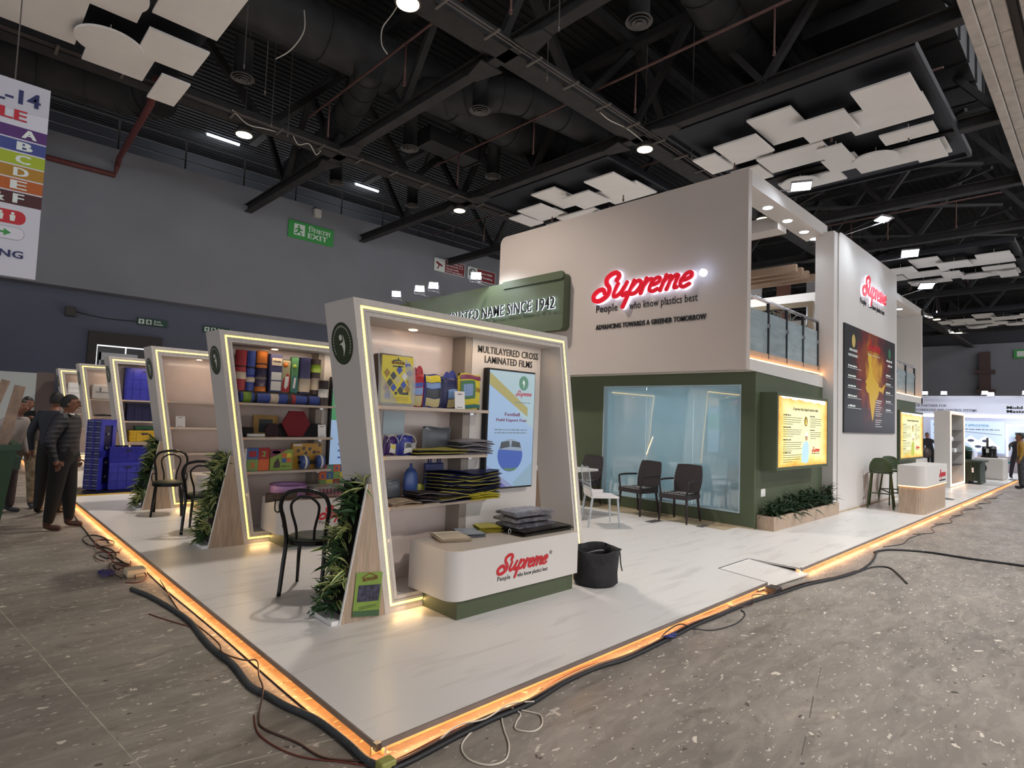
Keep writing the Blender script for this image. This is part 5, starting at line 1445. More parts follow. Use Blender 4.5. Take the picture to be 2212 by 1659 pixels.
counter(1.19, 2.66, 7.0, 7.5, .612, 'low white counter before the third frame')
# things on the near counter
def sheaf(x, y, w_, d_, n, ang, z, m, m2, label, name='brochure_pile', cat='brochure', th=.006, seed=1):
    return folded(x - w_ / 2, x + w_ / 2, y - d_ / 2, y + d_ / 2, z, n, th * n, m, label, m2, ang, wav=.002, name=name, seed=seed, cat=cat)
sheaf(1.56, 1.46, .26, .34, 4, -.35, .614, mat('tan_print', (196, 176, 150), .4, var=.1), mat('cream_print', (214, 200, 176), .4), 'tan printed brochures at the left of the near counter', seed=11)
sheaf(1.80, 1.50, .22, .28, 4, -.4, .614, mat('navy_print', (50, 62, 88), .35, var=.2), mat('pale_blue_print', (160, 168, 178), .35), 'navy and pale blue folder between the brochures and the yellow cloth', name='folder', cat='folder', seed=12)
folded(1.93, 2.14, 1.42, 1.62, .614, 5, .05, mat('acid_yellow_cloth', (196, 184, 66), .45, var=.15), 'folded acid yellow bags on the counter', mat('yellow_green_cloth', (160, 150, 50), .45), -.4, wav=.008, name='folded_bag', seed=13, cat='bag')
t = thing('white_ring', 'small white ring hanging off the yellow bags', 'ring', (2.08, 1.30, .62)); obj('ring', BM().tube([(2.08 + .022 * math.cos(a), 1.285 + .008 * math.cos(a), .64 + .022 * math.sin(a)) for a in [k * math.pi / 7 for k in range(14)]], .003, 5, closed=True), OFFW, t)
folded(2.10, 2.74, 1.12, 1.55, .614, 3, .045, mat('black_olive_tarp', (50, 48, 42), .4, var=.25, vscale=14), 'large black folded tarpaulin overhanging the right end of the counter', None, .0, wav=.02, seed=14)
for k, (dz, lab) in enumerate(((.66, 'lowest of three film wrapped grey cloth packs on the counter'), (.712, 'middle of three film wrapped grey cloth packs on the counter'), (.765, 'topmost of three film wrapped grey cloth packs on the counter'))):
    folded(2.12 - .01 * k, 2.60 - .02 * k, 1.22, 1.52, dz, 1, .050, mat('wrapped_grey_cloth', (158, 156, 164), .25, var=.35, vscale=25, bump=.6, bscale=30), lab, mat('wrapped_grey_cloth_b', (136, 132, 138), .22, var=.35, vscale=25, bump=.6), -.02 * k, wav=.008, name='wrapped_pack', seed=20 + k, cat='pack')

# second frame contents
BEFORE = set(C.objects)
def mat_roll(x, z0, z1, r, y, label, m, bands=(), horiz=False, cat='mat', x1=None):
    t = thing('yoga_mat', label, 'mat', (x, y, z0))
    if not horiz:
        obj('roll', BM().cyl((x, y, z0), (x, y, z1), r, seg=20), m, t)
        b = BM()
        obj('roll_spiral', BM().ring(disc(x, y, r * .7, n=14), disc(x, y, r * .6, n=14), (Vector((0, 0, z1)), Vector((1, 0, 0)), Vector((0, 1, 0))), 0, .002), BLACK, t)
        for (v0, v1, bm_) in bands:
            obj('band', BM().cyl((x, y, z0 + (z1 - z0) * v0), (x, y, z0 + (z1 - z0) * v1), r + .003, seg=20, caps=True), bm_, t)
    else:
        obj('roll', BM().cyl((x, y, z0 + r), (x1, y, z0 + r), r, seg=20), m, t)
        for (v0, v1, bm_) in bands:
            obj('band', BM().cyl((x + (x1 - x) * v0, y, z0 + r), (x + (x1 - x) * v1, y, z0 + r), r + .003, seg=20), bm_, t)
    return t
MR = mat('mat_red', (150, 46, 54), .6); MB_ = mat('mat_blue', (50, 70, 140), .6); MO = mat('mat_orange', (196, 112, 44), .6); MN = mat('mat_navy', (52, 54, 92), .6); MK = mat('mat_charcoal', (58, 50, 52), .6); LB = mat('mat_label_cream', (190, 176, 156), .5); LG = mat('mat_label_green', (110, 140, 40), .5)
zs = 1.84
mat_roll(.91, zs, 2.31, .062, 4.70, 'red yoga mat roll at the left end of the top mat row', MR, ((.58, .61, BLACK), (.28, .46, LB)))
mat_roll(1.02, zs, 2.31, .056, 4.70, 'blue yoga mat roll with a photo band, second from the left', MB_, ((.56, .60, BLACK), (.22, .34, LB), (.34, .4, BLU)))
mat_roll(1.145, zs, 2.32, .066, 4.69, 'orange yoga mat roll with a dark picture label', MO, ((.66, .69, BLACK), (.12, .58, mat('mat_label_dark', (52, 44, 72), .4)), (.3, .36, LB)))
t = thing('yoga_mat_box', 'square navy yoga mat box with cream bands', 'box', (1.295, 4.69, zs)); obj('box', BM().box(1.225, 1.365, 4.62, 4.76, zs, 2.30), MN, t)
for a_, b_, m_ in ((2.16, 2.25, LB), (1.86, 1.97, OFFW), (1.985, 2.08, OFFW)): obj('label', BM().box(1.24, 1.36, 4.614, 4.62, a_, b_), m_, t)
lettering(t, 'YOGA MAT', FX(1.25, 4.614, 2.2), .1, .018, INK)
t = thing('exercise_pack', 'red skipping rope pack with a white tag in the mat row', 'pack', (1.42, 4.68, zs)); obj('pouch', BM().box(1.375, 1.49, 4.65, 4.73, zs, 2.24).bevel(.02, 2), mat('clear_olive_pouch', (150, 146, 110), .25), t); obj('insert', BM().prism([(1.38, 1.85), (1.475, 1.85), (1.485, 2.02), (1.45, 2.08), (1.39, 1.98)], FX(0, 4.648, 0), 0, .004), REDD, t); obj('tag', BM().prism([(1.41, 1.91), (1.43, 1.88), (1.46, 1.93), (1.465, 2.04), (1.42, 2.04)], FX(0, 4.643, 0), 0, .003), OFFW, t); obj('ball', BM().lathe([(.003, -.035), (.025, -.025), (.036, 0), (.025, .025), (.003, .035)], (1.42, 4.66, 2.18), 12), MO, t)
t = thing('exercise_pack', 'green edged skipping rope pack in the mat row', 'pack', (1.535, 4.68, zs)); obj('pouch', BM().box(1.495, 1.59, 4.65, 4.72, zs, 2.29).bevel(.015, 2), mat('clear_green_pouch', (70, 120, 76), .25), t); obj('insert', BM().box(1.51, 1.575, 4.644, 4.65, 1.85, 2.05), TEAL, t); obj('tag', BM().prism([(1.515, 1.9), (1.545, 1.9), (1.555, 2.03), (1.53, 2.03)], FX(0, 4.64, 0), 0, .003), OFFW, t); obj('ball', BM().lathe([(.003, -.025), (.018, -.018), (.026, 0), (.018, .018), (.003, .025)], (1.53, 4.64, 2.17), 12), mm('lime', (150, 170, 60)), t)
mat_roll(1.68, zs, 2.29, .077, 4.70, 'thick slate blue yoga mat roll with cream label', MN, ((.05, .42, LB),))
mat_roll(1.84, zs, 2.29, .066, 4.73, 'charcoal yoga mat roll with a green tag', MK, ((.12, .46, LB), (.62, .84, LG)))
mat_roll(1.93, 1.702, 2.02, .062, 4.66, 'short charcoal roll with a white patterned label at the right end', MK, ((.32, .66, OFFW),))
mat_roll(.90, 1.702, 0, .062, 4.66, 'blue yoga mat lying along the top shelf, left one', MB_, ((.05, .22, LG), (.28, .34, BLACK), (.62, .80, LB)), True, x1=1.45)
mat_roll(1.455, 1.702, 0, .058, 4.665, 'blue yoga mat lying along the top shelf, right one', MB_, ((.0, .12, MK), (.13, .24, MR), (.60, .66, BLACK)), True, x1=1.865)
# middle shelf of frame two
t = thing('picture_frame_pack', 'wooden framed pack standing on the middle shelf of the second frame', 'frame', (1.25, 4.74, 1.302)); obj('frame', BM().ring(rect(1.11, 1.302, 1.40, 1.56), rect(1.175, 1.35, 1.34, 1.51), FX(0, 4.74, 0), -.03, 0), mat('ochre_wood', (150, 118, 60), .5, var=.2), t); obj('picture', BM().box(1.175, 1.34, 4.75, 4.76, 1.35, 1.51), DPH, t)
hexp = lambda cx, cz, r_: [(cx + r_ * math.cos(k * math.pi / 3), cz + r_ * math.sin(k * math.pi / 3)) for k in range(6)]
one('hexagon_pad', BM().prism(hexp(1.60, 1.465, .18), FX(0, 4.66, 0), -.03, 0), mat('maroon_foam', (112, 18, 30), .8), 'large dark red hexagon foam pad standing on the middle shelf', 'pad')
one('hexagon_pad', BM().prism(hexp(1.29, 1.385, .092), FX(0, 4.62, 0), -.025, 0), mat('dark_maroon_foam', (40, 14, 24), .8), 'small near black hexagon foam pad beside the large red one', 'pad')
one('oval_board', BM().prism(rrect(1.38, 1.303, 2.02, 1.47, .082, 6), FX(0, 4.72, 0), -.03, 0), mat('black_foam', (22, 20, 22), .7), 'long black round ended board behind the red hexagon', 'board')
one('foam_block', BM().box(.97, 1.10, 4.68, 4.82, 1.302, 1.41).bevel(.01, 1), BLACK, 'black block at the left of the middle shelf in the second frame', 'block')
one('paper_roll', BM().cyl((1.0, 4.62, 1.322), (1.20, 4.62, 1.322), .02, seg=12), OFFW, 'white paper roll lying at the front of the middle shelf', 'roll')
qr_card(1.87, 1.965, 1.302, 1.46, 4.61, 'white upright card at the right of the second frame middle shelf')
# lower shelf
def puzzle(x0, z0, nx, nz, s, y, label, cols, digits, th=.02):
    t = thing('puzzle_mat', label, 'mat', (x0, y, z0))
    for i in range(nx):
        for j in range(nz):
            q = []
            c_ = cols[(i + j * nx) % len(cols)]
            o = obj('tile', BM().box(x0 + i * s + .001, x0 + (i + 1) * s - .001, y, y + th, z0 + j * s + .001, z0 + (j + 1) * s - .001), c_, t)
            b = BM()
            for k in range(4):
                b.box(x0 + i * s + s * (.14 + .22 * k), x0 + i * s + s * (.24 + .22 * k), y - .001, y + .01, z0 + (j + 1) * s - .01, z0 + (j + 1) * s + .008)
            obj('tile_teeth', b, c_, o)
            d_ = digits[(i + j * nx) % len(digits)]
            if d_:
                lettering(o, d_, FX(x0 + (i + .3) * s, y, z0 + (j + .25) * s), s * .38, s * .5, cols[(i + j * nx + 1) % len(cols)], .04)
    return t
CP = [mm('foam_green', (126, 160, 90), .7), mm('foam_orange', (208, 104, 60), .7), mm('foam_blue', (70, 100, 156), .7), mm('foam_red', (160, 42, 46), .7)]
puzzle(1.03, .902, 2, 2, .132, 4.66, 'number puzzle mat, 1 to 4, on the lower shelf of the second frame', [CP[0], CP[1], CP[2], CP[3]], ['3', '', '1', '2'], th=.05)
one('block_side', BM().box(1.005, 1.028, 4.66, 4.72, .902, 1.165), OFFW, 'white box edge beside the number puzzle mat', 'box')
t = thing('toy_box', 'pink and green play mat box in the middle of the lower shelf', 'box', (1.43, 4.66, .902)); obj('box', BM().box(1.30, 1.57, 4.65, 4.70, .902, 1.15), mm('box_lime', (130, 156, 66)), t); F = FX(1.30, 4.65, .902)
flat(t, 'print_patch', [(0, .25), (0, .15), (.1, .19), (.2, .248)], F, PUR); flat(t, 'print_patch', disc(.07, .215, .05, .02), F, OFFW)
for k, (a_, b_, c_) in enumerate(((.14, .15, CP[1]), (.2, .15, YEL), (.14, .09, CP[2]), (.2, .09, CP[1]))): flat(t, 'print_tile', rect(a_, b_, a_ + .055, b_ + .05), F, c_)
flat(t, 'printed_figure', [(.04, .03), (.05, .09), (.08, .13), (.09, .15), (.1, .13), (.12, .08), (.12, .03)], F, BRN); words(t, F, .14, .04, .1, .01, INK)
t = thing('toy_box', 'large golden toy box with wheels print at the right of the lower shelf', 'box', (1.78, 4.68, .902)); obj('box', BM().box(1.585, 1.97, 4.69, 4.75, .902, 1.22), mm('box_gold', (176, 132, 44)), t); F = FX(1.585, 4.69, .902)
flat(t, 'print_patch', rect(.01, .285, .12, .31), F, OFFW)
for a_, b_ in ((.05, .22), (.12, .25), (.2, .24), (.26, .2), (.06, .14), (.33, .29), (.15, .19)): flat(t, 'printed_shape', [(a_, b_), (a_ + .03, b_ - .02), (a_ + .045, b_ + .02), (a_ + .02, b_ + .03)], F, DPH)
lettering(t, 'PZZA', (F[0] + Vector((.26, 0, .19)), F[1], F[2]), .1, .03, BRN, .03)
t = thing('roller_wheel', 'blue foam dumbbell roller in front of the golden toy box', 'roller', (1.80, 4.62, .902))
obj('axle', BM().cyl((1.64, 4.63, .99), (1.98, 4.63, .99), .022, seg=10), BLACK, t)
for xx in (1.66, 1.87): obj('wheel', BM().lathe([(.03, 0), (.08, .01), (.086, .05), (.08, .09), (.03, .1)], (xx, 4.63, .99), 18, axis='x'), mm('roller_blue', (60, 84, 140)), t); obj('wheel_band', BM().cyl((xx + .035, 4.63, .99), (xx + .062, 4.63, .99), .088, seg=18), OFFW, t)
for o in list(C.objects):
    if o not in BEFORE and o.parent is None:
        o.location.x -= .02; o.location.y -= .04
        ROOTM[o.name] = Matrix.Translation((-.02, -.04, 0)) @ ROOTM.get(o.name, Matrix())
# second counter goods
t = thing('lilac_tub', 'round lilac tub on the second counter', 'tub', (1.42, 4.42, .614)); obj('tub', BM().lathe([(.0, 0), (.19, 0), (.2, .005), (.205, .13), (.2, .145), (.19, .14), (.18, .02), (0, .02)], (1.42, 4.38, .614), 28), mat('lilac_plastic', (166, 124, 172), .3), t); obj('rim', BM().ring(disc(1.42, 4.38, .208, n=28), disc(1.42, 4.38, .192, n=28), (Vector((0, 0, .755)), Vector((1, 0, 0)), Vector((0, 1, 0))), 0, .008), mat('plum_rim', (84, 44, 96), .3), t)
t = thing('gift_box', 'flat box with pink checked sides on the second counter', 'box', (1.85, 4.4, .614)); obj('box', BM().box(1.66, 2.1, 4.2, 4.5, .614, .70), mat('checked_pink', (176, 110, 120), .5), t); obj('lid', BM().box(1.65, 2.11, 4.19, 4.51, .70, .725), mat('glassy_lid', (140, 140, 132), .2), t)
b = BM()
for k in range(9): b.box(1.67 + k * .048, 1.69 + k * .048, 4.197, 4.2, .63, .70)
b.box(1.66, 2.1, 4.196, 4.2, .65, .662)
obj('check_stripe', b, mm('dark_plum', (70, 30, 50)), t)
t = pouch(1.06, 1.42, .60, .70, 4.14, .09, 'black and gold soft pouch lying over the corner of the second counter', mat('black_gold_cloth', (66, 50, 38), .5, var=.4, vscale=14), (), name='soft_pouch')
obj('strap', BM().tube(crom([(1.16, 4.1, .62), (1.15, 4.08, .52), (1.19, 4.08, .49), (1.22, 4.09, .55), (1.2, 4.1, .62)], 3), .008, 6), BLACK, t)
folded(1.50, 1.9, 4.06, 4.22, .614, 2, .02, mat('patterned_paper', (150, 120, 110), .4, var=.3, vscale=30), 'patterned papers at the front of the second counter', seed=31, name='paper_pile', cat='paper')
puzzle(1.92, .66, 4, 3, .095, 4.62, 'tall alphabet puzzle mat under the second screen', [CP[0], YEL, CP[3], mm('foam_sea', (90, 140, 120), .7), CP[1], CP[2]], ['', '', 'E', '', '5', '2'])
# third frame card, fourth, fifth and sixth contents
qr_card(1.01, 1.13, 1.302, 1.47, 7.6, 'white upright card on the empty shelf of the third frame')
CB = mat('crate_blue', (50, 54, 168), .4); CBD = mat('crate_blue_dark', (16, 18, 66), .45)
def crate(x0, x1, y0, y1, z0, z1, label, m, name='plastic_crate', lid=False, holes=True):
    t = thing(name, label, 'crate', ((x0 + x1) / 2, (y0 + y1) / 2, z0))
    th = .015
    obj('base', BM().box(x0, x1, y0, y1, z0, z0 + .02), m, t)
    b = BM()
    b.box(x0, x1, y0, y0 + th, z0 + .02, z1).box(x0, x1, y1 - th, y1, z0 + .02, z1).box(x0, x0 + th, y0, y1, z0 + .02, z1).box(x1 - th, x1, y0, y1, z0 + .02, z1)
    obj('wall', b, m, t)
    obj('rim', BM().ring(rect(x0 - .012, y0 - .012, x1 + .012, y1 + .012), rect(x0 + th, y0 + th, x1 - th, y1 - th), (Vector((0, 0, z1 - .03)), Vector((1, 0, 0)), Vector((0, 1, 0))), 0, .03), m, t)
    b = BM()
    n = max(2, int((x1 - x0) / .12))
    for k in range(n + 1):
        xx = x0 + (x1 - x0) * k / n
        b.box(xx - .008, xx + .008, y0 - .01, y0, z0 + .02, z1 - .03)
    for zz in (z0 + (z1 - z0) * .35, z0 + (z1 - z0) * .65): b.box(x0, x1, y0 - .008, y0, zz, zz + .01)
    obj('rib', b, m, t)
    obj('handle_slot', BM().box((x0 + x1) / 2 - .05, (x0 + x1) / 2 + .05, y0 - .011, y0 - .009, z1 - .08, z1 - .05), CBD, t)
    if lid: obj('lid', BM().box(x0 - .01, x1 + .01, y0 - .01, y1 + .01, z1, z1 + .02), m, t)
    return t
crate(.90, 1.55, 10.72, 10.92, 1.702, 2.32, 'tall blue crate standing on the top shelf of the fourth frame', CB)
crate(.96, 1.60, 10.70, 10.92, 1.302, 1.64, 'dark blue crate on the middle shelf of the fourth frame', CBD)
t = crate(1.02, 1.50, 10.66, 10.9, .905, 1.12, 'yellow open bin on the lower shelf of the fourth frame', mat('bin_yellow', (206, 166, 30), .4), name='storage_bin')
crate(1.12, 1.45, 10.72, 10.88, 1.125, 1.2, 'green bin showing inside the yellow one', mat('bin_green', (40, 110, 70), .4), name='storage_bin')
t = thing('cool_box', 'white lidded box on the shelf of the fifth frame', 'box', (1.05, 14.1, 1.702)); obj('box', BM().box(.88, 1.32, 14.05, 14.3, 1.702, 2.05).bevel(.03, 2), WHITE, t); obj('latch', BM().box(1.02, 1.05, 14.03, 14.05, 1.88, 1.98).box(.95, 1.2, 14.035, 14.05, 1.86, 1.875), GREY, t)
t = thing('drawer_unit', 'white drawer unit on the shelf of the sixth frame', 'drawer unit', (1.0, 17.4, 1.702)); obj('body', BM().box(.82, 1.15, 17.36, 17.6, 1.70, 2.14), WHITE, t)
for k in range(3): obj('drawer', BM().box(.84, 1.13, 17.345, 17.36, 1.73 + k * .135, 1.85 + k * .135), QRW, t)
one('round_tray', BM().lathe([(.0, 0), (.2, 0), (.22, .03), (.0, .05)], (1.1, 13.7, 1.32), 20), BLACK, 'black round tray resting above the blue pallets', 'tray')

# ---------------------------------------------------------------- triangular planters at the frame legs
def leaf_mesh(L, W_, bend, m_i=None):
    me = bpy.data.meshes.new('leaf')
    b = bmesh.new()
    n = 5
    rows = []
    for i in range(n + 1):
        u = i / n
        wd = W_ * math.sin(math.pi * (u * .92 + .06)) ** .8
        x = L * u * (1 - .12 * bend * u)
        z = -bend * L * u * u * .55
        rows.append([b.verts.new((x, -wd / 2, z + wd * .25)), b.verts.new((x, -wd * .22, z + .02 * wd)), b.verts.new((x, wd * .22, z + .02 * wd)), b.verts.new((x, wd / 2, z + wd * .25))])
    for i in range(n):
        for j in range(3):
            f = b.faces.new([rows[i][j], rows[i + 1][j], rows[i + 1][j + 1], rows[i][j + 1]])
            f.material_index = 0 if j == 1 else 1
            f.smooth = True
    b.to_mesh(me); b.free()
    return me
LFG = mat('leaf_green', (66, 92, 54), .42, var=.25, vscale=18); LFY = mat('leaf_cream_edge', (188, 192, 122), .45, var=.15, vscale=18); LFD = mat('leaf_dark_green', (48, 74, 44), .42, var=.2, vscale=18)
LM = []
for k in range(6):
    for mm2 in ((LFG, LFY), (LFD, LFD), (LFG, LFG)):
        me = leaf_mesh(.085 + .015 * k, .020 + .004 * (k % 3), .35 + .3 * (k % 4))
        me.materials.append(mm2[0]); me.materials.append(mm2[1])
        LM.append((me, mm2))
def planter(y, label, seed, n_rosettes, leaves_per, stuff=False, x_bot=.605, apex=.775, zt=1.10, dep=.40):
    rr = random.Random(seed)
    t = thing('wedge_planter', label, 'planter', (.8, y + .2, PZ))
    A, B_ = (x_bot, PZ), (apex, zt)
    xr = lambda z: .98 - (z - PZ) * SLN - .002
    obj('side_board', BM().prism([A, (xr(PZ), PZ), (xr(zt), zt), B_], FX(0, y + .0, 0), -.018, -.001), WOOD, t)
    obj('board_edge', BM().prism([(A[0] - .006, A[1]), (A[0], A[1]), B_, (B_[0] - .006, B_[1])], FX(0, y, 0), -.02, .0), QRW, t)
    obj('slope_board', BM().prism([(A[0] + .06, A[1]), (A[0] + .08, A[1]), (B_[0] + .04, B_[1] - .01), (B_[0] + .01, B_[1] - .01)], FX(0, y + .02, 0), -(dep - .04), 0), BLACK, t)
    obj('foot_board', BM().box(A[0] - .06, A[0] + .06, y + .02, y + dep - .01, PZ, PZ + .03), QRW, t)
    Mi = ROOTM[t.name].inverted()
    big = BM() if stuff else None
    for k in range(n_rosettes):
        f = (k + rr.random()) / n_rosettes
        f = min(.99, f)
        bx = A[0] + (B_[0] - A[0]) * f + .01
        bz = A[1] + .04 + (B_[1] - A[1] - .05) * f
        by = y + .06 + rr.random() * (dep - .12)
        kind = rr.random()
        for q in range(leaves_per):
            idx = rr.randrange(6) * 3 + (0 if kind < .5 else (1 if kind < .8 else 2))
            me = LM[idx][0]
            az = rr.uniform(math.radians(100), math.radians(260))
            el = rr.uniform(-.2, 1.15)
            M = Matrix.Translation((bx + rr.uniform(-.02, .02), by + rr.uniform(-.02, .02), bz + rr.uniform(-.02, .03))) @ Matrix.Rotation(az, 4, 'Z') @ Matrix.Rotation(-el, 4, 'Y') @ Matrix.Rotation(rr.uniform(-.8, .8), 4, 'X') @ Matrix.Scale(rr.uniform(.9, 1.45), 4)
            if stuff:
                vv = [big.b.verts.new(M @ v.co) for v in me.vertices]
                for p in me.polygons:
                    big.mi = 0 if idx % 3 != 1 else 2
                    if idx % 3 == 0 and p.material_index == 1: big.mi = 1
                    big._face([vv[i] for i in p.vertices], True)
            else:
                o = bpy.data.objects.new('leaf', me)
                C.objects.link(o)
                o.parent = t
                o.matrix_local = Mi @ M
    if stuff:
        tag(obj('foliage', big, [LFG, LFY, LFD], t), kind='stuff')
    return t
planter(1.5, 'nearest triangular wooden planter full of striped green leaves, brochure leaning on it', 5, 33, 9)
planter(4.47, 'second triangular wooden planter with leafy slope, beside the second frame', 6, 44, 10, True)
planter(7.45, 'third triangular wooden planter with leafy slope behind the far bentwood chair', 8, 44, 10, True)
planter(10.55, 'fourth leafy planter half hidden behind the blue pallets', 9, 30, 8, True)
# brochure leaning on the near planter
t = thing('brochure', 'green SILPAULIN brochure leaning on the wooden side of the near planter', 'brochure', (.81, 1.47, PZ))
bc = [(.69, .135), (.915, .10), (.935, .425), (.712, .45)]
F = (Vector((0, 1.487, 0)), Vector((1, 0, 0)), Vector((0, .02, 1)).normalized())
obj('cover', BM().prism(bc, F, 0, .004), mat('brochure_green', (122, 150, 62), .35, var=.08), t)
flat(t, 'photo_print', [(.722, .235), (.905, .215), (.92, .335), (.732, .355)], F, mat('photo_foliage', (50, 50, 70), .35, var=.8, vscale=40), d=.005)
flat(t, 'print_bar', [(.69, .135), (.915, .10), (.917, .145), (.693, .175)], F, mat('brochure_dark_green', (60, 92, 60), .4), d=.005)
flat(t, 'roof_mark', [(.757, .402), (.757, .41), (.82, .437), (.893, .401), (.893, .393), (.82, .429)], F, mm('roof_brown', (110, 56, 24)), d=.005)
lettering(t, 'SILPAULIN', (F[0] + F[1] * .763 + F[2] * .377, F[1], F[2]), .125, .026, mm('roof_brown', (110, 56, 24)), .04, d=.005)
for k in range(2): words(t, F, .74, .19 - k * .012, .15, .004, INK, d=.005)
# ---------------------------------------------------------------- chairs
def bentwood():
    t = thing('bentwood_chair', 'black bentwood chair nearest the camera, its hooped back towards us', 'chair', (0, 0, 0))
    sz = .45
    obj('seat', BM().lathe([(.0, sz - .015), (.19, sz - .015), (.2, sz), (.19, sz + .018), (.12, sz + .028), (0, sz + .03)], (0, 0, 0), 28), mat('olive_seat_pad', (52, 54, 40), .6), t)
    obj('seat_ring', BM().ring(disc(0, 0, .208, n=28), disc(0, 0, .17, n=28), (Vector((0, 0, sz - .04)), Vector((1, 0, 0)), Vector((0, 1, 0))), 0, .03), BLACKM, t)
    for sx in (-1, 1):
        obj('leg', BM().tube([(sx * .15, .13, sz - .02), (sx * .165, .15, .25), (sx * .185, .20, 0)], [.019, .017, .014], 10), BLACKM, t)
    hoop = [(-.175, -.235, 0), (-.17, -.19, .25), (-.165, -.165, sz), (-.185, -.19, .62), (-.205, -.22, .74), (-.165, -.235, .84), (-.07, -.245, .875), (0, -.247, .88), (.07, -.245, .875), (.165, -.235, .84), (.205, -.22, .74), (.185, -.19, .62), (.165, -.165, sz), (.17, -.19, .25), (.175, -.235, 0)]
    obj('back_hoop', BM().tube(crom(hoop, 5), .0175, 10), BLACKM, t)
    inner = [(-.075, -.175, sz + .01), (-.08, -.185, .56), (-.115, -.21, .70), (-.11, -.225, .77), (-.05, -.235, .82), (0, -.236, .825), (.05, -.235, .82), (.11, -.225, .77), (.115, -.21, .70), (.08, -.185, .56), (.075, -.175, sz + .01)]
    obj('inner_hoop', BM().tube(crom(inner, 5), .0115, 8), BLACKM, t)
    for sx in (-1, 1):
        obj('brace', BM().tube(crom([(sx * .17, -.17, sz + .1), (sx * .215, -.13, sz + .11), (sx * .22, -.06, sz + .06), (sx * .2, -.03, sz)], 4), .008, 6), BLACKM, t)
    return t
bc0 = bentwood()
bc0.location = (.82, 2.46, PZ); bc0.rotation_euler = (0, 0, -.78)
copy_tree(bc0, (.84, 5.50, PZ), -.5, 'black bentwood chair mostly hidden behind the second leafy planter')
copy_tree(bc0, (.80, 6.93, PZ), 2.85, 'black bentwood chair standing before the third, empty frame')

def armchair():
    t = thing('plastic_armchair', 'dark brown plastic armchair nearer the corner, by the big window', 'chair', (0, 0, 0))
    m = mat('brown_wicker_plastic', (44, 32, 36), .45, bump=.8, bscale=90)
    obj('seat', BM().grid(lambda u, v: Vector(((u - .5) * .46, (v - .5) * .44, .42 + .02 * (2 * u - 1) ** 2)), 6, 6).box(-.24, .24, -.235, -.215, .37, .44).box(-.24, -.22, -.23, .22, .37, .44).box(.22, .24, -.23, .22, .37, .44), m, t)
    obj('cushion', BM().box(-.2, .2, -.2, .18, .425, .455).bevel(.012, 2), mat('black_white_print', (30, 28, 30), .6), t)
    b = BM()
    rr = random.Random(4)
    for k in range(22):
        x, a = -.19 + .0175 * k, rr.uniform(-.012, .012)
        b.bar((x, -.202, .432), (x + a + .008, -.202, .45), .005)
        b.bar((x, -.15 + rr.uniform(-.04, .3), .456), (x + .02, -.15 + rr.uniform(-.04, .3), .456), .006, .002)
    obj('cushion_pattern', b, QRW, t)
    def bk(u, v):
        x = (u - .5) * (.40 + .06 * math.sin(math.pi * v))
        return Vector((x, .215 + .10 * v - .035 * (1 - (2 * u - 1) ** 2), .43 + .44 * v + .012 * (1 - (2 * u - 1) ** 2) * (v ** 4)))
    b = BM().grid(bk, 8, 8).grid(lambda u, v: bk(u, v) + Vector((0, .02, 0)), 8, 8)
    for u in (0, 1):
        b.tube([bk(u, k / 6) + Vector((0, .01, 0)) for k in range(7)], .013, 6)
    b.tube([bk(k / 8, 1) + Vector((0, .01, 0)) for k in range(9)], .013, 6)
    obj('backrest', b, m, t)
    for sx in (-1, 1):
        obj('leg', BM().tube([(sx * .215, -.2, .42), (sx * .235, -.225, 0)], [.022, .014], 8), m, t)
        obj('leg', BM().tube([(sx * .2, .2, .42), (sx * .225, .27, 0)], [.022, .014], 8), m, t)
        obj('armrest', BM().tube(crom([(sx * .225, -.2, .42), (sx * .24, -.215, .58), (sx * .25, -.19, .64), (sx * .25, 0, .65), (sx * .235, .22, .645)], 4), [.016] * 17, 8), m, t)
    return t
ac = armchair()
ac.location = (6.93, 2.40, PZ); ac.rotation_euler = (0, 0, -math.pi / 2 + .05); ROOTM[ac.name] = Matrix.Translation((6.93, 2.40, PZ))
copy_tree(ac, (6.97, 3.20, PZ), -math.pi / 2 - .12, 'dark brown plastic armchair in the middle of the three by the window')
copy_tree(ac, (6.95, 4.40, PZ), -math.pi / 2, 'dark brown plastic armchair behind the white table')
copy_tree(ac, (5.35, 4.55, PZ), math.pi / 2 + .4, 'dark brown plastic armchair seen past the near shelf frame')
# white and clear chair
t = thing('clear_back_chair', 'white seated chair with transparent back and clear legs at the table', 'chair', (5.55, 2.92, PZ), -2.2 + math.pi)
M = ROOTM[t.name]
def tb(b):
    b.b.transform(M); return b
CLR = mat('clear_acrylic', (206, 216, 222), .08, alpha=.32)
WCH = mat('white_chair_plastic', (226, 222, 220), .35)
obj('seat', tb(BM().box(-.22, .22, -.22, .2, .42, .45).bevel(.01, 2).box(-.22, .22, .185, .205, .45, .56).box(-.22, -.205, -.1, .2, .45, .5).box(.205, .22, -.1, .2, .45, .5)), WCH, t)
obj('backrest', tb(BM().grid(lambda u, v: Vector(((u - .5) * .42, .2 + .06 * v, .5 + .34 * v)), 4, 4)), CLR, t)
obj('back_frame', tb(BM().tube(crom([(-.215, .2, .45), (-.21, .25, .84), (0, .265, .85), (.21, .25, .84), (.215, .2, .45)], 4), .008, 6).tube([(-.21, .22, .62), (.21, .22, .62)], .008, 6)), mat('clear_edge', (190, 200, 206), .15, alpha=.7), t)
for sx in (-1, 1):
    for yy, y2 in ((-.2, -.23), (.18, .24)):
        obj('leg', tb(BM().tube([(sx * .2, yy, .42), (sx * .225, y2, 0)], [.018, .013], 8)), mat('clear_leg', (196, 204, 210), .12, alpha=.6), t)
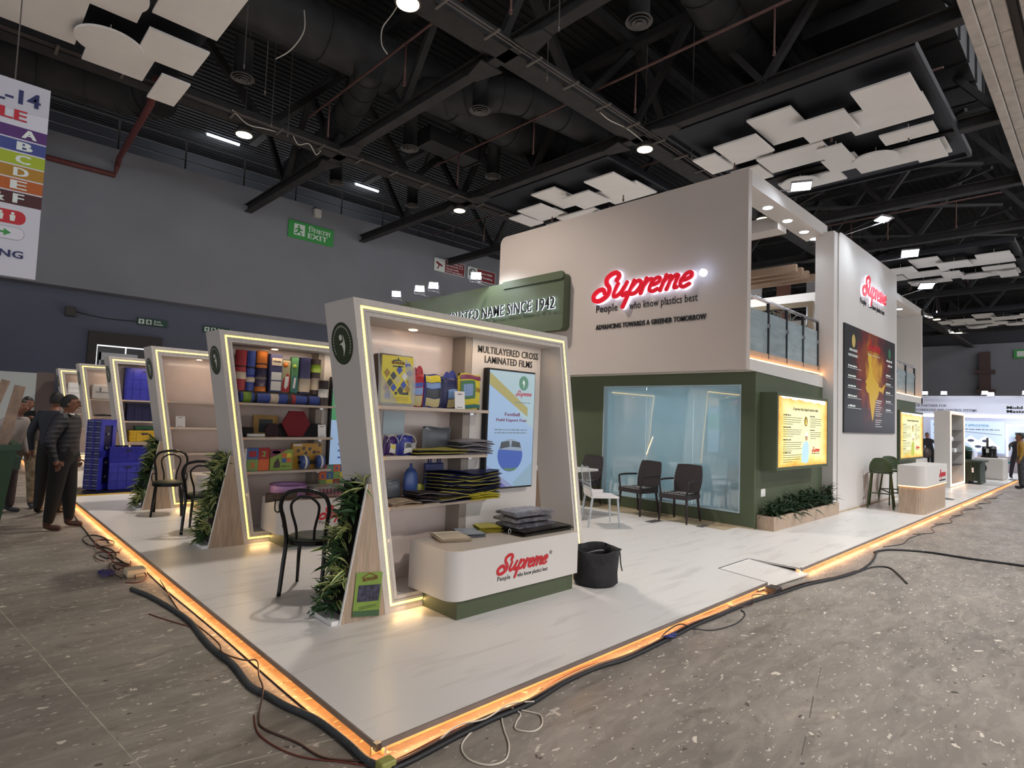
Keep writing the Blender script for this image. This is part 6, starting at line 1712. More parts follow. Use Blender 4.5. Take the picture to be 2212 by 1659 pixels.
# table
t = thing('meeting_table', 'white topped meeting table on a wooden base left of the window', 'table', (5.85, 3.95, PZ))
obj('tabletop', BM().prism(rrect(5.35, 3.55, 6.35, 4.55, .06), (Vector((0, 0, .80)), Vector((1, 0, 0)), Vector((0, 1, 0))), 0, .03), WCH, t)
obj('base_panel', BM().box(5.55, 6.15, 3.85, 4.25, PZ, .80), WOOD, t)
one('cable_loop', BM().tube([(4.95 + .16 * math.cos(a), 3.0 + .05 * math.cos(a), .25 + .15 * math.sin(a)) for a in [k * math.pi / 10 for k in range(20)]], .006, 5, closed=True), OFFW, 'loop of white cable standing on the floor beside the clear backed chair', 'cable')
b = BM()
# small unit seen through the foot of the window
t = thing('side_cabinet', 'dark framed cabinet seen through the lower right corner of the window', 'cabinet', (8.2, 1.9, PZ))
obj('frame', BM().box(7.8, 7.86, 1.65, 2.15, PZ, .62).box(7.8, 8.3, 1.65, 1.7, PZ, .62).box(7.8, 8.3, 2.1, 2.15, PZ, .62).box(7.8, 8.3, 1.65, 2.15, .6, .64), mat('taupe_wood', (104, 92, 84), .5), t)
obj('door', BM().box(7.87, 7.9, 1.72, 1.86, PZ + .05, .58).box(7.87, 7.9, 1.95, 2.08, PZ + .05, .58), QRW, t)
one('speaker_box', BM().box(8.0, 8.15, 2.0, 2.15, .645, .95).bevel(.01, 1), BLACK, 'black box standing on the cabinet behind the window', 'box')

# bar stools
def stool(loc, rz, label):
    G = mat('olive_stool_plastic', (62, 76, 44), .45)
    t = thing('bar_stool', label, 'stool', (0, 0, 0))
    obj('seat', BM().grid(lambda u, v: Vector(((u - .5) * .40, (v - .5) * .36, .72 + .015 * (2 * u - 1) ** 2)), 6, 6).box(-.2, .2, -.18, .18, .69, .715), G, t)
    bk = lambda u, v: Vector(((u - .5) * (.40 - .14 * v ** 3), .14 + .07 * v + .05 * (1 - (2 * u - 1) ** 2), .73 + .27 * v - .03 * v * abs(2 * u - 1) ** 3))
    obj('backrest', BM().grid(bk, 10, 6).grid(lambda u, v: bk(u, v) + Vector((0, .018, 0)), 10, 6).tube([bk(k / 8, 1) + Vector((0, .009, 0)) for k in range(9)], .011, 6), G, t)
    b = BM()
    for k in range(4):
        for j in range(6):
            p = bk(.2 + .12 * j, .3 + .18 * k) + Vector((0, -.003, 0))
            b.box(p.x - .014, p.x + .014, p.y - .002, p.y + .001, p.z - .006, p.z + .006)
    obj('back_slots', b, mat('slot_dark', (30, 38, 24), .6), t)
    for sx in (-1, 1):
        for sy in (-1, 1):
            obj('leg', BM().bar((sx * .16, sy * .15, .70), (sx * .22, sy * .24, 0), .024), G, t)
    obj('foot_rail', BM().bar((-.195, -.205, .26), (.195, -.205, .26), .022).bar((-.195, .205, .3), (.195, .205, .3), .022).bar((-.195, -.205, .26), (-.195, .205, .3), .022).bar((.195, -.205, .26), (.195, .205, .3), .022), G, t)
    t.location = loc; t.rotation_euler = (0, 0, rz)
    return t
stool((12.18, .88, PZ), 1.75, 'olive green bar stool nearer the planter, before the fin wall')
stool((13.05, .84, PZ), -.9, 'olive green bar stool beside the wood and white counter')

# reception counter on the right
t = thing('reception_counter', 'rounded counter with white top half, amber light line and wooden base', 'counter', (12.6, .25, PZ))
cp = rrect(11.66, .03, 13.66, .48, .16, 7, (1, 0, 0, 0))
cz = (Vector((0, 0, 0)), Vector((1, 0, 0)), Vector((0, 1, 0)))
obj('base', BM().prism(rrect(11.69, .06, 13.63, .47, .15, 7, (1, 0, 0, 0)), cz, PZ, .60), WOOD, t)
obj('led_line', BM().prism(rrect(11.672, .042, 13.65, .475, .155, 7, (1, 0, 0, 0)), cz, .60, .615), glow('amber_counter_led', (255, 170, 80), 6), t)
obj('body', BM().prism(cp, cz, .615, 1.0), WALLW, t)
logo(t, FX(12.86, .03, .76), .62, RED, .003, fat=1.1); lettering(t, 'People who know plastics best', FX(12.88, .03, .66), .6, .045, INK, .03)

# plant trough under the near light box
t = thing('plant_trough', 'long low oak trough of dark leafy plants against the green wall', 'planter', (8.9, 1.2, PZ))
obj('trough', BM().box(7.37, 10.32, 1.10, 1.13, PZ, .30).box(7.37, 7.40, 1.131, 1.355, PZ, .30).box(10.29, 10.32, 1.131, 1.355, PZ, .30).box(7.401, 10.289, 1.33, 1.355, PZ, .30), WOOD, t)
obj('soil', BM().box(7.40, 10.29, 1.13, 1.33, PZ, .26), mat('dark_soil', (40, 32, 26), .9), t)
rr = random.Random(12)
LD = [mat('trough_leaf_dark', (30, 50, 30), .45, var=.2, vscale=14), mat('trough_leaf_mid', (52, 76, 48), .45, var=.2, vscale=14)]
px_ = [7.55, 7.85, 8.2, 8.5, 8.8, 9.1, 9.4, 9.7, 10.12]
for k, x in enumerate(px_):
    big = BM()
    hh = (.22, .3, .24, .34, .36, .4, .38, .3, .44)[k]
    for q in range(60):
        az = rr.uniform(0, 2 * math.pi); el = rr.uniform(-.1, 1.2)
        me = LM[rr.randrange(6) * 3][0]
        z = .26 + hh * rr.random() * .75
        M = Matrix.Translation((x + rr.uniform(-.05, .05), 1.22 + rr.uniform(-.04, .04), z)) @ Matrix.Rotation(az, 4, 'Z') @ Matrix.Rotation(-el, 4, 'Y') @ Matrix.Scale(rr.uniform(1.3, 2.0) * (1 - .4 * (z - .26) / hh), 4)
        vv = [big.b.verts.new(M @ v.co) for v in me.vertices]
        big.mi = rr.randrange(2)
        for p in me.polygons: big._face([vv[i] for i in p.vertices], True)
    o = obj('plant_foliage', big, LD, t); o['kind'] = 'stuff'
    obj('stem', BM().cyl((x, 1.22, .25), (x, 1.22, .26 + hh * .8), .01, seg=6), mat('stem_brown', (70, 60, 40), .7), t)

# wooden walkway strip and marks by the window
one('timber_strip', BM().box(6.82, 7.262, 1.6, 4.9, PZ, PZ + .003), mat('tan_floor_sheet', (176, 160, 132), .5, var=.15), 'tan sheet strip on the floor along the foot of the window wall', 'floor sheet')
for x, y, s, l in ((6.55, 2.62, .16, 'scrap of dark mesh on the floor before the window'), (6.85, 1.95, .12, 'small dark mesh scrap near the green corner')):
    t = thing('mesh_scrap', l, 'scrap', (x, y, PZ)); b = BM()
    for k in range(6): b.bar((x - s, y - s * .4 + k * s * .16, PZ + .004), (x + s, y - s * .3 + k * s * .15, PZ + .004), .008, .004)
    for k in range(6): b.bar((x - s + k * s * .4, y - s * .4, PZ + .005), (x - s + k * s * .38, y + s * .45, PZ + .005), .008, .004)
    obj('mesh', b, mat('scrap_grey', (96, 96, 96), .6), t)
# black grow bag beside the near counter
t = thing('fabric_bag', 'round black fabric bag with drawstring beside the near counter', 'bag', (3.02, 1.05, PZ))
bb = mat('black_bag_cloth', (32, 31, 34), .75, var=.3, vscale=8, bump=1.0, bscale=9)
b = BM(); seg = 32
def bagp(i, j):
    a = 2 * math.pi * i / seg
    r_, z_ = ((.19, 0), (.205, .03), (.21, .12), (.222, .22), (.232, .31), (.236, .335), (.222, .33), (.205, .28), (.19, .12), (.17, .03))[j]
    wv = .010 * math.sin(5 * a + j) + .006 * math.sin(11 * a + j * 2)
    return Vector((3.02 + (r_ + wv * (j > 0)) * math.cos(a), 1.05 + (r_ + wv * (j > 0)) * math.sin(a), PZ + z_ + .010 * math.sin(3 * a) * (j > 3)))
g = [[b.b.verts.new(bagp(i, j)) for j in range(10)] for i in range(seg)]
for i in range(seg):
    for j in range(9): b._face([g[i][j], g[(i + 1) % seg][j], g[(i + 1) % seg][j + 1], g[i][j + 1]], True)
b._face([g[i][0] for i in range(seg)][::-1]); b._face([g[i][9] for i in range(seg)])
obj('bag_body', b, bb, t)
obj('drawstring', BM().tube(crom([(3.24, .97, PZ + .31), (3.27, .95, PZ + .28), (3.26, .93, PZ + .18), (3.275, .92, PZ + .1)], 4), .006, 6), BLACK, t)
obj('inner_cord', BM().tube(crom([(2.88, 1.1, PZ + .28), (2.98, 1.0, PZ + .32), (3.1, 1.02, PZ + .3), (3.14, 1.12, PZ + .25)], 4), .007, 6), GREY, t)

# ---------------------------------------------------------------- blue pallets and boxes at the left end
A = Vector((.43, 9.86, 0)); dl = (Vector((.26, 10.09, 0)) - A).normalized(); dr = Vector((.69, 10.15, 0)) - A; dr.normalize()
for p in range(2):
    lab = ('plastic pallet standing upright at the front of the blue pair', 'plastic pallet standing upright behind the front one')[p]
    o_ = A + dl * (.15 * p)
    t = thing('plastic_pallet', 'blue ' + lab, 'pallet', (o_.x, o_.y, PZ + .02))
    M = Matrix(((dr.x, dl.x, 0, o_.x), (dr.y, dl.y, 0, o_.y), (0, 0, 1, PZ + .02), (0, 0, 0, 1)))
    b = BM().box(0, .42, .0, .012, 0, .10, M).box(0, .42, 0, .012, 1.12, 1.22, M).box(0, .42, 0, .012, .56, .68, M).box(0, .1, 0, .012, .1, 1.12, M).box(.32, .42, 0, .012, .1, 1.12, M)
    b.box(0, .42, .128, .14, 0, 1.22, M)
    obj('deck', b, CB, t)
    for k in range(26):
        obj('rib', BM().box(-.001, .02, .013, .127, .02 + k * .0465, .035 + k * .0465, M), mat('crate_blue_light', (120, 128, 206), .4) if k % 2 else CB, t)
    obj('core', BM().box(.012, .40, .013, .127, 0.005, 1.215, M), CBD, t)
    for k in range(4): obj('pin', BM().box(.18, .22, -.004, .014, .2 + k * .25, .24 + k * .25, M), GREY, t)
crate(.60, 1.15, 9.88, 10.3, PZ + .02, .56, 'lower of two large blue crates beside the upright pallets', CB, lid=True)
crate(.59, 1.16, 9.90, 10.3, .582, .86, 'upper of two large blue crates, reflecting light strips', mat('crate_blue_gloss', (36, 42, 150), .12), lid=False)
t = thing('floor_mat', 'black mat with a yellow edge under the blue pallets', 'mat', (.6, 9.9, PZ)); obj('mat_sheet', BM().box(.05, 1.2, 9.45, 10.4, PZ, PZ + .012), BLACK, t); obj('mat_edge', BM().box(.05, 1.2, 9.38, 9.45, PZ, PZ + .014), mat('mat_edge_yellow', (190, 156, 40), .5), t)

# far left boards, bin, planks
one('pale_partition', BM().box(-6, .2, 18.0, 18.08, FZ, 2.36), mat('pale_partition', (170, 176, 176), .6), 'pale upright board behind the people at the far left', 'partition')
one('brown_partition', BM().box(.2, .6, 18.02, 18.1, FZ, 2.39), mat('brown_partition', (98, 84, 80), .6), 'narrow brown board beside the pale one at the far left', 'partition')
t = thing('wheelie_bin', 'large dark green waste bin at the left edge with planks in it', 'bin', (-1.4, 6.3, FZ))
BG = mat('bin_dark_green', (30, 62, 36), .45)
b = BM()
tp = [(-2.1, 6.0), (-.95, 6.0), (-.95, 6.8), (-2.1, 6.8)]; bt = [(-1.95, 6.1), (-1.06, 6.1), (-1.06, 6.7), (-1.95, 6.7)]
v0 = [b.b.verts.new((x, y, FZ + .1)) for x, y in bt]; v1 = [b.b.verts.new((x, y, 1.1)) for x, y in tp]
for k in range(4): b._face([v0[k], v0[(k + 1) % 4], v1[(k + 1) % 4], v1[k]])
b._face(v0[::-1])
ti = [(x * .97 - .044, y * .98 + .128) for x, y in tp]
v2 = [b.b.verts.new((-1.525 + (x + 1.525) * .94, 6.4 + (y - 6.4) * .92, 1.1)) for x, y in tp]; v3 = [b.b.verts.new((-1.5 + (x + 1.5) * .9, 6.4 + (y - 6.4) * .9, .5)) for x, y in bt]
for k in range(4): b._face([v2[k], v2[(k + 1) % 4], v3[(k + 1) % 4], v3[k]]); b._face([v1[k], v1[(k + 1) % 4], v2[(k + 1) % 4], v2[k]])
b._face(v3)
obj('bin_body', b, BG, t)
obj('rim', BM().ring(rect(-2.13, 5.97, -.92, 6.83), rect(-2.06, 6.04, -.99, 6.76), (Vector((0, 0, 1.08)), Vector((1, 0, 0)), Vector((0, 1, 0))), 0, .06), BG, t)
obj('handle', BM().box(-.96, -.90, 6.15, 6.65, .93, .99).box(-.96, -.90, 6.2, 6.25, .85, .93), BG, t)
for x, y in ((-1.95, 6.15), (-1.1, 6.15), (-1.95, 6.65), (-1.1, 6.65)): obj('wheel', BM().cyl((x - .03, y, FZ + .08), (x + .03, y, FZ + .08), .08, seg=14), BLACK, t)
PK = mat('scrap_plank', (150, 126, 108), .7, var=.25, vscale=10)
one('scrap_plank', BM().bar((-1.12, 6.5, .7), (-.93, 6.6, 1.80), .105, .03, up=(0, 1, 0)), PK, 'wide scrap plank leaning out of the bin, right one', 'plank')
one('scrap_plank', BM().bar((-1.35, 6.55, .8), (-1.06, 6.6, 1.86), .08, .025, up=(0, 1, 0)), PK, 'scrap plank at the left edge leaning out of the bin', 'plank')

# ---------------------------------------------------------------- people
SKIN = mat('brown_skin', (126, 84, 64), .55)
HAIR = mat('black_hair', (14, 12, 12), .6, bump=.6, bscale=80)
def person(loc, rz, label, top, legs, shoes, H=1.7, arms=None, lean=0.0, hair=HAIR, stance=.10, step=.0, bulk=1.0, collar=None, glasses=False, quilt=None, head_turn=0.0, cap=None, headz=0.0):
    """one continuous skinned body standing at the origin, facing -Y; arms: list of (elbow, wrist) per side"""
    t = thing('person', label, 'person', loc, rz)
    s = H / 1.72
    J = {}
    def j(n, p, r): J[n] = (Vector(p) * s, r * s)
    ly = lambda z: -lean * max(0, z - .95)
    j('pel', (0, 0, .95), .145 * bulk); j('sp', (0, ly(1.12), 1.12), .14 * bulk); j('ch', (0, ly(1.32), 1.30), .155 * bulk); j('nb', (0, ly(1.44), 1.43), .10); j('nk', (0, ly(1.48) - .01, 1.48), .062); j('hd', (0, ly(1.56) - .015, 1.54), .055)
    arms = arms or (((-.27, .02, 1.15), (-.28, -.06, .90)), ((.27, .02, 1.15), (.28, -.06, .90)))
    for k, sx in enumerate((-1, 1)):
        j('sh%d' % k, (sx * .17, ly(1.4), 1.40), .075 * bulk); j('el%d' % k, arms[k][0], .052 * bulk); j('wr%d' % k, arms[k][1], .036)
        e, w_ = Vector(arms[k][0]), Vector(arms[k][1]); dd = (w_ - e).normalized()
        j('pa%d' % k, w_ + dd * .06, .034)
        st = step * (1 if k == 0 else -1)
        j('hp%d' % k, (sx * .09, 0, .90), .105 * (.5 + .5 * bulk)); j('kn%d' % k, (sx * (stance * .9), st * .5 - .01, .50), .078 * (.5 + .5 * bulk)); j('an%d' % k, (sx * stance, st, .10), .060); j('hl%d' % k, (sx * stance, st + .02, .045), .042); j('to%d' % k, (sx * (stance + .02), st - .16, .035), .034)
    E_ = [('pel', 'sp'), ('sp', 'ch'), ('ch', 'nb'), ('nb', 'nk'), ('nk', 'hd')]
    for k in (0, 1):
        k = str(k)
        E_ += [('ch', 'sh' + k), ('sh' + k, 'el' + k), ('el' + k, 'wr' + k), ('wr' + k, 'pa' + k), ('pel', 'hp' + k), ('hp' + k, 'kn' + k), ('kn' + k, 'an' + k), ('an' + k, 'hl' + k), ('hl' + k, 'to' + k)]
    names = list(J)
    me = bpy.data.meshes.new('sk')
    me.from_pydata([J[n][0] for n in names], [(names.index(a), names.index(c)) for a, c in E_], [])
    o = bpy.data.objects.new('sk', me); C.objects.link(o)
    md = o.modifiers.new('s', 'SKIN'); md.use_smooth_shade = True
    sv = me.skin_vertices[0].data
    for i, n in enumerate(names):
        r = J[n][1]
        fy = .72 if n in ('pel', 'sp', 'ch') else 1
        sv[i].radius = (r, r * fy) if n not in ('to0', 'to1', 'hl0', 'hl1') else (r, r * .9)
        sv[i].use_root = (n == 'pel')
    sb_ = o.modifiers.new('b', 'SUBSURF'); sb_.levels = 2
    dg = bpy.context.evaluated_depsgraph_get()
    m2 = bpy.data.meshes.new_from_object(o.evaluated_get(dg))
    bpy.data.objects.remove(o)
    b = BM(); b.b.from_mesh(m2)
    bpy.data.meshes.remove(m2)
    armn = {}
    def reg(c):
        best = None; bd = 9
        for a, d_ in E_:
            p, q = J[a][0], J[d_][0]
            v = q - p; l = v.length_squared
            u = max(0, min(1, (c - p).dot(v) / l)) if l else 0
            dist = (c - (p + v * u)).length - .0
            if dist < bd: bd = dist; best = (a, d_)
        n = best[1]
        if best in (('nb', 'nk'), ('nk', 'hd')): return 3 if c.z > 1.465 * s else 0
        if n.startswith('pa'): return 3
        if n.startswith('to') or n.startswith('hl'): return 2
        if best[1].startswith('an') and c.z < .09 * s: return 2
        if n[:2] in ('kn', 'an', 'hp'): return 1
        if c.z < .86 * s and n in ('sp', 'pel') : return 1
        return 0
    for f in b.b.faces:
        f.material_index = reg(f.calc_center_median()); f.smooth = True
    # head with face
    b.mi = 3
    hc = J['hd'][0] + Vector((0, -.012, .068)) * s
    Rz = Matrix.Translation(hc) @ Matrix.Rotation(head_turn, 4, 'Z')
    def hp_(u, v):
        th = 2 * math.pi * u; ph = math.pi * v
        x, y, z = math.sin(ph) * math.cos(th), math.sin(ph) * math.sin(th), math.cos(ph)
        jaw = 1 - .22 * max(0, -z) ** 1.3
        yy = y * .097 * (jaw if y < 0 else 1 - .1 * max(0, -z))
        if y < -.5 and -.35 < z < .1 and abs(x) < .28: yy -= .006
        return Rz @ (Vector((x * .077 * jaw, yy, z * .118)) * s)
    g = [[b.b.verts.new(hp_(i / 20, max(.01, min(.99, k / 14)))) for k in range(15)] for i in range(20)]
    for i in range(20):
        for k in range(14): b._face([g[i][k], g[(i + 1) % 20][k], g[(i + 1) % 20][k + 1], g[i][k + 1]], True)
    V = lambda x, y, z: Rz @ (Vector((x, y, z)) * s)
    b.cyl(V(0, -.088, .012), V(0, -.118, -.028), .006 * s, .015 * s, seg=8)     # nose
    b.tube([V(-.026, -.094, -.055), V(0, -.101, -.055), V(.026, -.094, -.055)], .006 * s, 6)   # lips
    for sx in (-1, 1):
        b.lathe([(.002, -.008), (.022 * s, -.004), (.026 * s, .004), (.004, .010)], V(sx * .078, .005, -.008), 10, axis='x')
    b.mi = 4
    for sx in (-1, 1):
        b.lathe([(.002, -.004), (.010 * s, 0), (.002, .005)], V(sx * .032, -.083, .018), 8, axis='y')
        b.tube([V(sx * .018, -.093, .040), V(sx * .048, -.082, .040)], .004 * s, 5)
    b.mi = 3
    for k in (0, 1):     # fingers and thumb
        w_, p_ = J['wr%d' % k][0], J['pa%d' % k][0]
        d_ = (p_ - w_).normalized(); sd = d_.cross(Vector((1, 0, 0))); sd = (sd if sd.length > .1 else d_.cross(Vector((0, 1, 0)))).normalized(); nn = d_.cross(sd)
        for q in range(4):
            o2 = p_ + sd * (.011 * (q - 1.5) * 1.35) * s
            L = (.056, .064, .060, .046)[q] * s
            b.tube([o2, o2 + d_ * L * .5, o2 + d_ * L * .82 + nn * L * .3, o2 + d_ * L * .92 + nn * L * .6], [.0095 * s, .009 * s, .0085 * s, .006 * s], 6)
        o2 = p_ - d_ * .03 * s + sd * .03 * s
        b.tube([o2, o2 + sd * .025 * s + d_ * .02 * s, o2 + sd * .03 * s + d_ * .05 * s], [.011 * s, .010 * s, .007 * s], 6)
    body = obj('body', _shift(b, t), [top, legs, shoes, SKIN, HAIR], t)
    if hair:
        def hr(u, v):
            th = 2 * math.pi * u; ph = math.pi * (.0 + .62 * v)
            x, y, z = math.sin(ph) * math.cos(th), math.sin(ph) * math.sin(th), math.cos(ph)
            k = 1.0
            if y < -.2: ph2 = min(ph, math.pi * .32); x, y, z = math.sin(ph2) * math.cos(th), math.sin(ph2) * math.sin(th), math.cos(ph2)
            return Rz @ (Vector((x * .084, y * .104 + .002, z * .126 + .002)) * s)
        hb = BM().grid(hr, 24, 8)
        obj('hair', _shift(hb, t), cap or hair, t)
    if glasses:
        gb = BM()
        for sx in (-1, 1):
            gb.tube([V(sx * .032 + .022 * math.cos(a), -.102, .015 + .016 * math.sin(a)) for a in [k * math.pi / 6 for k in range(12)]], .002, 5, closed=True)
            gb.tube([V(sx * .054, -.098, .018), V(sx * .08, -.01, .02)], .002, 5)
        obj('glasses', _shift(gb, t), BLACK, t)
    if collar:
        cb = BM().tube([Vector((.072 * math.cos(a), J['nb'][0].y + .062 * math.sin(a) - .005, 1.478 + .012 * math.sin(a))) * s for a in [k * math.pi / 9 for k in range(18)]], .017 * s, 8, closed=True)
        obj('collar', _shift(cb, t), collar, t)
    if False:
        qb = BM()
        for k in range(8):
            z = (.92 + .065 * k) * s
            rx, ry = .165 * bulk * s * (1 + .05 * math.sin(k)), .13 * bulk * s
            qb.tube([Vector((rx * math.cos(a), ly(z) * s + ry * math.sin(a), z)) for a in [q * math.pi / 12 for q in range(24)]], .011 * s, 6, closed=True)
        obj('jacket_quilting', _shift(qb, t), quilt, t)
    return t
def _shift(b, t):
    (b.b if isinstance(b, BM) else b).transform(ROOTM[t.name]); return b
def banded(name, c1, c2):
    m = mat(name, c1, .55)
    nt = m.node_tree; b = nt.nodes['Principled BSDF']
    tc = nt.nodes.new('ShaderNodeTexCoord'); wv = nt.nodes.new('ShaderNodeTexWave'); wv.bands_direction = 'Z'; wv.inputs['Scale'].default_value = 5.2; wv.inputs['Distortion'].default_value = .8
    rp = nt.nodes.new('ShaderNodeValToRGB'); rp.color_ramp.elements[0].color = lin(c1); rp.color_ramp.elements[1].color = lin(c2); rp.color_ramp.elements[0].position = .3
    nt.links.new(tc.outputs['Object'], wv.inputs['Vector']); nt.links.new(wv.outputs[0], rp.inputs[0]); nt.links.new(rp.outputs[0], b.inputs['Base Color'])
    bp = nt.nodes.new('ShaderNodeBump'); bp.inputs['Strength'].default_value = .4; bp.inputs['Distance'].default_value = .02; nt.links.new(wv.outputs[0], bp.inputs['Height']); nt.links.new(bp.outputs[0], b.inputs['Normal'])
    return m
PUFF = banded('charcoal_puffer', (30, 28, 34), (40, 38, 45))
PUFF2 = mat('charcoal_puffer_band', (50, 48, 58), .55)
TRB = mat('black_trousers', (16, 15, 16), .8)
SHB = mat('brown_shoes', (70, 44, 34), .4)
TRC = mat('camouflage_trousers', (128, 114, 92), .8, var=.55, vscale=14)
SHD = mat('grey_trainers', (56, 56, 64), .6, var=.5, vscale=30)
VEST = banded('black_vest', (20, 20, 22), (38, 38, 42))
person((-.42, 6.95, FZ), math.radians(62), 'man in charcoal quilted jacket and black trousers, glasses, white collar, seen from behind', PUFF, TRB, SHB, 1.70,
       (((-.30, .06, 1.13), (-.29, -.03, .88)), ((.30, .04, 1.13), (.30, -.05, .88))), stance=.14, step=.06, bulk=1.42, collar=QRW, glasses=True, quilt=PUFF2, head_turn=.2)
person((-.40, 8.25, FZ), math.radians(150), 'man in dark jacket standing directly behind the man with glasses', mat('navy_jacket', (30, 34, 44), .7), TRB, BLACK, 1.74, bulk=1.1, stance=.12)
person((-.66, 9.0, FZ), math.radians(-5), 'man in black vest and camouflage trousers holding a phone to his face', VEST, TRC, SHD, 1.66, (((-.25, -.12, 1.18), (-.07, -.26, 1.40)), ((.25, -.12, 1.18), (.06, -.26, 1.40))), stance=.14, step=.08, bulk=1.08, quilt=mat('vest_band', (36, 36, 40), .6))
t = thing('phone', 'black phone held up before the face of the man in camouflage trousers', 'phone', (-.67, 8.68, 1.44)); obj('case', BM().box(-.745, -.585, 8.66, 8.675, 1.40, 1.48).bevel(.004, 1), BLACK, t); obj('lens', BM().cyl((-.73, 8.66, 1.46), (-.73, 8.655, 1.46), .008, seg=8), GREY, t)
person((-.88, 8.6, FZ), math.radians(40), 'worker in dark jeans and trainers mostly hidden by the green bin', mat('pale_shirt', (150, 140, 136), .7), mat('dark_jeans', (52, 44, 46), .8), SHD, 1.62, lean=.25, stance=.12)
person((-1.25, 9.6, FZ), math.radians(20), 'worker in a white shirt at the far left behind the planks', mat('white_shirt', (204, 190, 190), .7), mat('grey_trousers', (90, 86, 84), .8), SHD, 1.72)
person((22.35, -.42, FZ), math.radians(190), 'man in yellow top and patterned shorts standing in the right aisle, back to us', mat('mustard_shirt', (150, 116, 44), .7), mat('dark_patterned_trousers', (52, 54, 58), .8, var=.6, vscale=16), BLACK, 1.70, stance=.12)
person((26.4, .05, PZ), math.radians(-60), 'man in dark clothes pointing with his left arm beside the man in yellow', mat('dark_sweater', (38, 34, 38), .8), mat('dark_trousers_b', (40, 36, 44), .8), BLACK, 1.55, (((-.33, -.2, 1.3), (-.42, -.42, 1.18)), ((.27, .02, 1.15), (.3, -.15, .95))), stance=.15, step=.12, lean=.15)
person((29.2, 3.15, FZ), math.radians(-100), 'distant figure in dark clothes bending at the far stand', mat('dark_sweater', (38, 34, 38), .8), TRB, BLACK, 1.6, lean=.5)

# ---------------------------------------------------------------- far end of the stand and the stand beyond
t = thing('lit_shelf_tower', 'distant upright white shelf unit edged with a warm light line', 'shelf unit', (20.2, 1.0, PZ))
obj('side_wall', BM().box(19.0, 19.15, .83, 1.20, PZ, 2.28), WALLW, t)
obj('back_wall', BM().box(19.15, 21.3, 1.12, 1.20, PZ, 2.28), mat('tower_back_grey', (120, 116, 112), .5), t)
obj('top_wall', BM().box(19.15, 21.3, .83, 1.20, 2.18, 2.28), WALLW, t)
obj('side_wall', BM().box(21.2, 21.3, .83, 1.20, PZ, 2.28), WALLW, t)
obj('led_strip', BM().ring(rect(19.1, PZ + .03, 21.28, 2.27), rect(19.16, PZ + .09, 21.22, 2.21), FX(0, .828, 0), 0, .01), glow('tower_warm_led', (255, 196, 140), 4), t)
for z in (.7, 1.05, 1.4, 1.75): obj('shelf', BM().box(19.15, 21.2, .86, 1.12, z - .02, z), mat('tower_shelf_dark', (70, 66, 64), .5), t)
for x, z, l, m_ in ((19.4, 1.75, 'dark item on the upper shelf of the distant tower', BLACK), (19.7, 1.40, 'pale pack on the third shelf of the distant tower', QRW), (20.2, 1.05, 'white bottle group marker on the second shelf of the distant tower', QRW), (20.6, 1.05, 'grey pack on the second shelf of the distant tower', GREY)):
    one('shelf_pack', BM().box(x, x + .3, .9, 1.05, z + .001, z + .14).bevel(.02, 1), m_, l.replace('white bottle group marker', 'white pack'), 'pack')
DG = mat('crate_dark_green', (34, 52, 40), .5)
t = thing('pallet_box', 'large dark green ribbed plastic pallet box on the platform', 'box', (21.9, .8, PZ))
obj('walls', BM().box(21.45, 22.5, .47, 1.13, PZ + .1, .76), DG, t); obj('rim', BM().box(21.35, 22.6, .40, 1.20, .76, .82), DG, t)
for y in (.5, .8, 1.1): obj('skid', BM().box(21.45, 22.5, y - .04, y + .04, PZ, PZ + .1), DG, t)
b = BM()
for k in range(8): b.box(21.42, 21.45, .49 + k * .085, .51 + k * .085, PZ + .1, .76)
for z in (.3, .42, .56): b.box(21.42, 21.45, .47, 1.13, z, z + .02)
obj('rib', b, DG, t)
for y in (.62, .95): obj('label', BM().box(21.41, 21.42, y, y + .05, .45, .6), QRW, t)
one('green_bucket', BM().lathe([(.0, 0), (.13, 0), (.16, .26), (.17, .27), (.15, .26), (.12, .02), (0, .02)], (22.5, .95, .823), 18), DG, 'small dark green bucket standing on the pallet box', 'bucket')
t = thing('water_tank_block', 'white moulded block with a round dark opening behind the pallet box', 'tank', (25.0, .6, PZ))
obj('block', BM().box(24.5, 25.7, .22, 1.02, PZ, .83).bevel(.05, 3), mat('off_white_moulding', (196, 190, 184), .5, bump=.3, bscale=6), t)
obj('opening', BM().lathe([(.06, 0), (.17, -.02), (.19, .0), (.19, .03), (.06, .03)], (24.49, .86, .47), 24, axis='x'), BLACK, t)
obj('opening_core', BM().cyl((24.46, .86, .47), (24.48, .86, .47), .08, seg=16), QRW, t)
t = thing('finned_canister', 'dark ribbed canister with an upright bar standing on the white block', 'canister', (25.0, .65, .83))
b = BM()
for k in range(6): b.lathe([(.2, 0), (.24, .012), (.2, .024)], (25.0, .66, .87 + .05 * k), 20)
obj('body', BM().lathe([(.0, 0), (.24, 0), (.24, .04), (.2, .05), (.2, .38), (0, .38)], (25.0, .66, .835), 20), BLACK, t); obj('fin', b, BLACK, t); obj('bar', BM().box(24.97, 25.03, .68, .74, 1.21, 1.52), mat('brown_bar', (90, 74, 70), .5), t); obj('tag', BM().box(24.74, 24.75, .64, .72, 1.0, 1.14), OFFW, t)
one('cyan_tube', BM().cyl((26.5, .38, .60), (26.5, .02, .76), .04, seg=10), mat('cyan_plastic', (110, 214, 216), .3), 'pale cyan tube leaning behind the white block', 'tube')
one('wrapped_bundle', BM().lathe([(.02, 0), (.16, .03), (.2, .14), (.15, .25), (.04, .3)], (19.0, 1.4, .9 - .0), 14, sy=.7), BRN, 'small dark bundle on a ledge left of the distant tower', 'bundle')
one('white_ledge', BM().box(17.6, 19.0, 1.36, 1.7, PZ, .9), WALLW, 'low white ledge beyond the second light box', 'ledge')

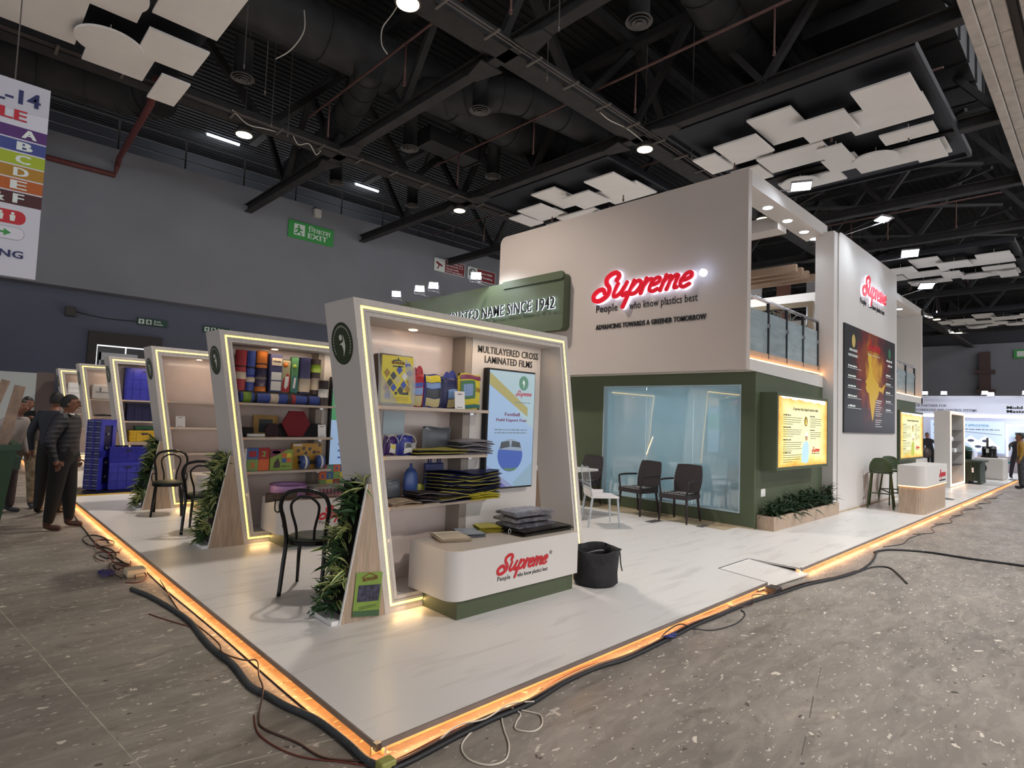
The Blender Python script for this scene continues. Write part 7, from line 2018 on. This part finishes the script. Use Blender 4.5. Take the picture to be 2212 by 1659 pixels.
# neighbouring white stand across the aisle end
t = thing('neighbour_stand', 'bright white stand across the aisle end lettered Mold Masters', 'stand', (31, 0, FZ))
BW = mat('neighbour_white', (214, 214, 228), .5)
obj('header', BM().box(30.0, 30.3, -4.0, 6.5, 2.40, 3.15), BW, t)
obj('cornice', BM().box(29.9, 30.4, -4.0, 6.5, 3.15, 3.26), BW, t)
obj('rear_wall', BM().box(30.9, 31.0, -4.0, 6.5, FZ, 3.2), BW, t)
obj('plinth', BM().box(30.2, 30.9, -4.0, 6.5, FZ, .75), mat('neighbour_base', (170, 160, 166), .5), t)
obj('led_line', BM().box(29.97, 30.0, -4.0, 6.5, 2.34, 2.41), LEDW, t)
FN = lambda y, z, x=30.0: (Vector((x, y, z)), Vector((0, -1, 0)), Vector((0, 0, 1)))
GN = mat('neighbour_grey_ink', (92, 96, 116), .5)
lettering(t, 'YOUR PARTNER FOR', FN(4.05, 2.78), 1.35, .10, GN, .03)
lettering(t, 'HOT RUNNER TECHNOLOGY AND CONTROL SYSTEMS', FN(4.7, 2.58), 3.05, .11, GN, .04)
lettering(t, 'Mold', FN(.66, 2.72), .48, .12, INK, .06); lettering(t, 'Masters', FN(.66, 2.56), .75, .12, INK, .06)
LP = glow('lit_panel_pale', (206, 224, 250), .6, (150, 160, 180))
pn = obj('lit_panel', BM().box(30.7, 30.75, .82, 3.4, .85, 2.2), LP, t)
lettering(t, 'HOT RUNNER DELIVERY APPLICATION', FN(3.3, 1.96, 30.7), 1.95, .10, mat('panel_blue_ink', (60, 150, 190), .5), .03)
words(t, FN(3.2, 1.82, 30.7), 0, 0, 2.3, .04, GN)
flat(t, 'panel_line', [(0, .0), (1.1, .1), (2.4, .0), (2.4, .02), (1.1, .12), (0, .03)], FN(3.3, 1.62, 30.7), GN)
for yy, zz in ((2.6, 1.2), (1.95, 1.35), (1.45, 1.35), (1.7, 1.1), (1.2, 1.1)):
    flat(t, 'panel_diamond', [(-.26, 0), (0, -.22), (.26, 0), (0, .22)], FN(yy, zz, 30.7), mat('panel_white', (226, 232, 244), .5, emit=((226, 232, 244), .6)))
    flat(t, 'panel_mark', disc(0, 0, .12, .06, 12), FN(yy, zz, 30.69), GN)
obj('lit_niche', BM().ring([(-.72, .6), (1.4, .6), (1.4, 2.08), (-.72, 2.08)], [(-.66, .66), (1.34, .66), (1.34, 2.02), (-.66, 2.02)], (Vector((30.3, 0, 0)), Vector((0, -1, 0)), Vector((0, 0, 1))), 0, .06), LEDW, t)
for z in (1.1, 1.6): obj('niche_shelf', BM().box(30.35, 30.8, -1.3, .64, z, z + .04), mat('niche_glass', (150, 200, 200), .2), t)
for y, z, l in ((.45, 1.64, 'upper'), (.3, 1.14, 'lower')): obj('niche_item', BM().box(30.4, 30.6, -1.0, y, z, z + .12), mat('niche_item_dark', (60, 72, 70), .5), t)
lamp('AREA', 'neighbour_light', (29.2, .8, 3.1), 14, (.85, .92, 1), 4, aim=(30.6, .8, 1.0), size_y=.3)
for i, (y, l) in enumerate(((3.45, 'first'), (2.75, 'second'), (1.35, 'third'), (1.15, 'fourth'), (.05, 'fifth'))):
    flood(29.8, y, 3.38 - (.06 if i == 3 else 0), (29.95, y, 3.2), l + ' floodlight from the left on the neighbouring white stand', 0, (27.5, y - .6, 3.0))
one('display_island', BM().box(28.2, 29.0, 1.5, 2.2, FZ, .95).bevel(.02, 1), BW, 'small white pedestal in front of the neighbouring lit panel', 'pedestal')
one('green_heap', BM().lathe([(.02, 0), (.3, .02), (.26, .12), (.05, .2)], (28.6, 1.9, .951), 14), mat('heap_green', (40, 84, 74), .6), 'dark green heap on the small white pedestal', 'heap')

# ---------------------------------------------------------------- cables on the hall floor
CBK = mat('black_cable', (26, 26, 30), .5); CGR = mat('grey_mesh_sleeve', (72, 76, 78), .8, bump=1.0, bscale=120); CRD = mat('dark_red_wire', (96, 40, 30), .5); CBR = mat('brown_wire', (74, 50, 40), .5); CWH = mat('white_wire', (206, 196, 182), .5)
def cable(pts, r, m, label, z=None, n=6):
    pts = [(p[0], p[1], FZ + r + (p[2] if len(p) > 2 else 0)) for p in pts]
    return one('floor_cable', BM().tube(crom(pts, n), r, 8), m, label, 'cable')
cable([(-.29, 3.55), (-.21, 3.19), (-.14, 2.5), (-.16, 2.04), (-.17, 1.78), (-.155, 1.44), (-.18, 1.09), (-.15, .92), (-.12, .72), (-.06, .48), (-.045, .18), (-.05, 0), (-.02, -.1)], .017, CGR, 'thick grey sleeved cable along the left edge of the platform')
cable([(-.04, 3.67, .02), (-.09, 3.1), (-.13, 2.62), (-.11, 2.29), (-.14, 1.77, .04), (-.17, 1.59, .04), (-.10, 1.42, .03), (-.04, 1.36, .03), (-.12, 1.12, .04), (-.16, .95, .03), (-.27, .72), (-.29, .59), (-.22, .37), (-.18, .17), (-.06, .03), (.07, -.08), (.19, -.11), (.5, -.09)], .005, CBR, 'thin brown wire wandering beside the grey sleeved cable')
cable([(-.28, .76), (-.33, .54), (-.27, .27), (-.13, .08), (-.04, -.03), (.1, -.1), (.3, -.09)], .004, CRD, 'thin dark red wire looping at the front corner of the platform')
cable([(-.05, 4.1), (-.06, 3.4), (-.05, 2.6), (-.045, 1.9), (-.05, 1.0), (-.04, .3)], .004, CBR, 'thin wire running close under the left platform edge')
cable([(-.32, 2.8), (-.24, 2.55), (-.15, 2.3)], .004, CRD, 'short red wire end lying left of the sleeved cable')
rr = random.Random(5)
for k in range(9):
    cx, cy = -.2 + rr.uniform(-.06, .06), 5.9 - k * .24
    a, b_ = rr.uniform(.06, .13), rr.uniform(.18, .42)
    ph = rr.uniform(0, 6)
    cable([(cx + a * math.cos(ph + q * .62), cy + b_ * math.sin(ph + q * .62), .012 * (k % 3)) for q in range(9)], .006, (CBK, CBR, CRD)[k % 3], ('black', 'brown', 'dark red')[k % 3] + ' cable coil on concrete, %s of nine from the junction box to the men' % ('ninth', 'eighth', 'seventh', 'sixth', 'fifth', 'fourth', 'third', 'second', 'first')[k])
cable([(-.05, 9.2), (-.15, 7.54), (-.19, 6.43), (-.21, 5.8), (-.18, 5.08), (-.12, 4.3)], .007, CBK, 'black cable from the junction box running past the men')
t = thing('junction_box', 'cream junction box on the floor by the left platform edge', 'junction box', (-.17, 4.1, FZ)); obj('box', BM().box(-.24, -.08, 3.98, 4.14, FZ, FZ + .07).bevel(.008, 1), mat('cream_plastic', (206, 188, 156), .5), t); obj('socket', BM().box(-.082, -.075, 4.0, 4.08, FZ + .02, FZ + .05), BLACK, t)
t = thing('purple_tape', 'tangle of purple tape beside the cream junction box', 'tape', (-.36, 4.2, FZ)); b = BM()
for k in range(7): b.tube(crom([(-.36 + rr.uniform(-.06, .06), 4.2 + rr.uniform(-.12, .12), FZ + .01 + rr.uniform(0, .03)) for q in range(5)], 3), .004, 4)
obj('tape_strands', b, mat('purple_plastic', (66, 56, 120), .5), t)
M1 = [(.0, -.13), (.14, -.13), (.39, -.11), (.64, -.10), (.94, -.11), (1.3, -.06), (1.63, -.06), (1.92, -.1), (2.43, -.09), (2.88, -.07), (3.34, -.08), (3.87, -.09), (4.4, -.15), (4.95, -.20), (5.45, -.30), (6.02, -.37), (6.77, -.33), (7.5, -.2)]
cable(M1, .013, CBK, 'thick black cable along the front edge of the platform, outer one')
cable([(x + .02, y + .035, .0) for x, y in M1[:15]], .011, CBK, 'thick black cable along the front edge of the platform, inner one')
cable([(x, y + .012 + .012 * math.sin(3 * x), .022) for x, y in M1[:16]], .006, CBR, 'brown cable lying on top of the thick black ones')
cable([(x, y + .06 + .01 * math.sin(5 * x), .0) for x, y in M1[:13]], .005, CRD, 'dark red wire between the platform edge and the black cables')
cable([(7.4, -.2), (7.6, -.21), (7.86, -.31), (8.09, -.64), (8.12, -1.13), (8.22, -1.7), (8.3, -3.0)], .014, CBK, 'black cable crossing the concrete to the right edge of the picture')
cable([(6.02, -.37), (6.5, -.42), (6.61, -.55), (6.32, -.71), (5.95, -.87)], .009, CBK, 'short black cable end curling out on the concrete')
cable([(.69, -.05), (.52, -.1), (.38, -.17), (.33, -.28), (.37, -.38), (.46, -.40), (.56, -.32), (.64, -.2), (.72, -.1), (.8, -.07)], .0045, CWH, 'large loop of thin white wire in front of the platform')
cable([(.8, -.07, .02), (.82, -.14), (.74, -.19), (.69, -.24), (.74, -.31), (.82, -.30), (.89, -.23), (.88, -.17), (.84, -.1)], .0045, CWH, 'smaller loop of thin white wire next to the large one')
cable([(.3, -.1, .03), (.45, -.06, .03), (.6, -.1, .03), (.8, -.07, .03), (.95, -.12, .02)], .004, CWH, 'white wire lying over the black cables')
cable([(2.35, -.06), (2.5, -.03, .03), (2.7, -.04, .05), (2.83, -.09), (2.92, -.2), (3.21, -.25), (3.5, -.2), (3.6, -.12)], .005, CBK, 'thin black wire bowing out near the middle of the front edge')
cable([(3.5, -.05, .03), (3.8, -.13, .01), (4.0, -.05, .04), (4.2, -.12, .02)], .004, CBR, 'brown wire tangle before the ramp')
t = thing('blue_tape', 'knot of blue tape on the cables at the front edge', 'tape', (2.45, -.1, FZ)); b = BM()
for k in range(5): b.tube(crom([(2.45 + rr.uniform(-.1, .1), -.1 + rr.uniform(-.03, .03), FZ + .03 + rr.uniform(0, .015)) for q in range(4)], 3), .004, 4)
obj('tape_strands', b, mat('blue_tape', (50, 60, 130), .5), t)
t = thing('power_adapter', 'small dark power box at the corner of the ramp', 'junction box', (4.40, -.08, FZ)); obj('case', BM().box(4.32, 4.46, -.14, -.03, FZ + .01, FZ + .065).bevel(.006, 1), mat('dark_brown_box', (60, 50, 46), .5), t); obj('fin', BM().box(4.33, 4.45, -.145, -.14, FZ + .02, FZ + .03).box(4.33, 4.45, -.145, -.14, FZ + .04, FZ + .05), BLACK, t)
for k in range(7):
    x0 = 8.0 + k * 1.6
    cable([(x0, -.16 + rr.uniform(-.04, .02)), (x0 + .5, -.3 + rr.uniform(-.08, .08)), (x0 + 1.1, -.18 + rr.uniform(-.06, .06)), (x0 + 1.9, -.28 + rr.uniform(-.08, .08))], .006, (CBK, CBR)[k % 2], ('black', 'brown')[k % 2] + ' loose wire beyond the ramp, %s along the right front edge' % ('first', 'second', 'third', 'fourth', 'fifth', 'sixth', 'seventh')[k])
one('junction_corner_block', BM().box(-.05, .03, -.13, -.07, FZ, FZ + .05).bevel(.006, 1), mat('olive_block', (150, 150, 80), .6), 'olive cardboard block at the front corner of the platform', 'block')
one('floor_debris', BM().lathe([(.02, 0), (.12, .01), (.04, .03)], (15.5, .3, PZ), 10), GREY, 'small heap of grey debris on the platform beyond the counter', 'debris')
one('floor_strip', BM().box(25.1, 25.6, -.1, .16, PZ, PZ + .02), GREY, 'grey strip lying near the far platform edge', 'strip')
